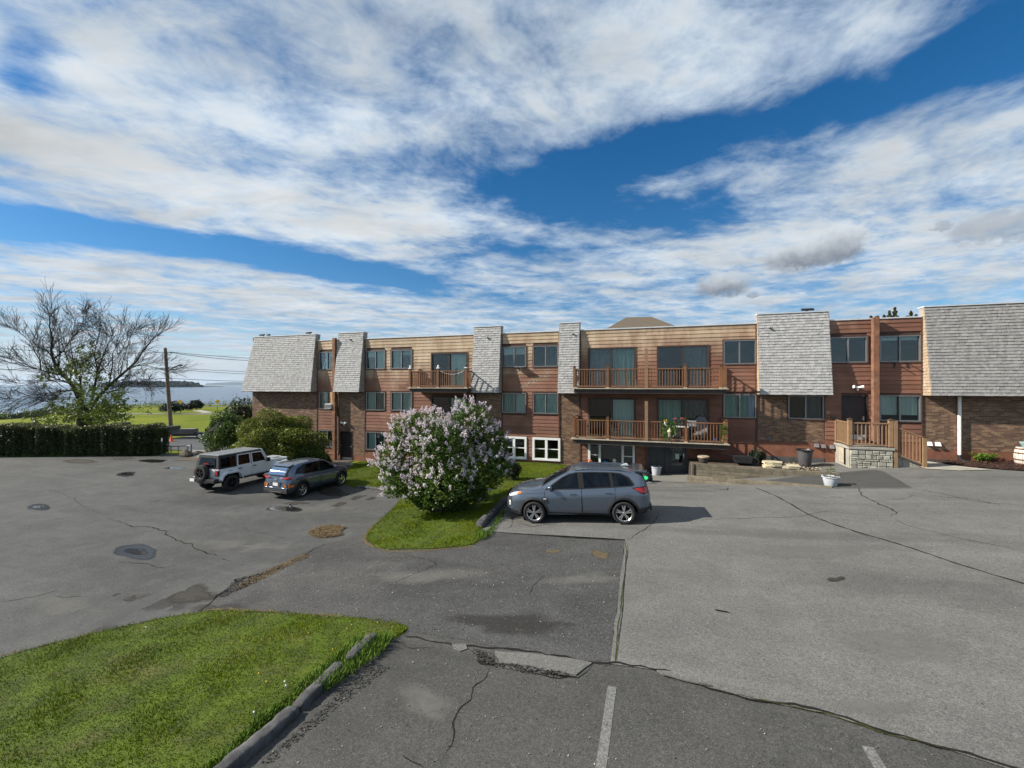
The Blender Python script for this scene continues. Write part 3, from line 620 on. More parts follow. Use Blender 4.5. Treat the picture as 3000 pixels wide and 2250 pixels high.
C([(1520, 1535), (1560, 1545), (1600, 1538), (1630, 1540)], .035, CRACK, 26, .9); C([(1475, 1555), (1500, 1545), (1508, 1520), (1530, 1505)], .02, CRACK, 27, .9); C([(1600, 1690), (1570, 1720), (1560, 1750)], .015, CRACK, 28, .9)
C([(590, 1792), (640, 1745), (670, 1735), (720, 1712), (800, 1670), (850, 1648), (930, 1605), (950, 1597)], .05, CRACK, 29, .8, taper=False)
C([(630, 1755), (672, 1722), (700, 1702), (735, 1690), (760, 1692)], .11, BLACKC, 30, .8, .006); C([(690, 1716), (760, 1696), (820, 1668), (890, 1632)], .28, DRYEDGE, 31, .6, .006)
C([(320, 1515), (390, 1545), (450, 1545), (500, 1570), (560, 1600), (610, 1625), (650, 1640), (700, 1652), (765, 1658)], .045, CRACK, 32, .9); C([(600, 1632), (660, 1655), (720, 1640)], .03, STAIN, 33, .9); C([(110, 1425), (200, 1455), (260, 1490), (325, 1513)], .02, CRACK, 34, .7)
C([(350, 1640), (355, 1650), (420, 1655), (490, 1668), (520, 1660)], .025, CRACK, 35, .8); C([(0, 1448), (100, 1425), (200, 1410), (330, 1402)], .03, STAIN, 36, .6); C([(320, 1500), (400, 1485), (500, 1458)], .02, CRACK, 37, .6); C([(100, 1538), (200, 1518), (290, 1503)], .014, CRACK, 38, .6)
C([(0, 1762), (90, 1750), (150, 1735), (190, 1725)], .018, CRACK, 39, .8); C([(150, 1745), (180, 1752), (240, 1752)], .018, CRACK, 40, .9); C([(150, 1380), (190, 1395), (215, 1400)], .03, STAIN, 41, .9)
C([(700, 1545), (760, 1560), (860, 1578), (905, 1562)], .016, CRACK, 42, .8); C([(1100, 1850), (1180, 1900), (1290, 1900)], .012, CRACK, 43, .8); C([(1180, 2210), (1220, 2235), (1250, 2248)], .02, CRACK, 44, .9)
def blob(name, cx, cy, rx, ry, mat, off, seed=0, amp=.18, n=40, flat=False):
    r = random.Random(seed); ph = [r.uniform(0, 6.28) for _ in range(5)]; vs, fd = [], []; c = A(cx, cy); off = off + so(*c); vs.append((*c, Hs(*c)+off)); fd.append(1.0)
    for ring, f in ((.35, .95), (.7, .75), (1.0, .42), (1.3, .0)):
        for k in range(n):
            q = 2*math.pi*k/n; m = (1 + amp*sum(math.sin((j+2)*q + ph[j])/(j+1) for j in range(5))*.7)*ring; p = A(cx + rx*m*math.cos(q), cy + ry*m*math.sin(q)); vs.append((*p, Hs(*p)+off)); fd.append(f)
    if flat: z0 = min(v[2] for v in vs[:1+2*n]); vs = [(v[0], v[1], max(z0, z0)) for v in vs]
    fs = [(0, 1+k, 1+(k+1) % n) for k in range(n)] + [(1+i*n+k, 1+(i+1)*n+k, 1+(i+1)*n+(k+1) % n, 1+i*n+(k+1) % n) for i in range(3) for k in range(n)]
    me = mesh(name, vs, fs, mat, True); fade(me, fd); return obj(name, me, kind='structure')
for i, (cx, cy, rx, ry) in enumerate(((400, 1618, 66, 19), (835, 1492, 46, 8), (975, 1443, 42, 11), (448, 1351, 33, 5.5), (510, 1372, 25, 3.5), (370, 1390, 28, 6), (115, 1487, 36, 8), (1062, 1460, 32, 9), (235, 1352, 42, 7), (360, 1343, 30, 4))):
    blob('damp_asphalt_patch', cx, cy, rx, ry, WET if i < 7 else STAIN, .004, i, .22)
for i, (cx, cy, rx, ry) in enumerate(((400, 1617, 34, 8), (452, 1351, 27, 4.2), (512, 1372.5, 20, 2.6), (372, 1389, 17, 3.2), (835, 1493, 26, 3.4), (118, 1486, 20, 3.5))):
    blob('puddle', cx, cy, rx, ry, PUD, .008, i + 20, .2)
for i, (cx, cy, rx, ry) in enumerate(((560, 1745, 60, 26), (870, 1475, 30, 5), (1000, 1480, 30, 6), (370, 1750, 30, 14), (2450, 1702, 26, 8), (1620, 1618, 20, 6), (1760, 1628, 28, 10))):
    blob('dirt_stain', cx, cy, rx, ry, STAIN if i not in (5, 6) else DRYEDGE, .004, i + 40, .35)
for i, (cx, cy, rx, ry, mt) in enumerate(((1250, 2060, 90, 45, PALE), (1560, 1960, 70, 20, PALE), (2650, 1900, 170, 50, PALE), (2380, 1620, 150, 26, PALE), (1500, 1830, 190, 26, OIL), (1250, 1690, 170, 22, PALE), (1700, 1700, 110, 20, PALE), (330, 1860, 120, 24, OIL), (200, 1780, 130, 26, PALE), (700, 1600, 140, 24, PALE), (640, 1785, 70, 16, OIL), (500, 1760, 130, 30, OIL), (2560, 2080, 120, 30, PALE), (950, 1490, 130, 16, PALE))): blob('worn_patch', cx, cy, rx, ry, mt, .0035, i + 70, .35)
# painted bay lines
def wornpaint():
    m, nt, b, o = newmat('worn_line_paint'); p = pos(); f = Ex(nz(p, 40, 4, .7).outputs[0]).ss(.40, .62)
    setc(nt, b.inputs['Base Color'], mixc(f, (.085, .084, .08), (.17, .17, .162))); b.inputs['Roughness'].default_value = .85; return m
LINE = wornpaint()
for x0, y0, y1 in ((-.43, -17.45, -22.5), (2.32, -17.75, -22.5)):
    ribbon('painted_bay_line', [(x0, y0), (x0 - .1, y1)], .115, .004, LINE, .0, 3, False, .3)
# straw heap and debris strewn on the lot
def strew(name, poly, n, L, w, mat, lift=.04, seed=1, z0=.02, flat=.5):
    g = np.random.default_rng(seed); P = np.array(poly); lo, hi = P.min(0), P.max(0); q = g.uniform(lo, hi, (n*4, 2)); q = q[inpoly(q, poly)][:n]; n = len(q)
    a = g.uniform(0, 6.28, n); l = g.uniform(.4, 1, n)*L; tilt = g.uniform(-flat, flat, n); z = H(q[:, 0], q[:, 1]) + z0 + g.uniform(0, lift, n)
    d = np.stack([np.cos(a)*np.cos(tilt), np.sin(a)*np.cos(tilt), np.sin(tilt)], -1)*l[:, None]; s = np.stack([-np.sin(a), np.cos(a), g.uniform(-.6, .6, n)], -1)*w*g.uniform(.5, 1.2, n)[:, None]
    c = np.column_stack([q, z]); V = np.stack([c-d/2-s/2, c-d/2+s/2, c+d/2+s/2, c+d/2-s/2], 1).reshape(-1, 3)
    return obj(name, big_mesh(name, V, np.arange(n*4).reshape(-1, 4), mat, 4), kind='stuff')
hp = smooth_poly([A(900, 1560), A(955, 1540), A(1020, 1545), A(995, 1560), A(1010, 1570), A(950, 1580), A(910, 1573)], 1)
tag(strew('straw_litter', hp, 2600, .16, .010, STRAWM, .06, 3, .02, .35), 'heap of brown straw lying on the lower parking lot', 'straw')
tag(strew('straw_litter', [A(690, 1722), A(740, 1690), A(840, 1648), A(900, 1622), A(910, 1632), A(830, 1668), A(760, 1705), A(700, 1730)], 900, .12, .010, STRAWM, .03, 4), 'brown litter caught along the broken edge of the dark ramp', 'litter')
# grass
def grass(name, poly, dens, h, w, mat, seed, label, region=None, hf=None):
    g = np.random.default_rng(seed); P = np.array(poly); lo, hi = P.min(0), P.max(0)
    if region: lo = np.maximum(lo, region[0]); hi = np.minimum(hi, region[1])
    n = int(dens*np.prod(hi-lo)); q = g.uniform(lo, hi, (n, 2)); q = q[inpoly(q, poly)]; n = len(q)
    a = g.uniform(0, 6.28, n); cl = .75 + .5*np.sin(q[:, 0]*3.1 + np.sin(q[:, 1]*2.3)*2)*np.sin(q[:, 1]*2.7 + 1); hh = h*g.uniform(.5, 1.25, n)*np.clip(cl, .6, 1.3)
    if hf is not None: hh = hh*hf(q)
    ww = w*g.uniform(.6, 1.3, n); z = H(q[:, 0], q[:, 1]) + .040; b = np.column_stack([q, z])
    le = hh*g.uniform(.15, .9, n); la = g.uniform(0, 6.28, n); s = np.column_stack([np.cos(a), np.sin(a), np.zeros(n)])*ww[:, None]/2
    t = b + np.column_stack([np.cos(la)*le, np.sin(la)*le, hh]); m = b*.5 + t*.5 + np.column_stack([np.zeros(n), np.zeros(n), hh*.15])
    V = np.stack([b-s, b+s, m+s*.8, m-s*.8, t], 1).reshape(-1, 3); k = np.arange(n)[:, None]*5
    Fc = np.concatenate([k+np.array([[0, 1, 2]]), k+np.array([[0, 2, 3]]), k+np.array([[3, 2, 4]])])
    return tag(obj(name, big_mesh(name, V, Fc, mat, 3), kind='stuff'), label, 'grass')
grass('grass', LAWN_B, 3000, .040, .0070, GRASS, 1, 'mown green grass of the near lawn in the lower left corner', ((-13.5, -22), (0, -10)))
grass('grass', LAWN_A, 1600, .045, .011, GRASS, 2, 'mown green grass of the lawn around the flowering lilac')
L_LONG = grassm('long_grass', (.06, .12, .016), (.12, .19, .03), (.16, .17, .05), .3)
grass('grass', [(-4.72, -17.3), (-4.05, -17.15), (-4.0, -17.6), (-4.25, -18.5), (-4.55, -18.6), (-4.75, -22)], 2600, .13, .012, L_LONG, 3, 'longer unmown grass growing along the foreground curb')
grass('grass', [A(1395, 1560), A(1430, 1560), A(1470, 1500), A(1480, 1505), A(1440, 1575), A(1400, 1590)], 1500, .12, .012, L_LONG, 4, 'tufts of longer grass at the end of the kerb by the grey SUV')
grass('grass', [A(-420, 1356), A(0, 1332), A(150, 1331), A(289, 1328), A(420, 1321), A(459, 1318), A(459, 1322), A(400, 1329), A(289, 1337), A(150, 1340), A(0, 1341), A(-420, 1364)], 220, .12, .02, L_LONG, 5, 'strip of grass at the foot of the long hedge')
def edge_grass(poly, label, seed, h=.075, per=150, lim=None):
    g = np.random.default_rng(seed); P = np.array(poly); Q = np.roll(P, -1, 0); L = np.linalg.norm(Q-P, axis=1); n = int(L.sum()*per); k = g.choice(len(P), n, p=L/L.sum()); q = P[k]+(Q-P)[k]*g.random((n, 1)); cl = np.sin(q[:, 0]*5.3+q[:, 1]*3.7)+np.sin(q[:, 0]*13-q[:, 1]*11)
    q = q + g.normal(size=(n, 2))*(.035+.03*(cl[:, None] > .4)); 
    if lim is not None: q = q[lim(q)]
    n = len(q); a = g.uniform(0, 6.28, n); hh = h*g.uniform(.4, 1.3, n); b = np.column_stack([q, H(q[:, 0], q[:, 1])+.02]); s = np.column_stack([np.cos(a), np.sin(a), np.zeros(n)])*.005; la = g.uniform(0, 6.28, n); t = b+np.column_stack([np.cos(la)*hh*.8, np.sin(la)*hh*.8, hh])
    tag(obj('grass', big_mesh('grass', np.stack([b-s, b+s, t], 1).reshape(-1, 3), np.arange(n*3).reshape(-1, 3), GRASS), kind='stuff'), label, 'grass')
edge_grass(LAWN_A, 'ragged grass edge of the lawn around the lilac', 21); edge_grass(LAWN_B, 'ragged grass edge of the near lawn', 22, .07, 220)
GRIT = simple('grit', (.15, .145, .13), .95, .5, 30, isl=.8)
tag(strew('grit', [(-4.3, -17.2), (9, -17.6), (9, -21), (-4.3, -21)], 900, .022, .016, GRIT, .004, 31, .024, .3), 'fine grit scattered over the front of the parking lot', 'grit')
tag(strew('grit', [(-9, -16.5), (-.6, -17), (-.6, -12), (-9, -12.5)], 1300, .026, .018, GRIT, .004, 32, .028, .3), 'fine grit scattered over the dark ramp', 'grit')
tag(strew('grit', [(-.4, -17), (12, -17.4), (12, -4), (-.4, -6)], 900, .024, .018, GRIT, .004, 33, .036, .3), 'fine grit scattered over the upper parking lot', 'grit')
CHIPM = simple('asphalt_chips', (.030, .029, .027), .95, .5, 30, isl=.5)
tag(strew('asphalt_chips', [A(1385, 1905), A(1440, 1915), A(1470, 1945), A(1640, 1972), A(1690, 1986), A(1600, 1985), A(1450, 1960), A(1400, 1935)], 220, .035, .025, CHIPM, .012, 34, .03, .4), 'dark crumbled asphalt along the break in the front lot', 'rubble')
tag(strew('asphalt_chips', [A(640, 1752), A(690, 1700), A(770, 1680), A(830, 1658), A(820, 1668), A(740, 1712), A(660, 1752)], 500, .07, .05, CHIPM, .02, 35, .02, .4), 'dark crumbled asphalt along the broken edge of the lower lot', 'rubble')
tag(strew('asphalt_chips', [A(1100, 1940), A(1140, 1960), A(900, 2150), A(800, 2240), A(760, 2240)], 380, .03, .022, CHIPM, .006, 36, .024, .3), 'dark crumbs lying beside the near kerb', 'rubble')
# road, kerb, sidewalk and park paths beyond the lot
def strip(name, cl, w, off, mat, skirt=0.0):
    """cl: centre line in (lateral, depth) metres"""
    p = [Vector(camxy(*c)) for c in cl]; L, R = [], []
    for i, q in enumerate(p):
        t = (p[min(i+1, len(p)-1)] - p[max(i-1, 0)]).normalized(); nn = Vector((-t.y, t.x)); L.append(tuple(q+nn*w/2)); R.append(tuple(q-nn*w/2))
    return sheet(name, L + R[::-1], off, mat, 1.6, skirt)
strip('street', [(-95, 43.5), (-50, 43.6), (-36, 43.8), (-20, 44.5), (0, 45.5)], 10.6, .02, A_ROAD)
strip('kerb', [(-95, 49.0), (-50, 49.0), (-36, 49.3), (-20, 50), (0, 51)], .18, .13, CONC, .14)
strip('kerb', [(-40, 50.6), (-36, 50.8), (-20, 51.5), (0, 52.5)], 2.2, .05, CONC)
sheet('driveway_entrance', [A(545, 1338), A(600, 1345), A(668, 1335), A(640, 1318), camxy(-27, 38.5), camxy(-33.5, 38.5), A(548, 1322)], .035, CONC_GREY, .8)
strip('park_path', [(-125, 93), (-80, 91.0), (-40, 90.6), (0, 92)], 2.8, .06, CONC_GREY)
strip('park_path', [(-116, 112), (-105, 118), (-92, 121.5), (-76, 124.5), (-60, 126)], 2.4, .06, CONC_GREY)
strip('park_path', [(-69, 95), (-74, 100), (-80, 106)], 2.0, .06, CONC)
# the lake, the wooded island and the far shore
def build_lake():
    q = [camxy(-13000, 55), camxy(13000, 55), camxy(13000, 13900), camxy(-13000, 13900)]
    obj('lake', mesh('lake', [(x, y, -6.5) for x, y in q], [(0, 1, 2, 3)], WATER), kind='structure')
    obj('lake_bed', mesh('lake_bed', [(x, y, -8.2) for x, y in [camxy(-13500, -3000), camxy(13500, -3000), camxy(13500, 14000), camxy(-13500, 14000)]], [(0, 1, 2, 3)], SOIL), kind='structure')
    def ridge(name, x0, x1, Z, prof, mat, thick, seed, n):
        r = random.Random(seed); vs, fs = [], []
        for i in range(n+1):
            t = i/n; X = x0 + (x1-x0)*t; h = prof(t, r)
            for dz, k in ((-.5, 0), (-.45, .7), (0, 1), (.45, .7), (.5, 0)):
                x, y = camxy(X*(1 + 0*dz), Z + dz*thick); vs.append((x, y, -6.5 + h*k*(r.uniform(.85, 1.1) if k else 1)))
        fs = [(5*i+k, 5*(i+1)+k, 5*(i+1)+k+1, 5*i+k+1) for i in range(n) for k in range(4)]
        return obj(name, mesh(name, vs, fs, mat), kind='structure')
    ridge('far_hills', -7900, -3500, 11500, lambda t, r: 25 + 60*math.sin(t*3.1)**2 + 45*abs(math.sin(t*7+1)) + 10*math.sin(t*31), FARHILL, 1500, 2, 90)
    ridge('island', -1900, -1480, 2050, lambda t, r: 6*min(1, t*8, (1-t)*10), FARHILL, 260, 3, 60)
    g = np.random.default_rng(8); Vs, n = [], 0   # woods on the island: leafy clumps
    for i in range(260):
        t = g.uniform(0, 1); X = -1890 + 400*t; env = min(1.0, (1-t)*6 + .25); hgt = g.uniform(13, 27)*env; c = np.array([*camxy(X, 2050 - 130 + g.uniform(0, 110)), -5 + hgt*.5])
        k = 60; p = g.normal(size=(k, 3)); p /= np.linalg.norm(p, axis=1)[:, None]; p = c + p*np.array([11, 11, hgt*.55])*g.uniform(.6, 1, (k, 1)); s = g.uniform(2, 4.5, (k, 1))
        a = g.normal(size=(k, 3)); a /= np.linalg.norm(a, axis=1)[:, None]; b = np.cross(a, g.normal(size=(k, 3))); b /= np.linalg.norm(b, axis=1)[:, None]
        Vs.append(np.stack([p-a*s-b*s, p+a*s-b*s, p+a*s+b*s, p-a*s+b*s], 1).reshape(-1, 3))
    V = np.concatenate(Vs); tag(obj('island_woods', big_mesh('island_woods', V, np.arange(len(V)).reshape(-1, 4), L_FAR, 4), kind='stuff'), 'dark wooded island far out on the lake', 'woods')
build_lake()

def build_haze():
    m = bpy.data.materials.new('haze_air'); m.use_nodes = True; nt = m.node_tree; nt.nodes.clear(); o = nt.nodes.new('ShaderNodeOutputMaterial'); v = nt.nodes.new('ShaderNodeVolumePrincipled')
    v.inputs['Color'].default_value = (.62, .78, 1.0, 1); v.inputs['Density'].default_value = HAZE; v.inputs['Anisotropy'].default_value = .2; nt.links.new(v.outputs[0], o.inputs['Volume'])
    q = [camxy(-14200, -3600), camxy(14200, -3600), camxy(14200, 14400), camxy(-14200, 14400)]
    obj('haze', mesh('haze', [(x, y, -9.3) for x, y in q]+[(x, y, 170.0) for x, y in q], BOXF_, m), kind='stuff')
BOXF_ = [(0,3,2,1),(4,5,6,7),(0,1,5,4),(1,2,6,5),(2,3,7,6),(3,0,4,7)]
HAZE = 3.5e-5
build_haze()
# ---------------------------------------------------------------- the apartment building
B = thing('apartment_building', 'long brown two and three storey apartment building with grey shingled mansards and balconies', 'building', (-4, 4, 0))
B.location = (0, 0, 0)
ROOF_Z, MTOP, MBOT, MD = 8.0, 8.43, 4.53, .59
class Pieces:
    """alike pieces on one unit mesh: the largest in view become parts, the rest one joined part"""
    def __init__(s, name, verts, faces, mat): s.name, s.v, s.f, s.mat, s.it = name, np.array(verts, float), faces, mat, []
    def add(s, M, parent, mat=None): s.it.append((M, parent, mat))
    def build(s, rest_name, root, limit=300, xmax=15.3):
        d = []
        for M, p, mt in s.it:
            c = M.translation; dd = (c - Vector(CAM)).length; d.append(dd if c.x < xmax else 1e6)
        od = np.argsort(d, kind='stable'); top = set(int(i) for i in od[:limit])
        mes = {}; vs, fs, mi = [], [], []; mats = [s.mat]; hv = np.column_stack([s.v, np.ones(len(s.v))])
        for i, (M, p, mt) in enumerate(s.it):
            if i in top and d[i] < 1e5:
                mt = mt or s.mat
                if mt not in mes: mes[mt] = mesh(s.name, s.v, s.f, mt)
                o = bpy.data.objects.new(s.name, mes[mt]); COL.objects.link(o); o.parent = p; o.matrix_local = M
            else:
                if mt is not None and mt not in mats: mats.append(mt)
                b = len(vs)*len(s.v); vs.append((hv @ np.array(M).T)[:, :3]); fs += [tuple(b+k for k in f) for f in s.f]; mi += [mats.index(mt) if mt else 0]*len(s.f)
        if vs: obj(rest_name, mesh(rest_name, np.concatenate(vs), fs, mats, False, mi), root, kind='stuff')
BOXF = [(0,3,2,1),(4,5,6,7),(0,1,5,4),(1,2,6,5),(2,3,7,6),(3,0,4,7)]
# unit shingle: x -.5..+.5, lies in x-z plane, butt (thick end) at z=0, y outward = -y
SHP = Pieces('shingle', [(-.485,-.026,0),(.485,-.026,0),(.485,.004,0),(-.485,.004,0),(-.485,-.004,1),(.485,-.004,1),(.485,.004,1),(-.485,.004,1)], BOXF, SHING)
BRP = Pieces('brick', [(-.5,-.011,-.5),(.5,-.011,-.5),(.5,.004,-.5),(-.5,.004,-.5),(-.5,-.011,.5),(.5,-.011,.5),(.5,.004,.5),(-.5,.004,.5)], BOXF, BRICK)
SDP = Pieces('siding_board', [(0,-.034,0),(1,-.034,0),(1,.0,0),(0,.0,0),(0,-.012,1),(1,-.012,1),(1,.0,1),(0,.0,1)], BOXF, SIDING)
OPEN = []      # every opening: x0, x1, z0, z1
def cut(x0, x1, z0, z1, mar=0.0):
    """free x intervals of a course between z0 and z1"""
    iv = [(x0, x1)]
    for a, b, c, d in OPEN:
        if c - mar < z1 - .01 and d + mar > z0 + .01:
            nv = []
            for p, q in iv:
                if b + mar <= p or a - mar >= q: nv.append((p, q)); continue
                if a - mar > p: nv.append((p, a - mar))
                if b + mar < q: nv.append((b + mar, q))
            iv = nv
    return [(p, q) for p, q in iv if q - p > .02]
def shingle_face(parent, org, ux, uz, width, length, lean, mat=None, seed=0, skew=None):
    """org: lower left; ux along, uz up the slope (unit); skew(t)-> (x0,x1) limits along ux for height t"""
    r = random.Random(seed); no = ux.cross(uz).normalized(); R = Matrix((ux, -no if False else (uz.cross(ux)).normalized(), uz)).transposed(); n = round(length/.135); ex = length/n
    for k in range(n):
        a, b = skew(k*ex/length) if skew else (0, width); x = a - r.uniform(0, .12)
        while x < b - .01:
            w = r.choice((.07, .09, .11, .12, .14, .16, .19)); p, q = max(a, x), min(b, x + w); x += w
            if q - p < .02: continue
            M = Matrix.Translation(org + ux*((p+q)/2) + uz*(k*ex + r.uniform(-.007, .004))) @ R.to_4x4() @ Matrix.Diagonal((q-p, 1+r.uniform(-.2, .3), ex+.012, 1))
            SHP.add(M, parent, mat)
def mansard(x0, x1, seed, left=True, right=True, xb0=None, xb1=None, side_mat_l=SHING_D, side_mat_r=SHING_D, front=None):
    """x0..x1 at the top; xb0..xb1 at the foot"""
    xb0 = x0 if xb0 is None else xb0; xb1 = x1 if xb1 is None else xb1; dt = .10
    m = MB(); v = [(xb0, 0, MBOT), (xb1, 0, MBOT), (xb1, -MD+.02, MBOT), (xb0, -MD+.02, MBOT), (x0, .3, MTOP), (x1, .3, MTOP), (x1, -dt+.02, MTOP), (x0, -dt+.02, MTOP)]
    m.add(v, [(0, 1, 2, 3), (4, 7, 6, 5), (3, 2, 6, 7), (0, 4, 5, 1), (0, 3, 7, 4), (1, 5, 6, 2)])
    core = m.obj('mansard_roof', SHING_D, B)
    up = Vector((0, MD-dt, MTOP-MBOT)); L = up.length; uz = up.normalized(); w = max(x1, xb1) - min(x0, xb0); ox = min(x0, xb0)
    shingle_face(core, Vector((ox, -MD, MBOT)), Vector((1, 0, 0)), uz, w, L, 0, front, seed, lambda t: (xb0 + (x0-xb0)*t - ox, xb1 + (x1-xb1)*t - ox))
    for on, xa, xb, sx, mt in ((left, xb0, x0, -1, side_mat_l), (right, xb1, x1, 1, side_mat_r)):
        if not on: continue
        # cheek: runs from the wall face (y=0) out to the front edge
        u = Vector((0, 1, 0)) if sx > 0 else Vector((0, -1, 0))
        o = Vector((xa, -MD, MBOT)) if sx > 0 else Vector((xa, 0, MBOT)); uzc = Vector((xb-xa, 0, MTOP-MBOT)).normalized()
        sk = (lambda t: ((MD-dt)*t, MD)) if sx > 0 else (lambda t: (0, MD - (MD-dt)*t))
        shingle_face(core, o + Vector((sx*.003, 0, 0)), u, uzc, MD, MTOP-MBOT, 0, mt, seed+50, sk)
    f = MB().box(x0-.03, x1+.03, -dt-.05, .33, MTOP, MTOP+.05); f.obj('roof_flashing', FLASH, core)
    s = MB().box(xb0+.01, xb1-.01, -MD+.01, -.012, MBOT-.03, MBOT-.002); s.obj('soffit', BEAM, core)
    return core
def brick_wall(x0, x1, z0, z1, seed, depth_back=.25):
    r = random.Random(seed); m = MB(); zc = sorted({z0, z1} | {v for o in OPEN for v in o[2:] if z0 < v < z1})
    for a, b in zip(zc, zc[1:]):
        for p, q in cut(x0, x1, a, b): m.box(p, q, 0, depth_back, a, b)
    w = m.obj('brick_wall', MORTAR, B); k = 0; z = z0 + .004
    while z < z1 - .03:
        h = min(.0595, z1 - z - .004); off = 0 if k % 2 else -.1055
        x = x0 + off
        while x < x1:
            p, q = max(x + .005, x0 + .002), min(x + .206, x1 - .002)
            if q - p > .025:
                for a, b in cut(p, q, z, z + h):
                    BRP.add(Matrix.Translation((((a+b)/2), r.uniform(-.002, .002), z + h/2)) @ Matrix.Diagonal((b-a, 1, h, 1)), w)
            x += .211
        z += .0695; k += 1
    return w
def siding_wall(x0, x1, z0, z1, seed, exp=.2):
    r = random.Random(seed); m = MB(); zc = sorted({z0, z1} | {v for o in OPEN for v in o[2:] if z0 < v < z1})
    for a, b in zip(zc, zc[1:]):
        for p, q in cut(x0, x1, a, b): m.box(p, q, 0, .22, a, b)
    w = m.obj('siding_wall', TRIM, B); n = round((z1-z0)/exp); e = (z1-z0)/n
    for k in range(n):
        for a, b in cut(x0, x1, z0+k*e, z0+(k+1)*e):
            sp = [a, b] if b - a < 4.5 else [a, a + (b-a)*r.uniform(.35, .65), b]
            for p, q in zip(sp, sp[1:]):
                SDP.add(Matrix.Translation((p + .003, r.uniform(-.002, .002), z0 + k*e)) @ Matrix.Diagonal((q-p-.006, 1, e + .008, 1)), w)
    return w
Z3, Z2, Z1 = (6.03, 7.215), (3.354, 4.515), (.75, 1.90)
WIN = []   # x0,x1,z0,z1,style,left fill,right fill
def W(x0, x1, z, style, l, r, **k): WIN.append((x0, x1, z[0], z[1], style, l, r, k)); OPEN.append((x0, x1, z[0], z[1]))
for z, l, r in ((Z3, CUR_P, None), (Z2, CUR_P, CUR_G), (Z1, CUR_P, CUR_D)): W(-21.25, -19.92, z, 'slide', l, r)
W(-17.45, -16.04, Z3, 'slide', CUR_D, CUR_P, shade=.32); W(-15.56, -14.06, Z3, 'slide', CUR_P, CUR_D, shade=.25)
W(-17.45, -16.04, Z2, 'slide', CUR_G, CUR_D); W(-15.56, -14.06, Z2, 'slide', CUR_P, CUR_P, blind=True)
W(-17.45, -16.04, Z1, 'slide', CUR_P, CUR_D); W(-15.56, -14.06, Z1, 'slide', CUR_D, CUR_P)
W(-8.0, -6.57, Z3, 'slide', None, None, shade=.35); W(-6.12, -4.69, Z3, 'slide', None, CUR_D)
W(-8.0, -6.57, Z2, 'slide', CUR_G, CUR_P); W(-6.12, -4.69, Z2, 'slide', CUR_P, CUR_P)
W(-8.0, -6.57, (.73, 1.93), 'hung', None, None); W(-6.12, -4.60, (.73, 1.93), 'hung', None, None)
W(3.76, 5.20, Z3, 'slide', None, None); W(3.76, 5.20, Z2, 'slide', CUR_G, CUR_G, extra=CUR_L)
W(8.27, 9.73, Z3, 'slide', None, None); W(10.2, 11.70, Z3, 'slide', None, None, shade=.14); W(10.2, 11.70, Z2, 'slide', CUR_P, CUR_P, lift=.22)
W(6.58, 8.03, (3.36, 4.49), 'slide', None, CUR_D)
W(-12.65, -10.26, (4.86, 6.92), 'door', None, CUR_P); W(-12.65, -10.26, (2.18, 4.23), 'door', None, CUR_P)
W(-2.95, -.52, (4.86, 6.98), 'door', CUR_D, CUR_G); W(.63, 3.05, (4.86, 6.99), 'door', None, CUR_D)
W(-2.95, -.52, (2.20, 4.24), 'door', None, CUR_P); W(.63, 3.05, (2.20, 4.24), 'door', CUR_G, CUR_D)
W(-2.95, -.57, (.44, 1.80), 'picture', None, None)
DOORS = ((-19.54, -18.53, -.14, 1.89), (.09, 1.07, .30, 1.95), (1.11, 2.05, .30, 1.95), (8.73, 9.77, 2.42, 4.52))
OPEN += list(DOORS)
brick_wall(-27.26, -21.49, -.3, MBOT, 1); brick_wall(-19.66, -17.61, .30, MBOT, 2); brick_wall(-9.70, -8.07, .4, MBOT, 3); brick_wall(-4.57, -3.47, .35, MBOT, 4)
brick_wall(5.27, 8.05, 2.22, MBOT, 5); brick_wall(11.80, 18.0, 2.14, MBOT, 6)
siding_wall(-21.47, -19.68, .30, ROOF_Z, 1); siding_wall(-17.59, -9.78, .60, ROOF_Z, 2); siding_wall(-8.05, -4.59, .62, ROOF_Z, 3); siding_wall(-3.45, 5.25, 2.10, ROOF_Z, 4); siding_wall(-3.45, -.05, .40, 2.08, 7); siding_wall(8.08, 11.78, 2.42, ROOF_Z, 5)
mansard(-26.95, -21.47, 11, xb0=-27.62, xb1=-21.47); mansard(-19.60, -17.60, 12); mansard(-9.76, -8.06, 13); mansard(-4.58, -3.46, 14)
mansard(5.26, 8.20, 15, side_mat_l=SHING_O); mansard(11.79, 18.0, 16, side_mat_l=SHING_O, front=SHING_6)
BRP.build('brickwork', B); SDP.build('siding_boards', B); SHP.build('shingles', B)
# foundations, shell, roof, parapet flashings
def wallbox(name, x0, x1, z0, z1, mat, y0=-.005, y1=.25, sub=0):
    m = MB(); zc = sorted({z0, z1} | {v for o in OPEN for v in o[2:] if z0 < v < z1})
    for a, b in zip(zc, zc[1:]):
        for p, q in cut(x0, x1, a, b): m.box(p, q, y0, y1, a, b)
    return m.obj(name, mat, B)
wallbox('foundation', -21.47, -19.68, -.6, .295, FOUND); wallbox('foundation', -19.66, -17.61, -.6, .295, FOUND); wallbox('foundation', -17.59, -9.78, -.4, .595, FOUND); wallbox('foundation', -9.70, -8.06, -.4, .395, FOUND); wallbox('foundation', -8.05, -4.59, -.2, .615, FOUND); wallbox('foundation', -4.57, -3.47, -.2, .345, FOUND)
wallbox('foundation', -3.45, .06, -.2, .395, FOUND); wallbox('foundation', -.04, 5.26, .0, 2.09, FOUND); wallbox('foundation', 5.27, 8.05, 1.52, 2.215, FOUND, -.012); wallbox('foundation', 8.06, 11.79, 1.0, 2.41, FOUND, -.012); wallbox('foundation', 11.80, 18, 1.70, 2.13, FOUND, -.012)
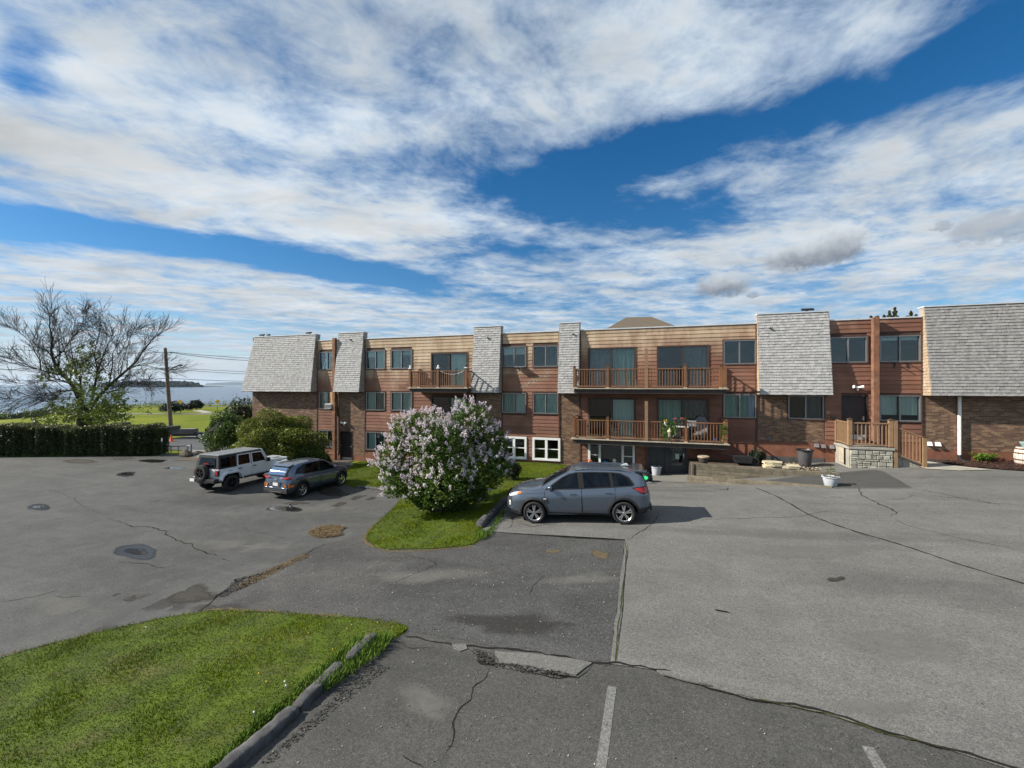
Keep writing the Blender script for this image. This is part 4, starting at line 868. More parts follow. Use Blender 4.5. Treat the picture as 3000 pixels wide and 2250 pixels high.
wallbox('block_footing', 4.4, 8.05, .6, 1.515, BLOCK, -.03); wallbox('block_footing', 11.80, 18, .9, 1.695, BLOCK, -.03)
m = MB().box(-27.2, -27.0, .26, 14, -.6, 7.95).box(17.7, 17.95, .26, 14, 0, 7.95).box(-27, 17.7, 13.8, 14, -.6, 7.95); m.obj('rear_wall', MORTAR, B)
MB().box(-26.95, 17.7, .34, 13.8, 7.55, 7.7).obj('flat_roof', ROOFING, B)
MB().box(-26.9, 17.6, 1.6, 1.7, -.5, 7.5).box(-26.9, 17.6, .26, 1.6, 4.62, 4.72).box(-26.9, 17.6, .26, 1.6, 1.98, 2.08).obj('interior_partition', DARKI, B)
for a, b in ((-21.44, -19.62), (-17.57, -9.80), (-8.03, -4.62), (-3.43, 5.22), (8.24, 11.75)):
    MB().box(a, b, -.06, .30, ROOF_Z, ROOF_Z + .055).obj('parapet_flashing', FLASH, B); MB().box(a, b, 0.001, .28, 7.3, ROOF_Z - .001).obj('parapet', TRIM, B)
for a, b in ((-27.25, -21.5), (-19.6, -17.62), (-9.74, -8.08), (-4.56, -3.48), (5.28, 8.06), (11.81, 18)): MB().box(a, b, .02, .26, MBOT + .001, MTOP - .02).obj('upper_wall', TRIM, B)
# vertical corner strips and the two old posts
for x, z0, z1 in ((-21.44, .3, 7.98), (-19.665, .4, 7.9), (-17.56, .62, 7.98), (-9.81, .62, 7.98), (-8.02, .65, 7.98), (-4.62, .65, 7.98), (-3.42, .42, 7.98), (5.21, 2.1, 7.98), (11.745, 2.45, 7.98)):
    MB().box(x-.028, x+.028, -.05, 0, z0, z1).obj('corner_trim', TRIM, B)
o = MB().box(-19.90, -19.68, -.36, -.14, -.25, 8.12).obj('timber_post', POSTW, B, bevel=.012)
o = MB().box(9.83, 10.06, -.36, -.13, 2.3, 8.05).obj('timber_post', POSTW, B, bevel=.012)
# windows and doors
def wavy(x0, x1, z0, z1, y, mat, name, parent, amp=.018, per=.11):
    n = max(4, int((x1-x0)/.03)); vs = []
    for i in range(n+1):
        x = x0 + (x1-x0)*i/n; yy = y + amp*math.sin(x/per*6.283 + 2*math.sin(x*3)); vs += [(x, yy, z0), (x, yy, z1)]
    return obj(name, mesh(name, vs, [(2*i, 2*i+2, 2*i+3, 2*i+1) for i in range(n)], mat, True), parent)
def window(x0, x1, z0, z1, style, l, r, k):
    white = style in ('hung', 'picture'); fm = WHITEF if white else (BRONZE if style == 'door' else ALU); t = .07 if white else .045; xm = (x0+x1)/2
    m = MB(); fy0, fy1 = (-.075, .09) if white else (-.055, .09)
    def fr(a, b, c, d, w, y0, y1):
        m.box(a, a+w, y0, y1, c, d); m.box(b-w, b, y0, y1, c, d); m.box(a+w, b-w, y0, y1, d-w, d); m.box(a+w, b-w, y0, y1, c, c+w)
    e = .05 if white else 0
    fr(x0-e, x1+e, z0-e, z1+e, t+e, fy0, fy1)
    if style == 'picture':
        xa, xb = x0 + (x1-x0)*.245, x0 + (x1-x0)*.755; m.box(xa-.06, xa+.06, fy0+.01, fy1-.01, z0+t, z1-t); m.box(xb-.06, xb+.06, fy0+.01, fy1-.01, z0+t, z1-t); zm = (z0+z1)/2+.02
        m.box(x0+t, xa-.06, .0, .06, zm-.022, zm+.022); m.box(xb+.06, x1-t, .0, .06, zm-.022, zm+.022); panes = [(x0+t, xa-.06), (xa+.06, xb-.06), (xb+.06, x1-t)]
    elif style == 'hung':
        m.box(xm-.07, xm+.07, fy0+.01, fy1-.01, z0+t, z1-t); zm = (z0+z1)/2; m.box(x0+t, xm-.07, .0, .06, zm-.022, zm+.022); m.box(xm+.07, x1-t, .0, .06, zm-.022, zm+.022); panes = [(x0+t, xm-.07), (xm+.07, x1-t)]
    else:
        w = .03 if style == 'slide' else .045; m.box(xm-w, xm+w, -.03, fy1-.012, z0+t, z1-t); panes = [(x0+t, xm-w), (xm+w, x1-t)]
    w = m.obj('window' if style != 'door' else 'sliding_door', fm, B)
    if not white:
        tr = MB(); 
        for a, b, c, d in ((x0-.05, x0, z0-.05, z1+.05), (x1, x1+.05, z0-.05, z1+.05), (x0, x1, z1, z1+.05), (x0, x1, z0-.05, z0)): tr.box(a, b, -.058, -.002, c, d)
        tr.obj('casing', TRIM, w)
    for i, (a, b) in enumerate(panes):
        scr = style == 'door' and i == 0
        MB().box(a-.004, b+.004, .030, .036, z0+t-.004, z1-t+.004).obj('pane', SCREEN if scr and l is None else GLASS, w)
        f = (l, r, r)[i] if style != 'picture' else None
        if f is not None:
            zl = z0 + .05 + k.get('lift', 0)
            if k.get('blind'):
                bl = MB(); z = zl
                while z < z1 - .06: bl.box(a+.02, b-.02, .10, .105, z, z+.033); z += .042
                bl.obj('window_blind', CUR_P, w)
            else: wavy(a + .015, b - .015, zl, z1-.04, .13, f, 'curtain', w, .014 if f in (CUR_P, CUR_D) else .03, .105 if f is not CUR_G else .2)
        if k.get('shade'): MB().box(a+.01, b-.01, .10, .108, z1-.04-(z1-z0)*k['shade'], z1-.03).obj('roller_shade', CUR_P, w)
    if k.get('extra'): wavy(x1-.30, x1-.06, z0+.05, z1-.05, .085, k['extra'], 'curtain', w, .02, .12)
    return w
WO = {}
for a in WIN: WO[(a[0], a[2])] = window(*a)
def door(x0, x1, z0, z1, mat, glass=False, kick=False, handle=1):
    m = MB(); t = .06
    m.box(x0, x0+t, -.03, .2, z0, z1); m.box(x1-t, x1, -.03, .2, z0, z1); m.box(x0+t, x1-t, -.03, .2, z1-t, z1)
    f = m.obj('door', mat, B); l = MB(); a, b = x0+t, x1-t
    if glass:
        l.box(a, a+.15, .08, .13, z0, z1-t); l.box(b-.15, b, .08, .13, z0, z1-t); l.box(a+.15, b-.15, .08, .13, z0, z0+.48); l.box(a+.15, b-.15, .08, .13, z1-t-.12, z1-t)
    else: l.box(a, b, .08, .13, z0, z1-t)
    l.obj('door_leaf', mat, f)
    if glass:
        MB().box(a+.15, b-.15, .10, .106, z0+.48, z1-t-.12).obj('pane', GLASS, f)
        MB().box(a+.33, a+.52, .092, .096, z0+.82, z0+1.1).obj('paper_notice', PAPER, f)
    if kick: MB().box(a+.02, b-.02, .074, .079, z0+.03, z0+.26).obj('kick_plate', KICK, f)
    hx = b-.09 if handle > 0 else a+.09
    if handle: h = MB(); h.box(hx-.03, hx+.03, .055, .08, z0+.9, z0+1.12); h.tube([(hx, .055, z0+1.0), (hx, .01, z0+1.0), (hx-.09*handle, .005, z0+1.0)], .012, 6); h.obj('door_handle', CHROME, f)
    return f
door(*DOORS[0], DOORB, kick=True); door(*DOORS[1], DOORG, handle=0); door(*DOORS[2], DOORG, glass=True); door(*DOORS[3], DOORB, kick=True)
MB().box(-.02, 2.12, -.05, -.0, .24, .30).obj('door_sill', CONC_GREY, B)
MB().box(-1.0+.55, -.02, -.10, -.04, .45, 2.0).obj('wall_trim_board', POSTW, B)
# balconies
UB = mesh('baluster', [(-.5,-.5,0),(.5,-.5,0),(.5,.5,0),(-.5,.5,0),(-.5,-.5,1),(.5,-.5,1),(.5,.5,1),(-.5,.5,1)], BOXF, RAILW)
UBT = mesh('baluster', [(-.5,-.5,0),(.5,-.5,0),(.5,.5,0),(-.5,.5,0),(-.5,-.5,1),(.5,-.5,1),(.5,.5,1),(-.5,.5,1)], BOXF, RAILT)
def post(x, y, z, h, mat, par, w=.12, cap=RAILCAP):
    m = MB(); m.box(x-w/2, x+w/2, y-w/2, y+w/2, z, z+h); m.box(x-w/2-.015, x+w/2+.015, y-w/2-.015, y+w/2+.015, z, z+.05, 1)
    c = w/2+.018; m.box(x-c, x+c, y-c, y+c, z+h, z+h+.03, 2); m.add([(x-c+.01, y-c+.01, z+h+.03), (x+c-.01, y-c+.01, z+h+.03), (x+c-.01, y+c-.01, z+h+.03), (x-c+.01, y+c-.01, z+h+.03), (x, y, z+h+.07)], [(0, 1, 4), (1, 2, 4), (2, 3, 4), (3, 0, 4)], 2)
    return m.obj('post', [mat, RAILCAP if mat is RAILT else DECK, cap], par)
def rails(p, q, z, par, mat, ub, h=1.0, sp=.13, z2=None):
    """railing bay from p to q (xy); z2: floor height at q for a sloping one"""
    p, q = Vector(p), Vector(q); z2 = z if z2 is None else z2; d = q - p; L = d.length; u = d/L; nn = Vector((-u.y, u.x))
    def bar(lo, hi, w, name):
        m = MB(); v = []
        for e, zz in ((p, z), (q, z2)):
            for s in (-1, 1):
                for k in (lo, hi): v.append((e.x+nn.x*w/2*s, e.y+nn.y*w/2*s, zz+k))
        m.add(v, [(0, 1, 3, 2), (4, 6, 7, 5), (0, 4, 5, 1), (2, 3, 7, 6), (1, 5, 7, 3), (0, 2, 6, 4)]); return m.obj(name, mat, par)
    bar(h-.05, h, .075, 'top_rail'); bar(.07, .13, .05, 'bottom_rail'); n = int(L/sp); a = math.atan2(u.y, u.x)
    for i in range(n):
        t = (i+.5)/n; c = p + d*t; zz = z + (z2-z)*t
        obj('baluster', ub, par, (c.x, c.y, zz+.13), (0, 0, a), (.034, .034, h-.18))
def balcony(x0, x1, z, fp, div=None, wallposts=True):
    b = empty('balcony', B); y = -1.27
    MB().box(x0-.05, x1+.05, y-.05, -.06, z-.045, z).obj('deck', DECK, b)
    m = MB().box(x0+.05, x1-.05, y+.05, y+.13, z-.27, z-.046).box(x0+.05, x0+.12, y+.13, -.06, z-.27, z-.046).box(x1-.12, x1-.05, y+.13, -.06, z-.27, z-.046); m.obj('beam', BEAM, b)
    MB().box(x0+.13, x1-.13, y+.14, -.06, z-.20, z-.17).obj('soffit', BEAM, b)
    for x in fp: post(x, y+.05, z, 1.12, RAILW, b)
    if div is not None: MB().box(div-.07, div+.005, y-.03, y+.09, z, z+2.0).box(div+.007, div+.08, y-.03, y+.09, z, z+2.0).obj('privacy_post', RAILT, b)
    xs = sorted(list(fp) + ([div] if div is not None else []))
    for a, c in zip(xs, xs[1:]): rails((a+.06, y+.05), (c-.06, y+.05), z, b, RAILW, UB)
    for x in (fp[0], fp[-1]):
        post(x, -.12, z, 1.12, RAILW, b); rails((x, y+.11), (x, -.18), z, b, RAILW, UB)
    return b
balcony(-3.64, 3.72, 4.82, (-3.56, -1.84, 1.87, 3.64), .05); balcony(-3.70, 3.78, 2.17, (-3.60, -1.84, 1.90, 3.68), .05)
balcony(-13.55, -9.72, 4.82, (-13.45, -11.58, -9.80)); balcony(-13.55, -9.72, 2.17, (-13.45, -11.52, -9.80))
# fittings on the facade and roof
def pipe_vent(x, z, y): m = MB(); m.tube([(x, y+.1, z), (x, y-.10, z-.01)], .05, 10); m.obj('drain_spout', BEAM, B, True)
for px, py in ((1027, 994.8), (1430, 989.7), (1680, 978.8), (2256, 962)): x, z = fac(px, py, -.18); pipe_vent(x, z, -MD + (MD-.1)*(z-MBOT)/(MTOP-MBOT))
def flood(x, y, z, s=1.0):
    m = MB(); m.box(x-.05, x+.05, y-.05, y+.05, z, z+.12, 0); m.box(x-.25*s, x+.25*s, y-.10, y+.05, z+.11, z+.19, 1, Matrix.Translation((x, y, z)) @ Matrix.Rotation(.45, 4, 'X') @ Matrix.Translation((-x, -y, -z)))
    m.obj('roof_floodlight', [BEAM, PLASTIC], B)
flood(-26.4, .12, MTOP+.04, .8); flood(-22.2, .12, MTOP+.04, .8); flood(7.4, .12, MTOP+.04, 1.0); flood(-25.9, .2, MTOP+.04, .4)
def seclight(x, z, y=-.02):
    m = MB(); m.lathe([(.06, 0), (.06, .03), (.03, .05)], 12, 0, (x, y, z), Matrix.Rotation(math.pi/2, 3, 'X'))
    for s in (-1, 1): m.tube([(x, y-.05, z), (x+s*.08, y-.12, z+.03), (x+s*.20, y-.16, z+.05)], [.03, .045, .075], 10)
    m.box(x-.03, x+.03, y-.10, y-.03, z-.13, z-.02); m.obj('security_light', WHITEP, B, True)
seclight(*fac(1011, 1240)); seclight(*fac(2510, 1136))
wp = WO[(-21.25, Z2[0])]
MB().box(-20.26, -19.93, -.12, -.075, 3.72, 4.50).obj('plywood_panel', PLY, wp); m = MB().box(-20.45, -19.95, -.42, .02, 3.38, 3.72); m.box(-20.43, -19.97, -.425, -.421, 3.41, 3.69, 1); m.obj('air_conditioner', [WHITEP, GREYC], wp, bevel=.01)
for x, z in ((-6.85, 5.97), (10.75, 5.97), (11.2, 5.97)): m = MB().box(x-.018, x+.018, -.3, 0, z, z+.03).box(x-.018, x+.018, -.06, -.02, z-.2, z); m.obj('bracket', BLACKM if x > 0 else WHITEP, B)
MB().box(-7.2, -6.55, -.32, .0, 6.0, 6.025).obj('window_shelf', ALU, B)
xd, _ = fac(2812, 1250, -.12); m = MB(); m.tube([(xd, -.10, MBOT-.04), (xd, -.10, 1.95)], .062, 14); d = m.obj('downspout', WHITEP, B, True)
MB().tube([(xd, -.10, 1.955), (xd, -.10, 1.80), (xd+.06, -.16, 1.70), (xd+.28, -.30, 1.66)], .068, 12).obj('downspout_elbow', PLASTIC, d, True)
def dryer(x, z, mat): m = MB(); m.add([(x-.08, 0, z+.09), (x+.08, 0, z+.09), (x-.08, 0, z-.08), (x+.08, 0, z-.08), (x-.09, -.13, z-.07), (x+.09, -.13, z-.07), (x-.08, -.05, z+.08), (x+.08, -.05, z+.08)], [(0, 1, 7, 6), (6, 7, 5, 4), (4, 5, 3, 2), (0, 6, 4, 2), (1, 3, 5, 7)]); m.obj('vent_hood', mat, B, loc=(0, -.012, 0))
for px, py in ((2720, 1300), (2745, 1301)): dryer(*fac(px, py), WHITEP)
for px, py in ((2391, 1305), (2411, 1307), (2436, 1309)): dryer(*fac(px, py), GREYC)
x, z = fac(2254, 1284); MB().box(x-.06, x+.06, -.05, -.01, z-.08, z+.06).obj('outlet_cover', CONC_GREY, B)
def font(txt, size, mat, parent, loc, rot, name='lettering', ext=.002):
    c = bpy.data.curves.new('t', 'FONT'); c.body = txt; c.size = size; c.align_x = 'CENTER'; c.align_y = 'CENTER'; c.extrude = ext
    o = bpy.data.objects.new('t', c); COL.objects.link(o); bpy.context.view_layer.update()
    me = bpy.data.meshes.new_from_object(o.evaluated_get(bpy.context.evaluated_depsgraph_get())); bpy.data.objects.remove(o); bpy.data.curves.remove(c)
    me.materials.clear(); me.materials.append(mat); return obj(name, me, parent, loc, rot)
x, z = fac(2425, 1208); font('6', .24, TANP, B, (x, -.045, z), (math.pi/2, 0, 0), 'unit_number', .006)
m = MB().box(x+.12, x+.30, -.13, -.04, z-.30, z-.18); m.obj('mailbox', BLACKM, B, bevel=.01)
# ---------------------------------------------------------------- porch, retaining walls, bed by the entrance
P = thing('entrance_porch', 'raised concrete porch with stone facing, tan railing and steps at the upper side door', 'porch', (9.2, -.7, 1.35)); P.location = (0, 0, 0)
PX0, PX1, PY, PZ = 8.49, 10.04, -1.44, 2.30
m = MB(); m.box(PX0, PX1, PY, -.02, .9, PZ-.10); m.obj('base', CONC, P)
MB().box(PX0-.06, PX1+.05, PY-.07, -.015, PZ-.10, PZ).obj('slab', CONC, P, bevel=.012)
m = MB(); m.box(PX0-.05, PX0-.001, -1.05, -.55, 1.5, PZ-.12); m.obj('access_panel', DECK, P); MB().box(PX0-.056, PX0-.002, -1.10, -1.05, 1.45, PZ-.12).obj('panel_gap', BLACK, P)
def stones():
    r = random.Random(5); z = 1.18; x0, x1 = PX0+.02, PX1-.01
    while z < PZ-.16:
        h = min(r.choice((.09, .13, .16, .19)), PZ-.115-z); x = x0
        while x < x1-.03:
            w = min(r.uniform(.13, .36), x1-x);  w = x1-x if x1-x-w < .08 else w
            parts = [(z, h)] if r.random() < .75 or h < .15 else [(z, h*.5), (z+h*.5, h*.5)]
            for zz, hh in parts:
                q = MB(); j = lambda s: r.uniform(-s, s); y = PY-.045+j(.014)
                q.add([(x+.008+j(.006), PY+.01, zz+.006), (x+w-.008+j(.006), PY+.01, zz+.006), (x+w-.008, PY+.01, zz+hh-.006), (x+.008, PY+.01, zz+hh-.006), (x+.022+j(.01), y, zz+.016+j(.006)), (x+w-.022+j(.01), y+j(.01), zz+.016), (x+w-.022, y+j(.01), zz+hh-.018+j(.006)), (x+.022, y, zz+hh-.018)], [(4, 5, 6, 7), (0, 1, 5, 4), (1, 2, 6, 5), (2, 3, 7, 6), (3, 0, 4, 7)])
                q.obj('stone', STONE, P, bevel=.006)
            x += w
        z += h
stones()
post(8.52, -1.40, PZ, 1.18, RAILT, P, .14); post(9.97, -1.40, PZ, 1.18, RAILT, P, .14); post(8.52, -.10, PZ, 1.05, RAILT, P, .12)
MB().box(10.06, 10.20, -1.47, -1.33, 1.2, 3.45).obj('post', RAILT, P, bevel=.006)
rails((8.59, -1.40), (9.90, -1.40), PZ, P, RAILT, UBT, 1.06, .145); rails((8.52, -1.33), (8.52, -.16), PZ, P, RAILT, UBT, 1.06, .105)
rails((10.20, -1.40), (11.05, -1.40), PZ-.35, P, RAILT, UBT, 1.25, .11, 1.72-.15)
MB().box(11.05, 11.19, -1.47, -1.33, 1.35, 2.80).obj('post', RAILT, P, bevel=.006); MB().box(11.03, 11.21, -1.49, -1.31, 2.80, 2.84).obj('post_cap', RAILCAP, P)
for i, (a, b, z) in enumerate(((10.07, 10.42, 2.08), (10.43, 10.78, 1.86), (10.79, 11.12, 1.66))): MB().box(a, b, -1.30, -.05, 1.0, z).obj('step', CONC, P, bevel=.01)
# walkway, mulch bed
sheet('concrete_walk', [(11.0, -.05), (11.0, -1.75), (11.9, -2.1), (13.0, -1.9), (12.2, -.9), (12.0, -.05)], .055, CONC, .6)
MUL = [(12.05, -.05), (12.4, -.95), (13.2, -1.8), (14.2, -2.3), (16, -2.6), (19, -2.7), (19, -.05)]
sheet('mulch_bed', smooth_poly(MUL, 1), .075, MULCHM, .4)
tag(strew('mulch_chips', MUL, 5200, .09, .03, MULCHM, .05, 9, .07, .5), 'dark brown bark mulch chips in the bed by the right brick wall', 'mulch')
# timber retaining walls beside the sunken entrance
def boards(name, label, rows, z_of, p, q, th, h, n_split, seed, cap=False):
    """stack of boards from p to q; z_of(t) top height; drawn down to the ground"""
    r = random.Random(seed); root = thing(name, label, 'retaining wall', (0, 0, 0)); p, q = Vector(p), Vector(q); d = q-p; u = d.normalized(); nn = Vector((-u.y, u.x))
    for k in range(rows):
        cuts = sorted([0, 1] + [r.uniform(.15, .85) for _ in range(n_split)])
        for t0, t1 in zip(cuts, cuts[1:]):
            a, b = p+d*t0+u*.004, p+d*t1-u*.004; jo = r.uniform(-.006, .006); v = []
            for e, t in ((a, t0), (b, t1)):
                zt = z_of(t) - k*(h+.006)
                for s in (0, 1):
                    for zz in (zt-h, zt): v.append((e.x+nn.x*(th*s)+nn.x*jo, e.y+nn.y*(th*s)+nn.y*jo, zz))
            g0, g1 = Hs(a.x, a.y), Hs(b.x, b.y)
            if v[1][2] < g0 - .02 and v[5][2] < g1 - .02: continue
            MB().add(v, [(0, 1, 3, 2), (4, 6, 7, 5), (0, 4, 5, 1), (2, 3, 7, 6), (1, 5, 7, 3), (0, 2, 6, 4)]).obj('timber_board', TIMBER, root, bevel=.008)
    return root
ul, ur = (2.15, -2.25), (7.55, -3.0)
up_ = boards('retaining_wall', 'upper tier of the weathered timber wall holding the bed beside the sunken entrance', 6, lambda t: 1.36 + .02*t, ul, ur, .10, .135, 1, 3)
ll = A(2012, 1419); lr = A(2438, 1432)
lo_ = boards('retaining_wall', 'low front tier of weathered timbers edging the parking lot below the bed', 3, lambda t: .86 + .42*t, ll, lr, .14, .15, 2, 4)
m = MB().box(2.06, 2.14, -2.30, -2.05, .2, 1.36); m.obj('end_board', TIMBER, up_); MB().box(2.08, 2.14, -2.04, -.2, .2, 1.10).obj('return_board', BEAM, up_)
sheet('planting_bed', [(2.1, -.03), (2.1, -2.2), (7.5, -2.95), (8.45, -1.6), (8.45, -.03)], 0, SOIL, .5, .6, None, 'structure', lambda x, y: 1.22 + .03*(x-5)*.3)
tag(strew('gravel', [(6.3, -.3), (6.2, -2.2), (7.6, -2.9), (8.4, -1.7), (8.4, -.3)], 2600, .06, .05, GRAVELM, .03, 12, 0, .9), 'tan gravel and dead leaves beside the grey bin', 'gravel')
bpy.data.objects['gravel'].location.z = .0
for o in [bpy.data.objects['gravel']]:
    co = np.empty(len(o.data.vertices)*3, np.float32); o.data.vertices.foreach_get('co', co); co = co.reshape(-1, 3); co[:, 2] += 1.25 - H(co[:, 0], co[:, 1]); o.data.vertices.foreach_set('co', co.ravel()); o.data.update()
bz = 1.235
# ---------------------------------------------------------------- kerbs
def kerb_log(name, pts, label, w=.18, h=.115, seed=1, parent=None):
    r = random.Random(seed); pts = [Vector((p[0], p[1], 0)) for p in pts]; L = (pts[-1]-pts[0]).length; n = max(8, int(L/.055)); vs, fs = [], []; prof = [(-.5, -.3), (-.5, .30), (-.49, .75), (-.40, .96), (-.1, 1.0), (.22, .98), (.43, .90), (.5, .62), (.5, .25), (.5, -.3)]; K = len(prof)
    d = (pts[1]-pts[0]).normalized(); nn = Vector((-d.y, d.x, 0)); ph = [r.uniform(0, 6) for _ in range(6)]
    for i in range(n+1):
        t = i/n; c = pts[0]+(pts[1]-pts[0])*t; e = min(1, .8 + 8*min(t, 1-t)*L*.3); wob = .02*math.sin(t*L*3+ph[0])
        for k, (a, b) in enumerate(prof):
            jx, jz = r.uniform(-.009, .009), r.uniform(-.016, .008); x = c + nn*(a*w*e + wob + jx); vs.append((x.x, x.y, Hs(c.x, c.y) + .03 + b*h*e + jz))
    fs = [(i*K+k, (i+1)*K+k, (i+1)*K+k+1, i*K+k+1) for i in range(n) for k in range(K-1)] + [tuple(range(K)), tuple(n*K+k for k in range(K-1, -1, -1))]
    o = obj(name, mesh(name, vs, fs, CURB, True)); return tag(o, label, 'kerb', 'weathered concrete kerb pieces')
kerb_log('concrete_kerb', [A(1098, 1872), A(1020, 1945)], 'short loose kerb stone at the tip of the near lawn', seed=1)
kerb_log('concrete_kerb', [A(1000, 1962), A(868, 2085)], 'weathered kerb along the near lawn, upper of the two long pieces', seed=2)
kerb_log('concrete_kerb', [A(862, 2092), A(600, 2330)], 'weathered kerb along the near lawn, running out of the bottom of the picture', seed=3)
kerb_log('concrete_kerb', [A(1407, 1548), A(1428, 1524)], 'short loose kerb stone ahead of the grey SUV', .26, .18, seed=4)
kerb_log('concrete_kerb', [A(1431, 1521), A(1515, 1438)], 'long weathered kerb under the nose of the grey SUV', .22, .15, seed=5)
kerb_log('concrete_kerb', [A(1050, 1428), A(1160, 1440)], 'flat buried kerb between the lower lot and the lilac lawn', .2, .07, seed=6)
m = MB().box(-18.4, -17.3, -1.55, -1.42, -.2, .12); tag(m.obj('door_side_kerb', CONC), 'thin concrete edge beside the lower brown door', 'kerb')
# ---------------------------------------------------------------- parking bay signs
def bay_sign(base, top, txt, label, pw=.24, ph=.19, twist=0.0):
    b, t = Vector(base), Vector(top); root = thing('parking_bay_sign', label, 'sign', b, 0, 'numbered parking bay signs'); d = t-b; mm = MB(); mm.tube([(0, 0, -.1), d], .02, 6); mm.obj('post', GREENP, root)
    ang = math.atan2(d.x*cyw + d.y*syw, d.z); c = d + Vector((0, 0, .06)); f = Vector((syw, -cyw, 0))*.03
    R = Matrix.Rotation(YAW + twist, 4, 'Z') @ Matrix.Rotation(ang, 4, 'Y'); pl = MB(); pl.box(-pw/2, pw/2, -.005, .005, -ph/2, ph/2); o = pl.obj('plate', SIGNW, root, bevel=.003); o.matrix_local = Matrix.Translation(c+f) @ R
    if txt:
        bd = MB(); e = .012
        for q in ((-pw/2+.008, pw/2-.008, ph/2-.014, ph/2-.008), (-pw/2+.008, pw/2-.008, -ph/2+.008, -ph/2+.014), (-pw/2+.008, -pw/2+.014, -ph/2+.014, ph/2-.014), (pw/2-.014, pw/2-.008, -ph/2+.014, ph/2-.014)): bd.box(q[0], q[1], -.0065, -.0055, q[2], q[3])
        b2 = bd.obj('border', INK, root); b2.matrix_local = o.matrix_local.copy()
        tx = font(txt, .155, INK, root, (0, 0, 0), (0, 0, 0), 'number'); tx.matrix_local = Matrix.Translation(c+f) @ R @ Matrix.Translation((0, -.008, 0)) @ Matrix.Rotation(math.pi/2, 4, 'X')
    return root
b = at(1113, 1427); bay_sign(b, b + Vector((.0, 0, 1.22)), '30', 'upright bay sign with the number 30 beside the lilac lawn')
b = at(1405, 1500); bay_sign(b, b + Vector((-.57*cyw, -.57*syw, 1.20)), '25', 'leaning bay sign with the number 25 in front of the lilac', .24, .22)
b = at(409, 1328); bay_sign(b, b + Vector((0, 0, 1.12)), '', 'bay sign with a white plate at the end of the hedge', .30, .19, .35)
b = at(473, 1339); bay_sign(b, b + Vector((.08, 0, 1.15)), '', 'bay sign seen edge-on just right of the hedge end', .09, .24, .0)
# ---------------------------------------------------------------- pole, wires, fence pipe, cone, boulders
def pt(px, py, Z): X = (px-1500)/FPX*Z; x, y = camxy(X, Z); return Vector((x, y, 5 + (1127-py)/FPX*Z))
PZd = 53.0
pb, ptop = pt(503, 1127, PZd), pt(484, 1020, PZd); pb.z = Hs(pb.x, pb.y) - .5
up = thing('utility_pole', 'leaning wooden utility pole with a street lamp arm beside the street', 'pole', (pb.x, pb.y, pb.z+.5)); off = up.location
m = MB(); m.tube([pb-off, (pb+ptop)/2-off, ptop-off], [.24, .21, .17], 12); m.obj('pole', POLE, up, True)
a0, a1 = pt(492, 1089, PZd), pt(522, 1071, PZd); m = MB(); m.tube([a0-off, (a0*.5+a1*.5)+Vector((0, 0, .08))-off, a1-off], .05, 8); m.obj('lamp_arm', STEELP, up, True)
h0 = a1-off; r = Vector((cyw, syw, 0)); m = MB(); m.tube([h0-r*.05, h0+r*.25+Vector((0, 0, .03)), h0+r*.6], [.07, .13, .05], 10); m.obj('lamp_head', GREYC, up, True)
m = MB(); q = ptop-off-Vector((0, 0, .5)); m.tube([q-r*.1, q+r*.9], .03, 6); m.obj('insulator_arm', STEELP, up)
def wire(a, b, sag, rad, label):
    pts = [a+(b-a)*(i/14) - Vector((0, 0, sag*4*(i/14)*(1-i/14))) for i in range(15)]; m = MB(); m.tube(pts, rad, 5); tag(m.obj('power_line', BLACKM), label, 'power line', 'power lines at the utility pole')
for i, (py0, py1, sg, rd, wd) in enumerate(((1031, 1052, .15, .032, 'topmost'), (1032, 1057, .35, .035, 'second'), (1076, 1090, .15, .028, 'third'), (1080, 1096, .2, .028, 'fourth'), (1108, 1117, .15, .032, 'lowest'))):
    wire(pt(494-i, py0, PZd), pt(800, py1, 78), sg, rd, f'{wd} power line running right from the pole to the building')
for i, (py0, py1, wd) in enumerate(((1032, 1000, 'upper'), (1078, 1068, 'middle'), (1108, 1098, 'lower'))): wire(pt(490, py0, PZd), pt(-220, py1, 40), .5, .026, f'{wd} power line running left from the pole through the bare tree')
g = at(561, 1334); rt = thing('pipe_barrier', 'galvanised pipe barrier at the lot entrance', 'barrier', g); zr = (pt(561, 1305, depth(g.x, g.y))).z
gl = pt(497, 1308, depth(g.x, g.y)+1.0); gr_ = pt(560, 1306, depth(g.x, g.y))
MB().tube([gl-g, gr_-g], .035, 8).obj('rail', STEELP, rt, True)
MB().tube([(0, 0, -.2), gr_-g+Vector((0, 0, .12))], .05, 8).obj('post', STEELP, rt, True); q = gr_-g+Vector((-.25*cyw, -.25*syw, 0)); MB().tube([(q.x, q.y, -.2), q], .04, 8).obj('post', STEELP, rt, True)
for t in (.08, .42): c = gl.lerp(gr_, t)-g; MB().tube([c, (c.x, c.y, c.z-.45)], .035, 8).obj('post', STEELP, rt, True)
def boulder(name, px, py, w, h, label, seed, Zadd=0):
    r = random.Random(seed); c = at(px, py); m = MB(); m.ball((0, 0, h*.35), 1, 12, 8, 0, (w/2, w*.4, h*.65)); ph = [r.uniform(0, 6) for _ in range(6)]
    m.v = [(x*(1+.16*math.sin(4*z/h+ph[0])+.1*math.sin(7*x/w+ph[1])), y*(1+.15*math.sin(5*x/w+ph[2])), z*(1+.14*math.sin(6*x/w+ph[3])+.08*math.sin(9*y/w+ph[4]))) for x, y, z in m.v]
    return tag(m.obj(name, ROCK, None, False, 0, c), label, 'boulder', 'boulders by the lot entrance')
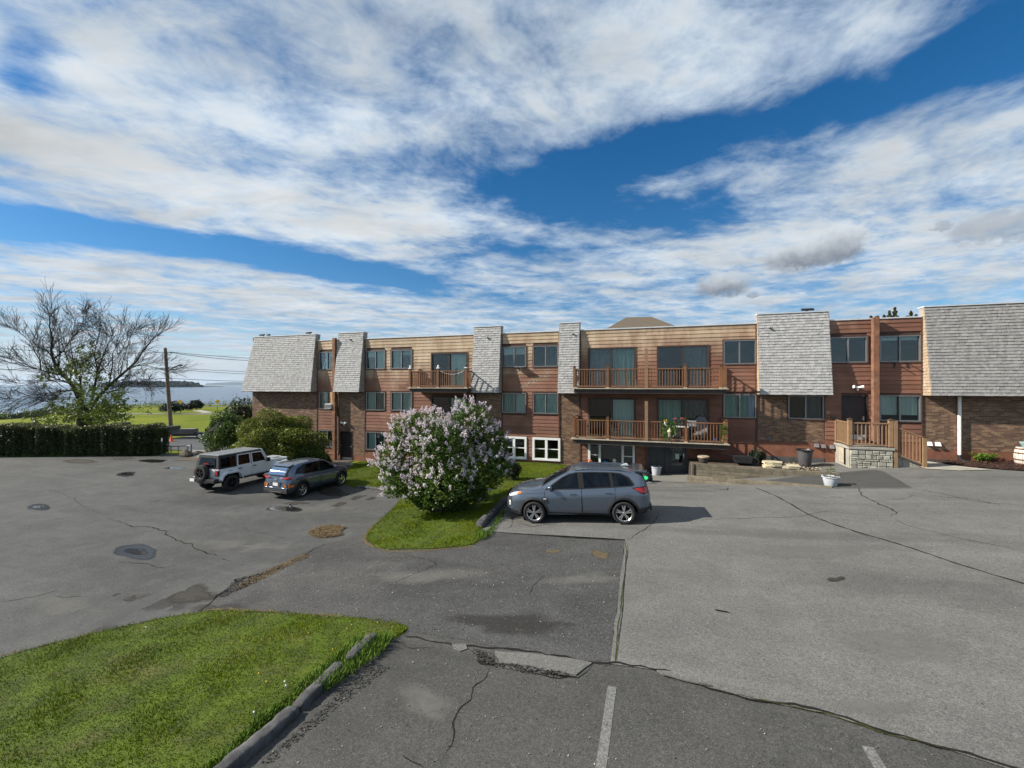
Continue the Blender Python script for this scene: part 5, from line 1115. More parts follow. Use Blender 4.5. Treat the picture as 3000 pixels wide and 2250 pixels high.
boulder('boulder', 546, 1338, .85, .45, 'brown boulder beside the pipe barrier', 1); boulder('boulder', 622, 1331, 1.1, .5, 'flat boulder between the barrier and the bushes', 2); boulder('boulder', 585, 1333, .6, .3, 'smallest boulder near the pipe barrier post', 3); boulder('boulder', 672, 1337, 1.2, .55, 'grey boulder under the left bush behind the white off-road vehicle', 4)
c = pt(502, 1127, 47.0); c.z = Hs(c.x, c.y)+.02; t = thing('traffic_cone', 'orange traffic cone standing beside the black trailer', 'cone', c); m = MB(); m.lathe([(.20, .03), (.17, .06), (.04, .72), (.035, .74)], 16); m.obj('cone', ORANGE, t, True); MB().box(-.22, .22, -.22, .22, 0, .035).obj('base', ORANGE, t, bevel=.01)
# ---------------------------------------------------------------- gooseneck trailer, pavers, pickup
tz = 50.0; T0 = pt(505, 1127, tz); T0.z = Hs(T0.x, T0.y)+.02; ty = YAW + math.radians(3)
T = thing('gooseneck_trailer', 'black gooseneck flatbed trailer parked along the street', 'trailer', T0, ty)
MB().box(.1, 8.2, -1.1, 1.1, .48, .62).box(.1, 8.2, -1.12, -1.05, .34, .62).obj('deck', BLACKM, T); MB().box(-.35, .32, -.9, .9, .25, 1.42).obj('upright', BLACKM, T, bevel=.02)
MB().prism([(-.35, 1.2), (-.9, 1.28), (-.45, .7), (-.1, .3)], -.15, .15).obj('brace', BLACKM, T); MB().box(-3.2, -.3, -.16, .16, 1.20, 1.45).obj('gooseneck', BLACKM, T, bevel=.02)
MB().prism([(.3, .62), (.62, .62), (.3, .95)], -.9, .9).obj('toe_ramp', BLACKM, T)
MB().box(-.352, -.30, -.902, -.85, .45, 1.2).obj('reflector', LAMP_R, T)
MB().box(3.1, 8.2, .98, 1.05, .62, 1.02).obj('side_board', BLACKM, T)
def wheel(parent, loc, R=.36, w=.22, rim=RIMM, axis=0.0, spokes=5, rr=.64, flat=False):
    """wheel with its axle along local y; parts: tyre, rim"""
    o = empty('wheel', parent, loc); o.rotation_euler = (0, 0, axis)
    Mr = Matrix.Rotation(math.pi/2, 3, 'X'); q = R*rr; m = MB(); m.lathe([(q*.98, -w*.42), (R*.86, -w*.5), (R*.97, -w*.42), (R, -w*.28), (R, w*.28), (R*.97, w*.42), (R*.86, w*.5), (q*.98, w*.42)], 36, 0, (0, 0, 0), Mr, False)
    m.obj('tyre', RUBBER, o, True); m = MB()
    m.lathe([(0.001, w*.10), (q*.99, w*.10)], 24, 1, (0, 0, 0), Mr); m.lathe([(0.001, -w*.2), (q*.99, -w*.2)], 24, 1, (0, 0, 0), Mr)
    m.lathe([(q*.93, w*.36), (q*1.005, w*.45), (q*1.0, -w*.45), (q*.92, -w*.40)], 32, 0, (0, 0, 0), Mr, False)
    if not flat:
        for k in range(spokes):
            for ds in ((-.11, .11) if spokes == 5 else (0,)):
                a = 2*math.pi*k/spokes + .3; ww = q*(.085 if spokes == 5 else .11); vs = []
                for rad, da, yy in ((.16, ds*.8, -.44), (.95, ds*1.5, -.40)):
                    for s in (-1, 1):
                        cx, cz = math.cos(a+da)*q*rad - math.sin(a+da)*ww*s, math.sin(a+da)*q*rad + math.cos(a+da)*ww*s
                        vs += [(cx, w*yy, cz), (cx, w*yy+w*.22, cz)]
                m.add(vs, [(0, 2, 6, 4), (1, 5, 7, 3), (0, 4, 5, 1), (2, 3, 7, 6), (4, 6, 7, 5), (0, 1, 3, 2)], 0)
        m.lathe([(q*.2, w*.30), (q*.2, w*.42), (q*.17, w*.46), (0.001, w*.46)], 14, 0, (0, 0, 0), Mr)
    else: m.lathe([(0.001, w*.36), (q*.3, w*.36), (q*.36, w*.30), (q*.88, w*.24), (q*.95, w*.4)], 24, 0, (0, 0, 0), Mr)
    m.obj('rim', [rim, BLACK], o, True); return o
for x in (3.95, 4.85): wheel(T, (x, -1.12, .37), .37, .22, WHITEP, 0, 5, .6, True)
m = MB(); m.prism([(3.3, .62), (3.5, .82), (5.3, .82), (5.5, .62), (5.45, .62), (5.28, .78), (3.52, .78), (3.35, .62)], -1.26, -.98); m.obj('fender', BLACKM, T)
pv = thing('paver_stack', 'stack of grey concrete pavers on the trailer deck', 'pavers', (0, 0, 0)); pv.matrix_world = Matrix.Translation(T0) @ Matrix.Rotation(ty, 4, 'Z') @ Matrix.Translation((2.1, -.3, .63))
for k in range(5): MB().box(-.8+.02*(k % 2), .8+.015*(k % 3), -.45, .45, k*.105, k*.105+.098).obj('paver', CONC_GREY, pv, bevel=.01)
K0 = T0 + Vector((cyw, syw, 0))*-3.6; K = thing('pickup_truck', 'dark pickup truck mostly hidden behind the hedge, hitched to the trailer', 'pickup', K0, ty)
m = MB(); m.box(-1.9, .55, -.95, .95, .55, 1.25); m.box(-3.6, -1.9, -.93, .93, .55, 1.2); m.box(-5.2, -3.6, -.92, .92, .55, 1.15); m.prism([(-3.75, 1.15), (-3.2, 1.82), (-2.0, 1.85), (-1.9, 1.2)], -.85, .85); m.obj('body', BLACKM, K, bevel=.04)
for y in (-.9, .9): MB().box(.54, .57, y-.09, y+.09, .85, 1.2).obj('tail_light', LAMP_R, K)
MB().box(.5, .72, -.95, .95, .5, .66).obj('bumper', CHROME, K, bevel=.02)
for x in (-.75, -4.4):
    for y in (-.88, .88): wheel(K, (x, y, .4), .4, .26, RIMM, 0 if y < 0 else math.pi)
# yellow warning signs, shore fence, low shore wall
for px, py, Z, lab in ((528, 1207, 92, 'yellow diamond road sign left of the dark shrubs by the lake'), (637, 1207, 92, 'yellow diamond road sign seen near edge-on by the lake, right of the shrubs')):
    c = pt(px, 1127, Z); c.z = Hs(c.x, c.y); t = thing('warning_sign', lab, 'sign', c, YAW + (0 if px < 600 else 1.0), 'yellow warning signs by the lake'); MB().tube([(0, .04, -.2), (0, .04, 2.6)], .05, 6).obj('post', GREENP, t); q = .56
    MB().prism([(0, 2.65-q), (q, 2.65), (0, 2.65+q), (-q, 2.65)], -.02, .0).obj('plate', YELLOW, t)
def shore_fence():
    F0 = thing('shore_fence', 'wire fence on posts along the lake shore', 'fence', (*camxy(-75, 127), Hs(*camxy(-75, 127))), YAW); pts = [(-118, 110), (-112, 116), (-104, 122), (-95, 126), (-85, 129), (-74, 131), (-62, 132), (-48, 133)]; off = F0.location
    Mi = Matrix.Rotation(-YAW, 3, 'Z'); P3 = []
    for (a, b), (c, d) in zip(pts, pts[1:]):
        n = max(1, int(math.hypot(c-a, d-b)/3))
        for k in range(n): x, y = camxy(a+(c-a)*k/n, b+(d-b)*k/n); P3.append(Mi @ (Vector((x, y, Hs(x, y)))-off))
    for p in P3: MB().tube([p, p+Vector((0, 0, 1.5))], .05, 5).obj('post', STEELP, F0)
    for hh in (1.45, .8): MB().tube([p+Vector((0, 0, hh)) for p in P3], .03, 4).obj('rail', STEELP, F0)
shore_fence()
sw = [camxy(*q) for q in ((-96, 74), (-98, 84), (-102, 92), (-106, 100))]
m = MB()
for (a, b), (c, d) in zip(sw, sw[1:]): m.add([(a, b, Hs(a, b)-.3), (c, d, Hs(c, d)-.3), (c, d, Hs(c, d)+.9), (a, b, Hs(a, b)+.9), (a-.4, b+.2, Hs(a, b)-.3), (c-.4, d+.2, Hs(c, d)-.3), (c-.4, d+.2, Hs(c, d)+.9), (a-.4, b+.2, Hs(a, b)+.9)], BOXF)
tag(m.obj('shore_wall', BLOCK), 'low dark wall along the shore at the far left', 'wall')
m = MB(); c = pt(445, 1183, 120); c.z = Hs(c.x, c.y); t = thing('park_lamp', 'slim lamp post standing by the shore left of the utility pole', 'lamp', c); MB().tube([(0, 0, -.2), (-.25, 0, 3.0)], .07, 6).obj('post', STEELP, t); MB().lathe([(.05, 3.0), (.22, 3.15), (.15, 3.6), (.02, 3.7)], 8, 0, (-.25, 0, 0)).obj('lantern', STEELP, t)
# ---------------------------------------------------------------- pots and small things by the entrance
def leafy(parent, name, base, n, h, spread, L, w, mat, seed, stem=True):
    r = random.Random(seed); m = MB(); b = Vector(base)
    if stem: m.tube([b, b+Vector((.01, 0, h*.6)), b+Vector((.0, .01, h))], [.012, .009, .005], 5, 1)
    for i in range(n):
        a = r.uniform(0, 6.28); z = h*r.uniform(.25, 1); c = b+Vector((0, 0, z)); d = Vector((math.cos(a), math.sin(a), r.uniform(-.1, .7))).normalized(); l = L*r.uniform(.6, 1.2); s = Vector((-math.sin(a), math.cos(a), r.uniform(-.3, .3)))*w*r.uniform(.6, 1.1); q = c+d*spread*r.uniform(.2, 1)
        m.add([q, q+d*l*.5+s, q+d*l-Vector((0, 0, l*.3)), q+d*l*.5-s], [(0, 1, 2, 3)])
    return obj(name, mesh(name, m.v, m.f, [mat, STEM], False, m.m), parent)
def white_pot(loc, R, h, label, seed, group='white washed pots'):
    t = thing('flower_pot', label, 'pot', loc, 0, group); m = MB(); m.lathe([(R*.68, 0), (R*.72, .02), (R*.80, h*.35), (R*.83, h*.42), (R*.90, h*.7), (R*.93, h*.85), (R*1.04, h*.9), (R*1.05, h), (R*.95, h), (R*.90, h*.85)], 26); m.v = [(x, y, z+.012*math.sin(math.atan2(y, x)*6+z*20)*(z > .05)) for x, y, z in m.v]; m.obj('pot', POTW, t, True)
    MB().lathe([(.001, h*.9), (R*.93, h*.88)], 20).obj('soil', SOIL, t); leafy(t, 'plant', (0, 0, h*.9), 26, .36, .04, .17, .035, L_BUSH, seed); leafy(t, 'flower', (R*.4, 0, h*.95), 6, .06, .03, .05, .02, F_PNK if seed == 2 else BLOOM, seed+1, False); return t
white_pot(at(1923, 1394)+Vector((0, 0, .03)), .27, .46, 'white washed pot with a small plant in front of the slate door panel', 1); c = at(2433, 1426); white_pot((c.x, c.y, c.z+.03), .27, .36, 'white washed tub with a plant at the end of the low timber wall', 2)
dp = Vector((2.62, -1.75, bz)); t = thing('dark_pot', 'dark round pot with a pale rim at the corner of the timber wall', 'pot', dp); MB().lathe([(.16, 0), (.21, .18), (.24, .34), (.20, .34), (.18, .2), (.001, .18)], 20).obj('pot', POTD, t, True); MB().lathe([(.19, .33), (.25, .32), (.265, .36), (.25, .40), (.20, .39)], 20).obj('rim', POTRIM, t, True)
bx, bzz = fac(2358, 1367, -.95); t = thing('wheeled_bin', 'grey wheeled rubbish bin with a black liner against the foundation', 'bin', (bx, -.95, bz)); m = MB(); m.lathe([(.22, .04), (.23, .06), (.305, .70), (.325, .71), (.33, .76), (.30, .76), (.27, .7)], 22); m.obj('body', BINM, t, True)
m = MB(); m.lathe([(.30, .70), (.335, .74), (.34, .78), (.31, .79), (.25, .62), (.001, .55)], 22); r_ = random.Random(3); m.v = [(x, y, z+r_.uniform(-.02, .02)) for x, y, z in m.v]; m.obj('liner', BAGB, t, True)
for s in (-.15, .15): MB().tube([(s-.03, -.2, .06), (s+.03, -.2, .06)], .06, 12).obj('wheel', RUBBER, t)
def slabs(x, n, label, seed):
    r = random.Random(seed); t = thing('stone_slab_stack', label, 'stone slabs', (x, -1.75, bz), 0, 'stacked stone slabs')
    for k in range(n):
        pl = [(-.38+r.uniform(-.06, .06), -.26), (-.1, -.30+r.uniform(-.04, .04)), (.34+r.uniform(-.06, .06), -.25), (.38, .2+r.uniform(-.05, .05)), (-.05, .27), (-.40, .2+r.uniform(-.05, .05))]; z = .005+k*.062; ox = r.uniform(-.05, .05)
        MB().prism([(p[0]+ox, p[1]) for p in pl], z, z+.05, 0, lambda p, q: (p[0], p[1], q)).obj('slab', SLABST, t, bevel=.006)
slabs(fx(2266, -1.75), 5, 'taller stack of pale stone slabs on the bed, nearer the balcony', 1); slabs(fx(2313, -1.75), 3, 'lower stack of pale stone slabs beside the grey bin', 2)
cx = fx(2175, -1.2); t = thing('garden_cart', 'black garden cart lying in the shade on the bed', 'cart', (cx, -1.2, bz)); m = MB(); m.prism([(-.35, .1), (-.42, .42), (.40, .42), (.33, .1)], -.3, .3); m.obj('tray', BLACKM, t, bevel=.02)
wheel(t, (.48, -.18, .19), .19, .08, BLACKM, 0, 5, .6); MB().tube([(-.4, -.2, .4), (-.9, -.22, .52)], .02, 6).obj('handle', BLACKM, t)
# barrel at the right edge
c = at(3006, 1366); t = thing('wooden_barrel', 'old whitewashed wooden barrel with rusty bands in the mulch', 'barrel', c); n = 18; R = lambda z: .27+.07*math.sin(math.pi*min(1, max(0, z/.78)))
for k in range(n):
    a0, a1 = 2*math.pi*(k+.03)/n, 2*math.pi*(k+.97)/n; vs = []
    for i in range(6):
        z = .02+.76*i/5
        for a in (a0, a1): vs.append((R(z)*math.cos(a), R(z)*math.sin(a), z))
    obj('stave', mesh('stave', vs, [(2*i, 2*i+1, 2*i+3, 2*i+2) for i in range(5)], BARRELW), t)
for z in (.10, .27, .53, .70): MB().lathe([(R(z-.025)+.002, z-.025), (R(z)+.008, z-.02), (R(z)+.008, z+.02), (R(z+.025)+.002, z+.025)], 28).obj('band', RUST, t, True)
MB().lathe([(.001, .74), (R(.74)-.01, .74)], 20).obj('lid', BARRELW, t)
p = thing('flower_pot', 'aqua pot standing on the whitewashed barrel', 'pot', (c.x, c.y, c.z+.75)); MB().lathe([(.11, 0), (.14, .12), (.18, .17), (.18, .24), (.15, .24), (.13, .15)], 18).obj('pot', AQUA, p, True); leafy(p, 'plant', (0, 0, .2), 10, .2, .05, .12, .03, L_BUSH, 5)
def clump(px, py, h, n, label):
    c = at(px, py); r = random.Random(4); m = MB()
    for i in range(n):
        a = r.uniform(0, 6.28); l = h*r.uniform(.6, 1.3); o = Vector((r.uniform(-.22, .22), r.uniform(-.12, .12), .05)); d = Vector((math.cos(a), math.sin(a), 0)); s = Vector((-d.y, d.x, 0))*.012
        m.add([o-s, o+s, o+d*l*.45+Vector((0, 0, l*.75))+s, o+d*l*.45+Vector((0, 0, l*.75))-s, o+d*l*.95+Vector((0, 0, l*.55))], [(0, 1, 2, 3), (3, 2, 4)])
    return tag(obj('leaf_clump', mesh('leaf_clump', m.v, m.f, L_LONG), None, c), label, 'plant')
clump(2880, 1356, .42, 260, 'bright green clump of long leaves in the dark mulch')
# pinwheel flowers, bags, birdhouse
def pinwheel(x, y, z, mat, cen, label, g='garden pinwheels'):
    gz = Hs(x, y); t = thing('garden_pinwheel', label, 'pinwheel', (x, y, gz), 0, g); MB().tube([(0, 0, 0), (0, 0, z-gz)], .008, 5).obj('stake', GREENP, t); m = MB()
    for k in range(10):
        a = 2*math.pi*k/10; b = a+.28; m.add([(0, -.02, z-gz), (.10*math.cos(a-.2), -.035, z-gz+.10*math.sin(a-.2)), (.17*math.cos(a), -.02, z-gz+.17*math.sin(a)), (.10*math.cos(b), -.01, z-gz+.10*math.sin(b))], [(0, 1, 2, 3)])
    m.obj('petal', mat, t); MB().ball((0, -.04, z-gz), .05, 10, 6).obj('centre', cen, t, True)
x, z = fac(1873, 1363, -.35); pinwheel(x, -.35, z, F_RED, F_YEL, 'red pinwheel flower beside the slate door panel'); x, z = fac(1726, 1352, -.3); pinwheel(x, -.3, z, F_RED, F_YEL, 'dark red pinwheel flower at the left end of the picture window'); x, z = fac(1773, 1356, -.3); pinwheel(x, -.3, z, F_BLU, F_BLU, 'blue pinwheel flower under the picture window')
x, z = fac(1800, 1349, -.12); t = thing('birdhouse', 'small white birdhouse in front of the picture window', 'birdhouse', (x, -.13, z-.12)); MB().box(-.07, .07, -.05, .05, 0, .14).obj('box', WHITEP, t); MB().prism([(-.10, .13), (0, .24), (.10, .13)], -.07, .07).obj('roof', WHITEP, t); MB().lathe([(.022, -.052), (.001, -.052)], 10, 0, (0, 0, .08), Matrix.Rotation(math.pi/2, 3, 'X') @ Matrix.Diagonal((1, 1, -1))).obj('hole', BLACK, t); MB().tube([(0, 0, -.7), (0, 0, 0)], .012, 5).obj('stake', WHITEP, t)
c = at(1893, 1414); t = thing('rubbish_bag', 'black bag behind the grey SUV near the entrance', 'bag', c+Vector((0, .15, 0))); m = MB(); m.ball((0, 0, .2), .3, 14, 9, 0, (1, .8, .85)); r_ = random.Random(8); m.v = [(x*r_.uniform(.9, 1.1), y*r_.uniform(.9, 1.1), max(0.01, z*r_.uniform(.9, 1.08))) for x, y, z in m.v]; m.obj('bag', BAGB, t, True); m = MB(); m.tube([(.1, 0, .4), (.12, 0, .5)], [.06, .03], 7); m.obj('knot', BAGB, t)
t = thing('green_funnel', 'bright green funnel leaning on the black bag behind the SUV', 'funnel', c+Vector((-.05, -.30, .10))); m = MB(); m.lathe([(.02, 0), (.03, .08), (.10, .2), (.13, .25), (.12, .25)], 16, 0, (0, 0, 0), Matrix.Rotation(.5, 3, 'X')); m.obj('cone', F_GRN, t, True); MB().tube([(0, 0, -.08), (0, 0, .02)], .018, 8).obj('spout', F_GRN, t)
c = at(1903, 1417); tag(MB().ball((0, 0, .03), .09, 10, 6, 0, (1.2, .7, .4)).obj('white_rag', WHITEP, None, True, 0, c+Vector((0, 0, .02))), 'small white rag on the ground by the black bag', 'rag')
x, z = fac(1885, 1385, -.25); tag(MB().box(-.16, .16, -.12, .12, 0, .2).obj('concrete_block', CONC, None, False, .02, (x, -.3, Hs(x, -.3)+.04), (0, 0, .2)), 'pale concrete block beside the slate door panel', 'block')
# ---------------------------------------------------------------- things on the balconies
t = thing('stool', 'white metal stool on the upper balcony beside the privacy post', 'stool', (-.62, -.85, 4.82)); MB().box(-.2, .2, -.15, .15, .42, .45).obj('seat', TANP, t, bevel=.01)
for x in (-.17, .17):
    for y in (-.12, .12): MB().tube([(x*1.1, y*1.1, 0), (x, y, .42)], .013, 6).obj('leg', WHITEP, t)
t = thing('folding_chair', 'dark folding chair on the lower balcony by the glass door', 'chair', (-1.5, -.7, 2.17), .5); MB().box(-.22, .22, -.2, .2, .42, .45).obj('seat', BLACKM, t); MB().box(-.22, .22, .18, .21, .5, .92).obj('backrest', BLACKM, t)
for x in (-.2, .2):
    MB().tube([(x, -.25, 0), (x, .2, .92)], .014, 6).obj('leg', BLACKM, t); MB().tube([(x, .28, 0), (x, -.15, .43)], .014, 6).obj('leg', BLACKM, t); MB().tube([(x, -.18, .66), (x, .2, .66)], .018, 6).obj('armrest', BLACKM, t)
t = thing('patio_table', 'white topped patio table on the lower balcony behind the flowers', 'table', (1.55, -.62, 2.17)); MB().box(-.5, .5, -.3, .3, .70, .73).obj('tabletop', WHITEP, t, bevel=.008)
for x in (-.45, .45): MB().tube([(x, -.25, 0), (-x*.9, .25, .7)], .014, 6).obj('leg', STEELP, t); MB().tube([(x, .25, 0), (-x*.9, -.25, .7)], .014, 6).obj('leg', STEELP, t)
MB().tube([(-.45, -.27, .3), (.45, -.27, .3)], .012, 6).obj('stretcher', STEELP, t)
t = thing('patio_chair', 'grey cushioned patio chair on the lower balcony in the shade', 'chair', (2.62, -.55, 2.17), -.3); MB().box(-.3, .3, -.3, .3, .32, .46).obj('seat', GREYC, t, bevel=.04); MB().prism([(-.32, .46), (-.30, 1.05), (-.1, 1.25), (.15, 1.2), (.30, 1.0), (.32, .46)], .24, .34).obj('backrest', GREYC, t, bevel=.03)
for x in (-.27, .27):
    for y in (-.27, .27): MB().tube([(x, y, 0), (x*.95, y*.95, .34)], .02, 6).obj('leg', BLACKM, t)
MB().box(-.55, -.1, -.36, -.33, .75, 1.05).obj('cushion', GREYC, t, bevel=.03)
def rail_pot(x, z, fm, label, seed):
    t = thing('rail_flower_pot', label, 'pot', (x, -1.30, z), 0, 'flower pots on the balcony rail'); MB().lathe([(.055, 0), (.075, .2), (.085, .21), (.06, .2)], 14).obj('pot', WHITEP if fm is F_YEL else POTD, t, True)
    r = random.Random(seed); m = MB()
    for k in range(10): m.ball((r.uniform(-.09, .09), r.uniform(-.06, .06), .24+r.uniform(-.04, .06)), .022, 6, 4)
    m.obj('flowers', fm, t, kind='stuff'); leafy(t, 'leaves', (0, 0, .15), 40, .14, .10, .09, .025, L_LILAC, seed)
rail_pot(.96, 2.97, F_YEL, 'white pot of yellow flowers on the lower balcony rail', 1); rail_pot(1.42, 3.08, F_PNK, 'pot of deep pink flowers on the lower balcony rail', 2); rail_pot(1.75, 3.08, F_PNK, 'small pot of pink flowers on the rail beside the balcony post', 3)
def vine(x0, x1, z0, z1, n, label, seed):
    r = random.Random(seed); m = MB()
    for i in range(n):
        x = r.uniform(x0, x1); z = z1-(z1-z0)*r.random()**1.6*(1-.6*abs((x-x0)/(x1-x0)-.25)); a = r.uniform(0, 6.28); l = r.uniform(.04, .09); d = Vector((math.cos(a), r.uniform(-.5, .3), math.sin(a)))*l; s = Vector((-math.sin(a), r.uniform(-.5, .5), math.cos(a)))*l*.35; c = Vector((x, -1.30+r.uniform(-.08, .04), z)); m.add([c-d, c+s, c+d, c-s], [(0, 1, 2, 3)])
    return tag(obj('trailing_plant', mesh('trailing_plant', m.v, m.f, L_LILAC)), label, 'plant')
vine(.78, 1.45, 2.2, 3.15, 300, 'trailing green plant hanging over the lower balcony rail', 2); vine(3.40, 3.7, 2.2, 3.05, 60, 'sparse white and green plant in the right corner of the lower balcony', 5)
t = thing('hanging_ornament', 'cream tasselled ornament hanging on the lower balcony railing', 'ornament', (1.14, -1.33, 2.40)); MB().lathe([(.02, .5), (.05, .42), (.10, .33), (.10, .27), (.06, .24)], 12).obj('crown', SLABST, t, True)
for k in range(9): a = 2*math.pi*k/9; MB().tube([(.07*math.cos(a), .07*math.sin(a), .26), (.06*math.cos(a), .06*math.sin(a), .0+.05*(k % 3))], .012, 5).obj('tassel', SLABST, t)
m = MB(); m.ball((0, 0, .12), .11, 12, 8); tag(m.obj('ball', F_BLU, None, True, 0, (3.25, -.9, 2.17)), 'blue ball on the floor of the lower balcony', 'ball')
def clip_pot(x, label):
    t = thing('post_lantern', label, 'lantern', (x, -1.22, 4.82+1.19), 0, 'white solar lanterns on the small balcony'); MB().lathe([(.05, 0), (.055, .09), (.075, .10), (.02, .15), (.001, .15)], 10).obj('body', WHITEP if x < -11 else BEAM, t)
    MB().box(-.09, .09, -.09, .09, -.06, -.005).obj('foot', WHITEP, t)
for x, l in ((-13.45, 'lantern on the left post of the small upper balcony'), (-11.58, 'lantern on the middle post of the small upper balcony'), (-9.80, 'lantern on the right post of the small upper balcony')): clip_pot(x, l)
m = MB(); pts = [Vector((-11.4+1.5*i/10, -1.27, 5.80-.45*(i/10)*(1-i/10)*4*.45)) for i in range(11)]; m.tube(pts, .006, 5); tag(m.obj('string_garland', WHITEP), 'white garland looped along the small upper balcony railing', 'garland')
# neighbour's roof beyond
def hip():
    x, y = camxy((1880-1500)/FPX*55, 55); t = thing('neighbour_house', 'brown hipped roof of a house behind the apartment building', 'house', (x, y, 0)); h = 5 + (1127-931)/FPX*50
    m = MB(); a, b = 10.0, 7.5; z0 = 8.6; m.add([(-a, -b, z0), (a, -b, z0), (a, b, z0), (-a, b, z0), (-2.0, 0, h+.9), (1.2, 0, h+.9)], [(0, 1, 5, 4), (1, 2, 5), (2, 3, 4, 5), (3, 0, 4), (0, 3, 2, 1)]); m.obj('roof', ROOFB, t, rot=(0, 0, .12)); MB().box(-9.5, 9.5, -7, 7, 0, 8.6).obj('wall', WALLB, t)
hip()
# ---------------------------------------------------------------- vegetation
def leaves_mesh(name, P, size, mat, g, up=.3, asp=.55, nrm=None):
    """diamond shaped leaves at points P"""
    n = len(P); a = g.normal(size=(n, 3)); a[:, 2] = a[:, 2]*.6; 
    if nrm is not None: a = a - nrm*np.sum(a*nrm, 1)[:, None]*.7
    a /= np.linalg.norm(a, axis=1)[:, None]; b = np.cross(a, g.normal(size=(n, 3)) + np.array([0, 0, up*3])); b /= np.linalg.norm(b, axis=1)[:, None] + 1e-9
    s = (size*g.uniform(.6, 1.3, n))[:, None]; V = np.stack([P - a*s*.5, P + b*s*asp*.5, P + a*s*.5, P - b*s*asp*.5], 1).reshape(-1, 3)
    return big_mesh(name, V, np.arange(n*4).reshape(-1, 4), mat, 4)
def lump_shell(g, n, c, rad, lumps=14, amp=.22, thick=.35, zmin=-1.0, seed=1, cl=.0):
    """points in a lumpy shell round c"""
    r = np.random.default_rng(seed); L = r.normal(size=(lumps, 3)); L /= np.linalg.norm(L, axis=1)[:, None]; w = r.uniform(.5, 1, lumps)
    d = g.normal(size=(n*2, 3)); d /= np.linalg.norm(d, axis=1)[:, None]; d = d[d[:, 2] > zmin][:n]
    k = np.max(w*np.exp(-(1 - d @ L.T)*11), 1); k2 = np.max(np.roll(w, 3)*np.exp(-(1 - d @ np.roll(L, 5, 1).T)*40), 1)
    rr = (1 - amp + amp*1.6*k + amp*.6*k2)*(1 - thick*g.random(len(d))**1.8); sh = g.random(len(d)) < .05; rr = np.where(sh, rr*(1 + .22*np.exp(-(1 - np.max(d @ np.roll(L, 2, 0).T, 1))*60) + .10*g.random(len(d))), rr); return np.array(c) + d*np.array(rad)*rr[:, None], d, k
def core_ball(name, c, rad, mat, parent, seed, zmin=-.9):
    m = MB(); m.ball((0, 0, 0), 1, 20, 12); r = random.Random(seed); m.v = [(c[0]+x*rad[0]*(1+r.uniform(-.12, .12)), c[1]+y*rad[1]*(1+r.uniform(-.12, .12)), c[2]+max(z, zmin)*rad[2]*(1+r.uniform(-.1, .1))) for x, y, z in m.v]; return m.obj(name, mat, parent)
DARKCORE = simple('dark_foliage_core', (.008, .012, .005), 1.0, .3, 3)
def bush(name, label, cat, base, w, d, h, n, size, mat, seed, zc=.5, amp=.22, group=None, cmat=None, zmin=-.75, stems=7):
    g = np.random.default_rng(seed); b = Vector(base); t = thing(name, label, cat, b, YAW, group); c = (0, 0, h*zc); rad = (w/2, d/2, h*(1-zc)*1.0)
    P, nd, k = lump_shell(g, n, c, rad, 26, amp, .38, zmin, seed); P = P[P[:, 2] > .03]; nd = nd[:len(P)]
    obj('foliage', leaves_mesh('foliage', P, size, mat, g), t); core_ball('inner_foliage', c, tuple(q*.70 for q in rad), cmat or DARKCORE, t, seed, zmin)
    m = MB(); r = random.Random(seed)
    for i in range(stems):
        a = r.uniform(0, 6.28); e = Vector((math.cos(a)*w*.28, math.sin(a)*d*.28, h*.6)); s = Vector((math.cos(a)*w*.07, math.sin(a)*d*.07, -.05)); m.tube([s, s.lerp(e, .5)+Vector((0, 0, .1)), e], [.035, .025, .012], 5)
    m.obj('stem', STEM, t, kind='stuff'); return t
def gb(px, Z): x, y = camxy((px-1500)/FPX*Z, Z); return Vector((x, y, Hs(x, y)+.01))
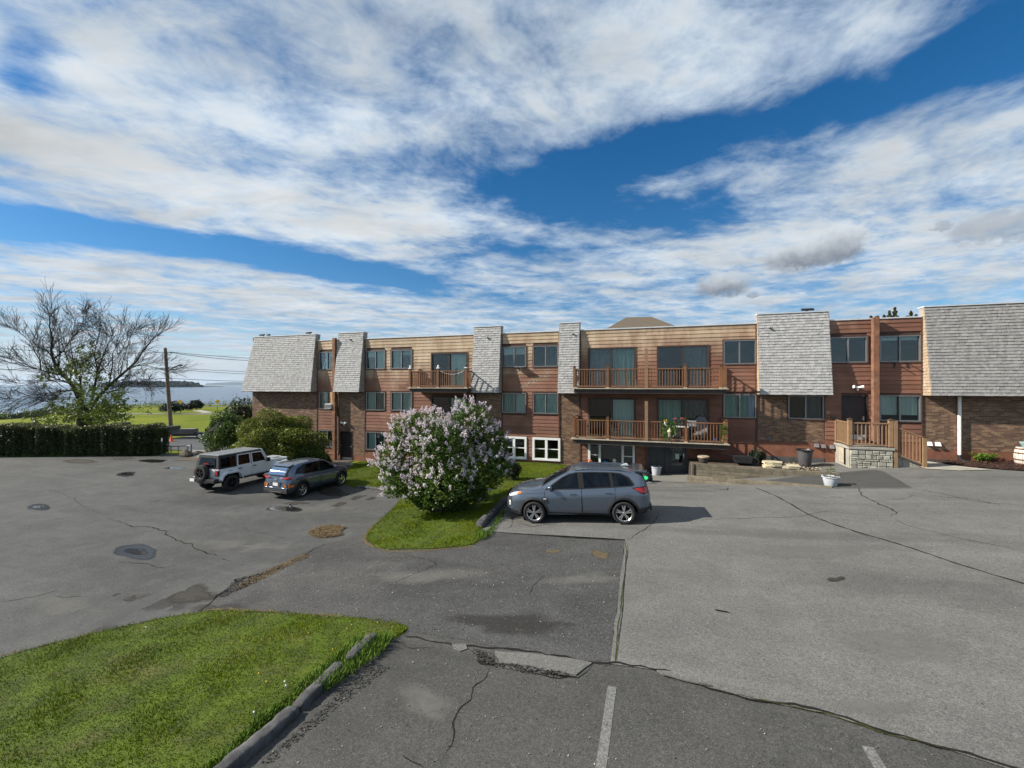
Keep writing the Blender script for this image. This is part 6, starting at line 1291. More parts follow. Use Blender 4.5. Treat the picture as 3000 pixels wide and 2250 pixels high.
# the big half-bare tree behind the hedge
def big_tree():
    TZ = 37.0; r = random.Random(21); g = np.random.default_rng(5)
    def q(x, y, dz): x, y = (x, y) if y > 1085 else (690+(x-690)*.92, 1085+(y-1085)*.87); return pt(x/2.766, 800+y/2.766, TZ+dz)
    base = pt(249, 1127, TZ); base.z = Hs(base.x, base.y); t = thing('old_tree', 'large half-bare tree with green leaves low on its trunk behind the hedge', 'tree', base); o = base
    trunk = [base+Vector((0, 0, -.3)), q(692, 1230, 0), q(690, 1130, 0), q(690, 1085, 0)]
    m = MB(); m.tube([p-o for p in trunk], [.70, .58, .52, .50], 14); m.obj('trunk', BARK, t, True)
    F = Vector((-syw, cyw, 0))
    limbs = [([(675, 1110), (650, 1040), (590, 900), (530, 820), (470, 770), (410, 650), (390, 560), (400, 450), (375, 330), (380, 215)], 30, -1.5), ([(470, 785), (360, 760), (290, 735), (150, 700), (10, 665)], 11, -2), ([(300, 738), (290, 650), (250, 580), (210, 480), (110, 390), (20, 335)], 8, -1), ([(412, 640), (500, 560), (545, 480), (620, 380), (720, 280)], 10, 1.5), ([(680, 1090), (650, 950), (650, 820), (560, 700), (520, 600), (480, 480), (470, 330)], 15, 2.5), ([(650, 860), (580, 640), (560, 500), (585, 380), (610, 240)], 8, 3.5),
             ([(735, 1110), (755, 1000), (775, 880), (800, 750), (850, 600), (900, 480), (950, 385)], 15, -2.5), ([(800, 750), (770, 600), (790, 480), (830, 330)], 8, -3), ([(720, 1110), (760, 1060), (830, 960), (960, 830), (1060, 740), (1150, 650), (1200, 560), (1270, 470), (1340, 400)], 24, .5), ([(830, 960), (960, 930), (1050, 890), (1150, 870), (1260, 880)], 8, -1.5), ([(1060, 740), (1150, 700), (1250, 700), (1390, 745)], 7, 1.5), ([(1000, 790), (1020, 660), (1060, 540), (1100, 400)], 7, 2), ([(610, 935), (540, 930), (430, 950), (300, 962), (150, 985), (20, 1060)], 10, -2.5), ([(560, 850), (440, 830), (300, 850), (160, 880), (40, 900)], 7, 2), ([(640, 1000), (560, 1000), (440, 1040), (380, 1060)], 6, -1), ([(900, 890), (930, 700), (930, 590), (990, 470), (1040, 390)], 8, -1)]
    lm = MB(); tw = MB(); ends = []; nodes = []
    def sprout(p, d, L, rad, lev, mm):
        k = 4; pts = [p]; c = p.copy(); dd = d.copy()
        for i in range(k):
            dd = (dd + Vector((r.gauss(0, .09), r.gauss(0, .09), r.gauss(.015, .08)))).normalized(); c = c + dd*(L/k); pts.append(c.copy())
        mm.tube([x-o for x in pts], [max(.0095, rad*(1-.72*i/k)) for i in range(k+1)], 4 if lev < 2 else 3, 0, False)
        if lev < 3:
            for i in range(1, k+1):
                for _ in range(2 if lev < 2 else (1 if i > 1 else 0)):
                    ax = Vector((r.gauss(0, 1), r.gauss(0, 1), r.gauss(0, 1))).normalized(); nd = (dd + ax*.55).normalized(); nd.z += .03; sprout(pts[i], nd.normalized(), L*r.uniform(.5, .8), max(.007, rad*.5), lev+1, tw)
    for pl, w, dz in limbs:
        n = len(pl); P3 = [q(x, y, dz*(i/(n-1))) for i, (x, y) in enumerate(pl)]; r0 = w/2.766/FPX*TZ*.62
        lm.tube([p-o for p in P3], [max(.02, r0*(1-.86*i/(n-1))) for i in range(n)], 8); nodes += P3
        for i in range(max(1, n//3 if w > 12 else 1), n):
            seg = P3[i]-P3[i-1]
            for s in range(3 if i < n-1 else 5):
                p = P3[i-1].lerp(P3[i], r.uniform(.2, 1)); d = seg.normalized(); ax = (Vector((cyw, syw, 0))*r.gauss(0, 1) + F*r.gauss(0, .8) + Vector((0, 0, r.gauss(.25, .8)))).normalized(); sprout(p, (d*.9+ax*.7).normalized(), r.uniform(.8, 1.6), max(.013, r0*(1-.86*i/(n-1))*.45), 1, tw)
    lm.obj('limb', BARK, t, True, kind='stuff'); obj('twig', mesh('twig', tw.v, tw.f, TWIG), t, kind='stuff')
    Ps = []
    for cx, cy, rx, ry, n, dz in ((730, 740, 120, 120, 1500, 1), (600, 760, 90, 70, 700, -1), (420, 800, 90, 80, 500, 0), (760, 880, 150, 110, 1500, 0), (560, 1130, 150, 90, 2300, -1.5), (700, 1010, 120, 100, 1500, -2), (900, 1090, 130, 110, 3600, -1), (830, 1170, 150, 60, 2000, -2), (480, 1060, 80, 60, 500, 0), (330, 1190, 110, 40, 600, 0), (330, 860, 60, 50, 260, 1), (980, 1030, 70, 60, 900, -1), (690, 600, 70, 60, 260, 1), (620, 900, 70, 90, 500, -2)):
        kc = g.normal(size=(max(6, n//34), 2))*.5; ci = kc[g.integers(0, len(kc), n)] + g.normal(size=(n, 2))*.10; zz = g.normal(size=n)*1.2
        X = ((cx+ci[:, 0]*rx*1.3)/2.766-1500)/FPX; E = (1127-800-(cy+ci[:, 1]*ry*1.3)/2.766)/FPX; Z = TZ+dz+zz
        Ps.append(np.stack([CAM[0]+cyw*X*Z-syw*Z, CAM[1]+syw*X*Z+cyw*Z, 5+E*Z], -1))
    P = np.concatenate(Ps) - np.array(o); obj('crown', leaves_mesh('crown', P[g.random(len(P)) < .75], .15, L_TREE, g, .3, .7), t)
big_tree()
# hedge
def hedge():
    g = np.random.default_rng(31); a, b = Vector(camxy(-47.0, 29.2)), Vector(camxy(-25.3, 30.3)); c = (a+b)/2; L = (b-a).length; u = (b-a)/L; t = thing('hedge', 'long clipped dark green hedge along the far side of the lower lot', 'hedge', (c.x, c.y, -.05), math.atan2(u.y, u.x))
    n = 95000; x = g.uniform(-L/2, L/2, n); f = g.random(n); hh = 2.06 + .07*np.sin(x*1.9) + .05*np.sin(x*9.1+2) + .10*g.random(n)**6 + .05*np.sin(x*4.3+1) + np.where(x < 2.75, .08, 0) - .30*np.exp(-((x-4.75)/.5)**2); dp = .75
    y = np.where(f < .55, -dp + g.random(n)**2*.3 + .07*np.sin(x*3+1) + .06*np.sin(x*7.3) + .05*np.sin(x*13+2), g.uniform(-dp, dp, n)); z = np.where(f < .55, g.uniform(0.05, 1, n)*hh, hh - g.random(n)**2*.28)
    e = np.minimum(1, (L/2 - np.abs(x))*2.5 + .15); y = y*np.minimum(1, .65+e*.35); keep = (z < hh*(.75+.25*e)); P = np.column_stack([x, y, z])[keep] + g.normal(size=(int(keep.sum()), 3))*.035
    ex = int(6000); q = np.column_stack([np.where(g.random(ex) < .85, L/2-g.random(ex)**2*.2, -L/2), g.uniform(-dp*.8, dp*.8, ex), g.uniform(.05, 1.9, ex)]) + g.normal(size=(ex, 3))*.05; P = np.concatenate([P, q])
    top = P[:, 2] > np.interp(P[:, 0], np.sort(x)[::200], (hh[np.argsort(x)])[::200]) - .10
    obj('foliage', leaves_mesh('foliage', P[~top], .10, L_HEDGE, g), t); obj('painted_sun_top', leaves_mesh('painted_sun_top', P[top], .10, L_HEDGETOP, g), t)  # top leaves take the lighter copy, sunlight painted by colour
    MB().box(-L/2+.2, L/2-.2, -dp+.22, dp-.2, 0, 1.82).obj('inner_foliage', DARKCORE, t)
hedge()
bush('large_shrub', 'large rounded yellow green bush against the left brick wall', 'bush', gb(815, 25.6), 5.2, 2.6, 3.35, 26000, .125, L_BUSH, 3, .50, .34)
bush('lilac_shrub', 'tall dark lilac bush with fading purple flowers left of the large bush', 'bush', gb(658, 29.6), 2.6, 2.4, 3.1, 12000, .12, L_LILAC, 4, .5, .34)
g5 = gb(712, 33.0); bush('evergreen_shrub', 'dark evergreen shrub at the left corner of the building', 'evergreen shrub', g5, 2.7, 2.6, 4.0, 11000, .13, L_DARK, 5, .5, .3)
bush('small_shrub', 'low dark shrub under the lowest left window', 'bush', gb(905, 25.4), 2.2, 1.4, 1.5, 6000, .10, L_LILAC, 6, .45, .3); bush('small_shrub', 'small low plant left of the brown door post', 'bush', gb(945, 26.0), 1.3, 1.0, .9, 2500, .09, L_LILAC, 7, .45, .3)
bush('small_shrub', 'small dark conifer seedling on the lawn right of the lilac', 'bush', at(1503, 1408), .75, .7, .95, 2600, .07, L_DARK, 8, .5, .3); bush('small_shrub', 'dark shrub in the shade on the planting bed', 'bush', (fx(2215, -.8), -.8, bz), 1.0, .8, .65, 1600, .08, L_DARK, 9, .5, .4)
for i, (px, Z, w, h, mt, lab) in enumerate(((505, 93, 4.6, 2.7, L_DARK, 'dark rounded shrub in the park left of the yellow sign'), (573, 107, 3.2, 2.6, L_DARK, 'dark rounded shrub in the park between the yellow signs'), (551, 106, 2.2, 1.5, L_RED, 'low reddish shrub beside the dark park shrub'))): bush('park_shrub', lab, 'bush', gb(px, Z), w, w, h, 2600, .28, mt, 12+i, .5, .25, 'shrubs in the lakeside park')
def shore():
    g = np.random.default_rng(44); Ps = []
    for X, Z, n, h in [(-118+i*1.4+g.normal()*.5, 111+min(20, i*.62)+g.normal()*.6, g.integers(30, 150), g.uniform(.6, 2.0)) for i in range(48)] + [(-95-g.uniform(0, 10), 74+g.uniform(0, 26), 160, g.uniform(.8, 1.8)) for i in range(24)]:
        x, y = camxy(X, Z); c = np.array([x, y, Hs(x, y)+h*.5]); p = g.normal(size=(n, 3))*np.array([.7, .7, h*.3]); Ps.append(c+p)
    P = np.concatenate(Ps); tag(obj('shore_brush', leaves_mesh('shore_brush', P, .33, L_SHORE, g), kind='stuff'), 'tangle of green brush and vines along the lake shore fence', 'brush')
shore()
# flowering lilac in the middle
def lilac():
    g = np.random.default_rng(77); r = random.Random(7); base = at(1292, 1497); t = thing('flowering_lilac', 'big lilac bush covered in pale pink blossom in front of the building', 'bush', base, YAW); k = .0128*depth(base.x, base.y)/15.7
    def loc(px, py): return np.array([(px-1292)*k, 0, (1497-py)*k])
    # crown of overlapping lobes: px centre, radii px, depth offset
    lobes = [(1215, 1262, 78, 62, 0), (1170, 1340, 62, 62, -.2), (1190, 1400, 62, 52, -.7), (1290, 1300, 95, 85, -.6), (1375, 1245, 78, 66, .1), (1440, 1300, 62, 66, 0), (1420, 1375, 70, 62, -.7), (1305, 1400, 100, 70, -1.0), (1300, 1330, 110, 80, 1.1), (1462, 1365, 46, 40, .2), (1150, 1372, 36, 40, 0), (1250, 1420, 50, 46, -.9), (1375, 1425, 55, 45, -.6)]
    LP, BP, BD, cores = [], [], [], []
    for i, (px, py, rx, ry, dz) in enumerate(lobes):
        c = loc(px, py); c[1] = dz; rad = np.array([rx*k, (rx+ry)/2*k*.9, ry*k]); area = rx*ry/5000
        P, d, kk = lump_shell(g, int(2100*area), c, rad, 12, .25, .55, -1, 100+i); LP.append(P)
        Q, d2, k2 = lump_shell(g, int(190*area), c, rad*1.04, 12, .22, .14, -.85, 100+i); keep = g.random(len(Q)) < np.clip(.55+.5*d2[:, 2]-.35*d2[:, 0]-.25*d2[:, 1], .22, 1); keep &= g.random(len(Q)) < np.clip((Q[:, 2]-.35)/1.3, .12, 1); BP.append(Q[keep]); BD.append(d2[keep]); cores.append((c, rad))
    for px, py, rx, ry, n in ((1250, 1465, 36, 26, 700), (1330, 1470, 60, 22, 900), (1400, 1440, 40, 30, 500)):
        c = loc(px, py); P, d, kk = lump_shell(g, n, (c[0], -.3, c[2]), (rx*k, .5, ry*k), 8, .3, .6, -1, 9); LP.append(P)
    LP = np.concatenate(LP); BP, BD = np.concatenate(BP), np.concatenate(BD)
    def inside(P, f):
        m = np.zeros(len(P), bool)
        for c, rad in cores: m |= (((P-c)/(rad*f))**2).sum(1) < 1
        return m
    keep = ~inside(BP, .80); BP, BD = BP[keep], BD[keep]
    obj('foliage', leaves_mesh('foliage', LP, .105, L_LILAC, g, .3, .75), t)
    def panicles(P, D, mat, name):
        n = len(P); f = 30; tt = g.random((n, f)); L = g.uniform(.15, .26, (n, 1)); ax = D*.7+np.array([0, 0, .55])+g.normal(size=(n, 3))*.25; ax /= np.linalg.norm(ax, axis=1)[:, None]; e1 = np.cross(ax, g.normal(size=(n, 3))); e1 /= np.linalg.norm(e1, axis=1)[:, None]; e2 = np.cross(ax, e1)
        an = g.uniform(0, 6.28, (n, f)); rr = (.062*(1-tt)**.8+.008)*g.uniform(.7, 1.1, (n, f)); C = P[:, None]+ax[:, None]*(tt*L)[..., None]+e1[:, None]*(rr*np.cos(an))[..., None]+e2[:, None]*(rr*np.sin(an))[..., None]
        obj(name, leaves_mesh(name, C.reshape(-1, 3), .042, mat, g, .0, .95), t)
    dk = g.random(len(BP)) < np.clip(.05+.35*(BD[:, 0] > .2)*(BD[:, 2] < .3), 0, .5); panicles(BP[~dk], BD[~dk], BLOOM, 'blossom'); panicles(BP[dk], BD[dk], BLOOM2, 'painted_shade_blossom')  # darker blossom mostly low on the right, shade painted by colour
    m = MB()
    for i in range(46):
        c, rad = cores[r.randrange(len(cores))]; e = Vector(c)+Vector((r.uniform(-.6, .6)*rad[0], r.uniform(-.6, .6)*rad[1], r.uniform(-.4, .7)*rad[2])); s = Vector((r.uniform(-.45, .55), r.uniform(-.3, .3), -.08)); mid = s.lerp(e, .45)+Vector((r.uniform(-.12, .12), r.uniform(-.12, .12), .15)); m.tube([s, mid, e], [.032, .022, .009], 5)
    m.obj('stem', STEM, t, True, kind='stuff')
lilac()
# cedars behind the building
def cedar(px, topy, Z, w, label, seed):
    g = np.random.default_rng(seed); b = pt(px, 1127, Z); top = pt(px, topy, Z).z; b.z = 1.2; hgt = top-b.z; t = thing('conifer_tree', label, 'tree', b, 0, 'evergreens behind the building'); MB().tube([(0, 0, -.3), (0, 0, hgt*.9)], [.28, .05], 8).obj('trunk', BARK, t)
    Ps = []
    for k in range(11):
        an, rr = g.uniform(0, 6.28), w/2*math.sqrt(g.random())*.8; sx, sy, th = rr*math.cos(an), rr*math.sin(an), hgt*(1-.10*g.random()) - rr*.55*(k > 0); sx, sy = (0, 0) if k == 0 else (sx, sy)
        n = 1300; z = g.uniform(0, 1, n)**.7; L = 3.4; R = (.75*(1-z)**.75+.03)*(.7+.3*np.sin(z*40+k)); a = g.uniform(0, 6.28, n); q = R*np.sqrt(g.uniform(.2, 1, n)); Ps.append(np.column_stack([sx+q*np.cos(a), sy+q*np.sin(a), th-L+z*L+q*.3]))
    n = 5000; z = g.uniform(.05, .85, n); R = w/2*(1-z*.6)*np.sqrt(g.uniform(.4, 1, n)); a = g.uniform(0, 6.28, n); Ps.append(np.column_stack([R*np.cos(a), R*np.sin(a), z*(hgt-2)])); P = np.concatenate(Ps)
    obj('crown', leaves_mesh('crown', P, .22, L_CEDAR, g, .8, .4), t)
cedar(2622, 896, 47, 5.0, 'yellow green evergreen top behind the roof, left of the right mansard', 1); cedar(2660, 899, 49, 4.6, 'evergreen top behind the roof closest to the right mansard', 2); cedar(2578, 908, 48, 4.2, 'lower evergreen top behind the roof by the old post', 3); cedar(2497, 924, 50, 4.0, 'small evergreen top just showing over the roof near the old post', 4); cedar(2462, 927, 50, 4.0, 'small evergreen top just showing over the roof beside the middle mansard', 5)
# dandelions and clippings on the near lawn
def specks():
    g = np.random.default_rng(6); m = MB()
    for px, py in ((1030, 1841), (1108, 1833), (1018, 1852), (905, 1865), (972, 1914), (1000, 1902), (988, 1925), (760, 1985), (780, 2010)):
        c = at(px+g.uniform(-3, 3), py); m.ball((c.x, c.y, c.z+.07), .011, 6, 4)
    tag(m.obj('dandelion_flowers', F_YEL, kind='stuff'), 'scattered yellow dandelion heads at the tip of the near lawn', 'flowers')
    m = MB()
    for px, py in ((428, 1854), (745, 2112), (835, 2020), (838, 2032)):
        c = at(px, py); m.ball((c.x, c.y, c.z+.12), .013, 6, 5); m.tube([(c.x, c.y, c.z), (c.x+.01, c.y, c.z+.12)], .003, 4)
    tag(m.obj('dandelion_clocks', SIGNW, kind='stuff'), 'white dandelion clocks standing in the near lawn', 'flowers')
specks()
b = at(852, 1492); m = MB(); m.ball((0, 0, .10), .075, 10, 7, 0, (1.5, .8, .8)); m.ball((.11, 0, .17), .042, 8, 6); m.prism([(-.10, .10), (-.24, .075), (-.24, .06), (-.10, .07)], -.03, .03); m.tube([(.14, 0, .17), (.19, 0, .165)], [.012, .002], 5)
for s in (-.02, .02): m.tube([(0, s, .05), (.01, s, 0)], .005, 4)
tag(m.obj('bird', BLACKM, None, True, 0, b, (0, 0, 2.6)), 'small dark bird drinking at the puddle behind the blue grey car', 'bird')
# ---------------------------------------------------------------- vehicles (local frame: x forward, y left, z up)
def curve(keys, sig=.05):
    ks = sorted(keys); xs = np.array([k[0] for k in ks]); vs = np.array([k[1] for k in ks]); X = np.linspace(xs[0]-.4, xs[-1]+.4, 1200); Y = np.interp(X, xs, vs); dx = X[1]-X[0]
    # keep end values: extend linearly
    Y[X < xs[0]] = vs[0] + (X[X < xs[0]]-xs[0])*(vs[1]-vs[0])/(xs[1]-xs[0]); Y[X > xs[-1]] = vs[-1] + (X[X > xs[-1]]-xs[-1])*(vs[-1]-vs[-2])/(xs[-1]-xs[-2])
    k = np.exp(-.5*(np.arange(-60, 61)*dx/sig)**2); k /= k.sum(); Y = np.convolve(np.pad(Y, 60, 'edge'), k, 'valid')
    return lambda x: float(np.interp(x, X, Y))
class Car:
    def __init__(s, zt, zs, zb, wb, wr, stations, root, paint):
        s.zt, s.zs, s.zb, s.wb, s.wr = curve(zt, .06), curve(zs, .10), curve(zb, .05), curve(wb, .05), curve(wr, .06); s.st = stations; s.root = root; s.paint = paint
    def sec(s, x):
        zb, zs, zt, wb, wr = s.zb(x), s.zs(x), s.zt(x), s.wb(x), s.wr(x); zs = min(zs, zt-.06); h = zs-zb
        return [(0, zb), (.78*wb, zb), (.92*wb, zb+.05), (.965*wb, zb+.20*h), (.995*wb, zb+.36*h), (.985*wb, zb+.48*h), (1.0*wb, zb+.66*h), (.975*wb, zs-.15*h), (.915*wb, zs), (wr*1.03, zt-.085) if zt-zs > .2 else (wr*1.03+.3*(.915*wb-wr*1.03), zs+.55*(zt-zs)), (wr*.93, zt-.03), (wr*.55, zt-.004), (0, zt+.006)]
    def side(s, x, z):
        p = s.sec(x); 
        for (y0, z0), (y1, z1) in zip(p[1:], p[2:]):
            if z0 <= z <= z1 and z1 > z0: return y0 + (y1-y0)*(z-z0)/(z1-z0)
        return p[-1][0] if z > p[-1][1] else p[1][0]
    def top(s, x, y):
        p = s.sec(x)[::-1]; y = abs(y)
        for (y0, z0), (y1, z1) in zip(p, p[1:]):
            if y0 <= y <= y1: return z0 + (z1-z0)*(y-y0)/max(1e-6, y1-y0)
        return p[3][1]
    def body(s, arches, AR):
        vs, n = [], None
        for x in s.st:
            q = s.sec(x); ring = [(x, y, z) for y, z in q] + [(x, -y, z) for y, z in q[-2:0:-1]]; n = len(ring); vs += ring
        K = len(s.st); fs = [(i*n+k, i*n+(k+1) % n, (i+1)*n+(k+1) % n, (i+1)*n+k) for i in range(K-1) for k in range(n)] + [tuple(range(n-1, -1, -1)), tuple((K-1)*n+k for k in range(n))]
        me = mesh('body', vs, fs, s.paint, True); o = bpy.data.objects.new('body', me); COL.objects.link(o)
        bm = bmesh.new(); bm.from_mesh(me); bmesh.ops.recalc_face_normals(bm, faces=bm.faces); bm.to_mesh(me); bm.free(); cs = []
        for ax in arches:
            for sy in (-1, 1):
                m = MB(); m.tube([(ax, sy*.50, AR[1]), (ax, sy*1.2, AR[1])], AR[0], 40); c = m.obj('cutter', BLACK); cs.append(c); md = o.modifiers.new('b', 'BOOLEAN'); md.operation = 'DIFFERENCE'; md.object = c; md.solver = 'EXACT'
        bpy.context.view_layer.update(); dg = bpy.context.evaluated_depsgraph_get(); nm = bpy.data.meshes.new_from_object(o.evaluated_get(dg)); bpy.data.objects.remove(o)
        for c in cs: bpy.data.objects.remove(c)
        nm.materials.clear(); nm.materials.append(s.paint); nm.materials.append(BLACK); mi = [0]*len(nm.polygons)
        for p in nm.polygons:
            for ax in arches:
                c = p.center
                if (c.x-ax)**2+(c.z-AR[1])**2 < (AR[0]+.01)**2 and .49 < abs(c.y): 
                    rr = math.hypot(c.x-ax, c.z-AR[1]); nn = p.normal
                    if abs(nn.y) < .5 and rr > AR[0]*.8 or abs(abs(c.y)-.5) < .02: mi[p.index] = 1
        nm.polygons.foreach_set('material_index', mi); nm.polygons.foreach_set('use_smooth', [True]*len(nm.polygons))
        bm = bmesh.new(); bm.from_mesh(nm)
        for e in bm.edges:
            if len(e.link_faces) == 2 and e.calc_face_angle(0) > .6: e.smooth = False
        bm.to_mesh(nm); bm.free(); s.bo = obj('body', nm, s.root)
    def panel(s, name, poly, sy, mat, off=.006, parent=None, step=.08):
        """outline in side view (x,z) laid on the flank"""
        bm = bmesh.new(); v = [bm.verts.new((p[0], 0, p[1])) for p in poly]
        for t in tessellate_polygon([[Vector((p[0], p[1], 0)) for p in poly]]):
            try: bm.faces.new([v[i] for i in t])
            except ValueError: pass
        for ax in (0, 2):
            lo, hi = min(p[ax//2] for p in poly), max(p[ax//2] for p in poly); c = math.floor(lo/step)*step+step
            while c < hi:
                co = [0, 0, 0]; co[ax] = c; no = [0, 0, 0]; no[ax] = 1; bmesh.ops.bisect_plane(bm, geom=bm.verts[:]+bm.edges[:]+bm.faces[:], plane_co=co, plane_no=no); c += step
        for q in bm.verts: q.co.y = sy*(s.side(q.co.x, q.co.z)+off)
        me = bpy.data.meshes.new(name); bm.to_mesh(me); bm.free(); me.materials.append(mat); me.polygons.foreach_set('use_smooth', [True]*len(me.polygons)); return obj(name, me, parent or s.root)
    def line(s, pts, sy, w=.015, name='panel_gap', mat=None, off=.0035, parent=None):
        m = MB(); q = []
        for a, b in zip(pts, pts[1:]):
            n = max(1, int(math.hypot(b[0]-a[0], b[1]-a[1])/.05)); q += [(a[0]+(b[0]-a[0])*k/n, a[1]+(b[1]-a[1])*k/n) for k in range(n)]
        q.append(pts[-1]); vs = []
        for i, (x, z) in enumerate(q):
            a, b = q[max(0, i-1)], q[min(len(q)-1, i+1)]; L = math.hypot(b[0]-a[0], b[1]-a[1]) or 1; nx, nz_ = -(b[1]-a[1])/L*w/2, (b[0]-a[0])/L*w/2
            for k in (-1, 1): vs.append((x+nx*k, sy*(s.side(x+nx*k, z+nz_*k)+off), z+nz_*k))
        return obj(name, mesh(name, vs, [(2*i, 2*i+1, 2*i+3, 2*i+2) for i in range(len(q)-1)], mat or BLACK), parent or s.root)
    def arch(s, ax, az, r0, r1, sy, mat, a0=-.25, a1=math.pi+.25):
        vs = []; n = 26
        for i in range(n+1):
            a = a0+(a1-a0)*i/n
            for r in (r0, (r0+r1)/2, r1): x, z = ax+r*math.cos(a), az+r*math.sin(a); vs.append((x, sy*(s.side(x, max(z, s.zb(x)+.03))+(.012 if r < r1 else .002)), z))
        return obj('arch_trim', mesh('arch_trim', vs, [(3*i+k, 3*(i+1)+k, 3*(i+1)+k+1, 3*i+k+1) for i in range(n) for k in (0, 1)], mat, True), s.root)
    def toppatch(s, name, x0, x1, f, mat, off=.006, n=10, ny=10, parent=None):
        """glass on the top surface between x0 and x1; f(x)-> half width"""
        vs = []
        for i in range(n+1):
            x = x0+(x1-x0)*i/n; w = f(x)
            for k in range(ny+1): y = -w+2*w*k/ny; vs.append((x+off*.5, y, s.top(x, y)+off))
        return obj(name, mesh(name, vs, [(i*(ny+1)+k, (i+1)*(ny+1)+k, (i+1)*(ny+1)+k+1, i*(ny+1)+k+1) for i in range(n) for k in range(ny)], mat, True), parent or s.root)
def quadpatch(name, c, mat, parent, n=6, bulge=.0, bdir=(0, 0, 0)):
    """four corners, optional bulge"""
    a, b, d, e = [Vector(q) for q in c]; vs = []; bd = Vector(bdir)
    for i in range(n+1):
        for k in range(n+1): u, v = i/n, k/n; vs.append(a.lerp(b, u).lerp(e.lerp(d, u), v)+bd*bulge*(1-(2*u-1)**2))
    return obj(name, mesh(name, vs, [(i*(n+1)+k, (i+1)*(n+1)+k, (i+1)*(n+1)+k+1, i*(n+1)+k+1) for i in range(n) for k in range(n)], mat, True), parent)
def mirror(car, x, z, sy, mat):
    y = car.side(x, z); m = MB(); m.ball((x, sy*(y+.13), z+.04), .10, 12, 8, 0, (.75, .95, .75)); m.box(x-.03, x+.05, min(sy*y*.97, sy*(y+.08)), max(sy*y*.97, sy*(y+.08)), z-.03, z+.02); m.obj('mirror', mat, car.root, True)
def handle(car, x, z, sy, mat):
    y = sy*(car.side(x, z)+.022); MB().box(x-.10, x+.10, y-.012, y+.012, z-.014, z+.014).obj('door_handle', mat, car.root, bevel=.008)
def stat(lo, hi, ends=.14, n=44): a = np.linspace(lo+ends, hi-ends, n); e = np.array([0, .012, .03, .055, .085, .115]); return list(lo+e)+list(a)+list((hi-e)[::-1])
def axis_place(root, mid_contact, head): root.location = mid_contact; root.rotation_euler = (0, 0, head)
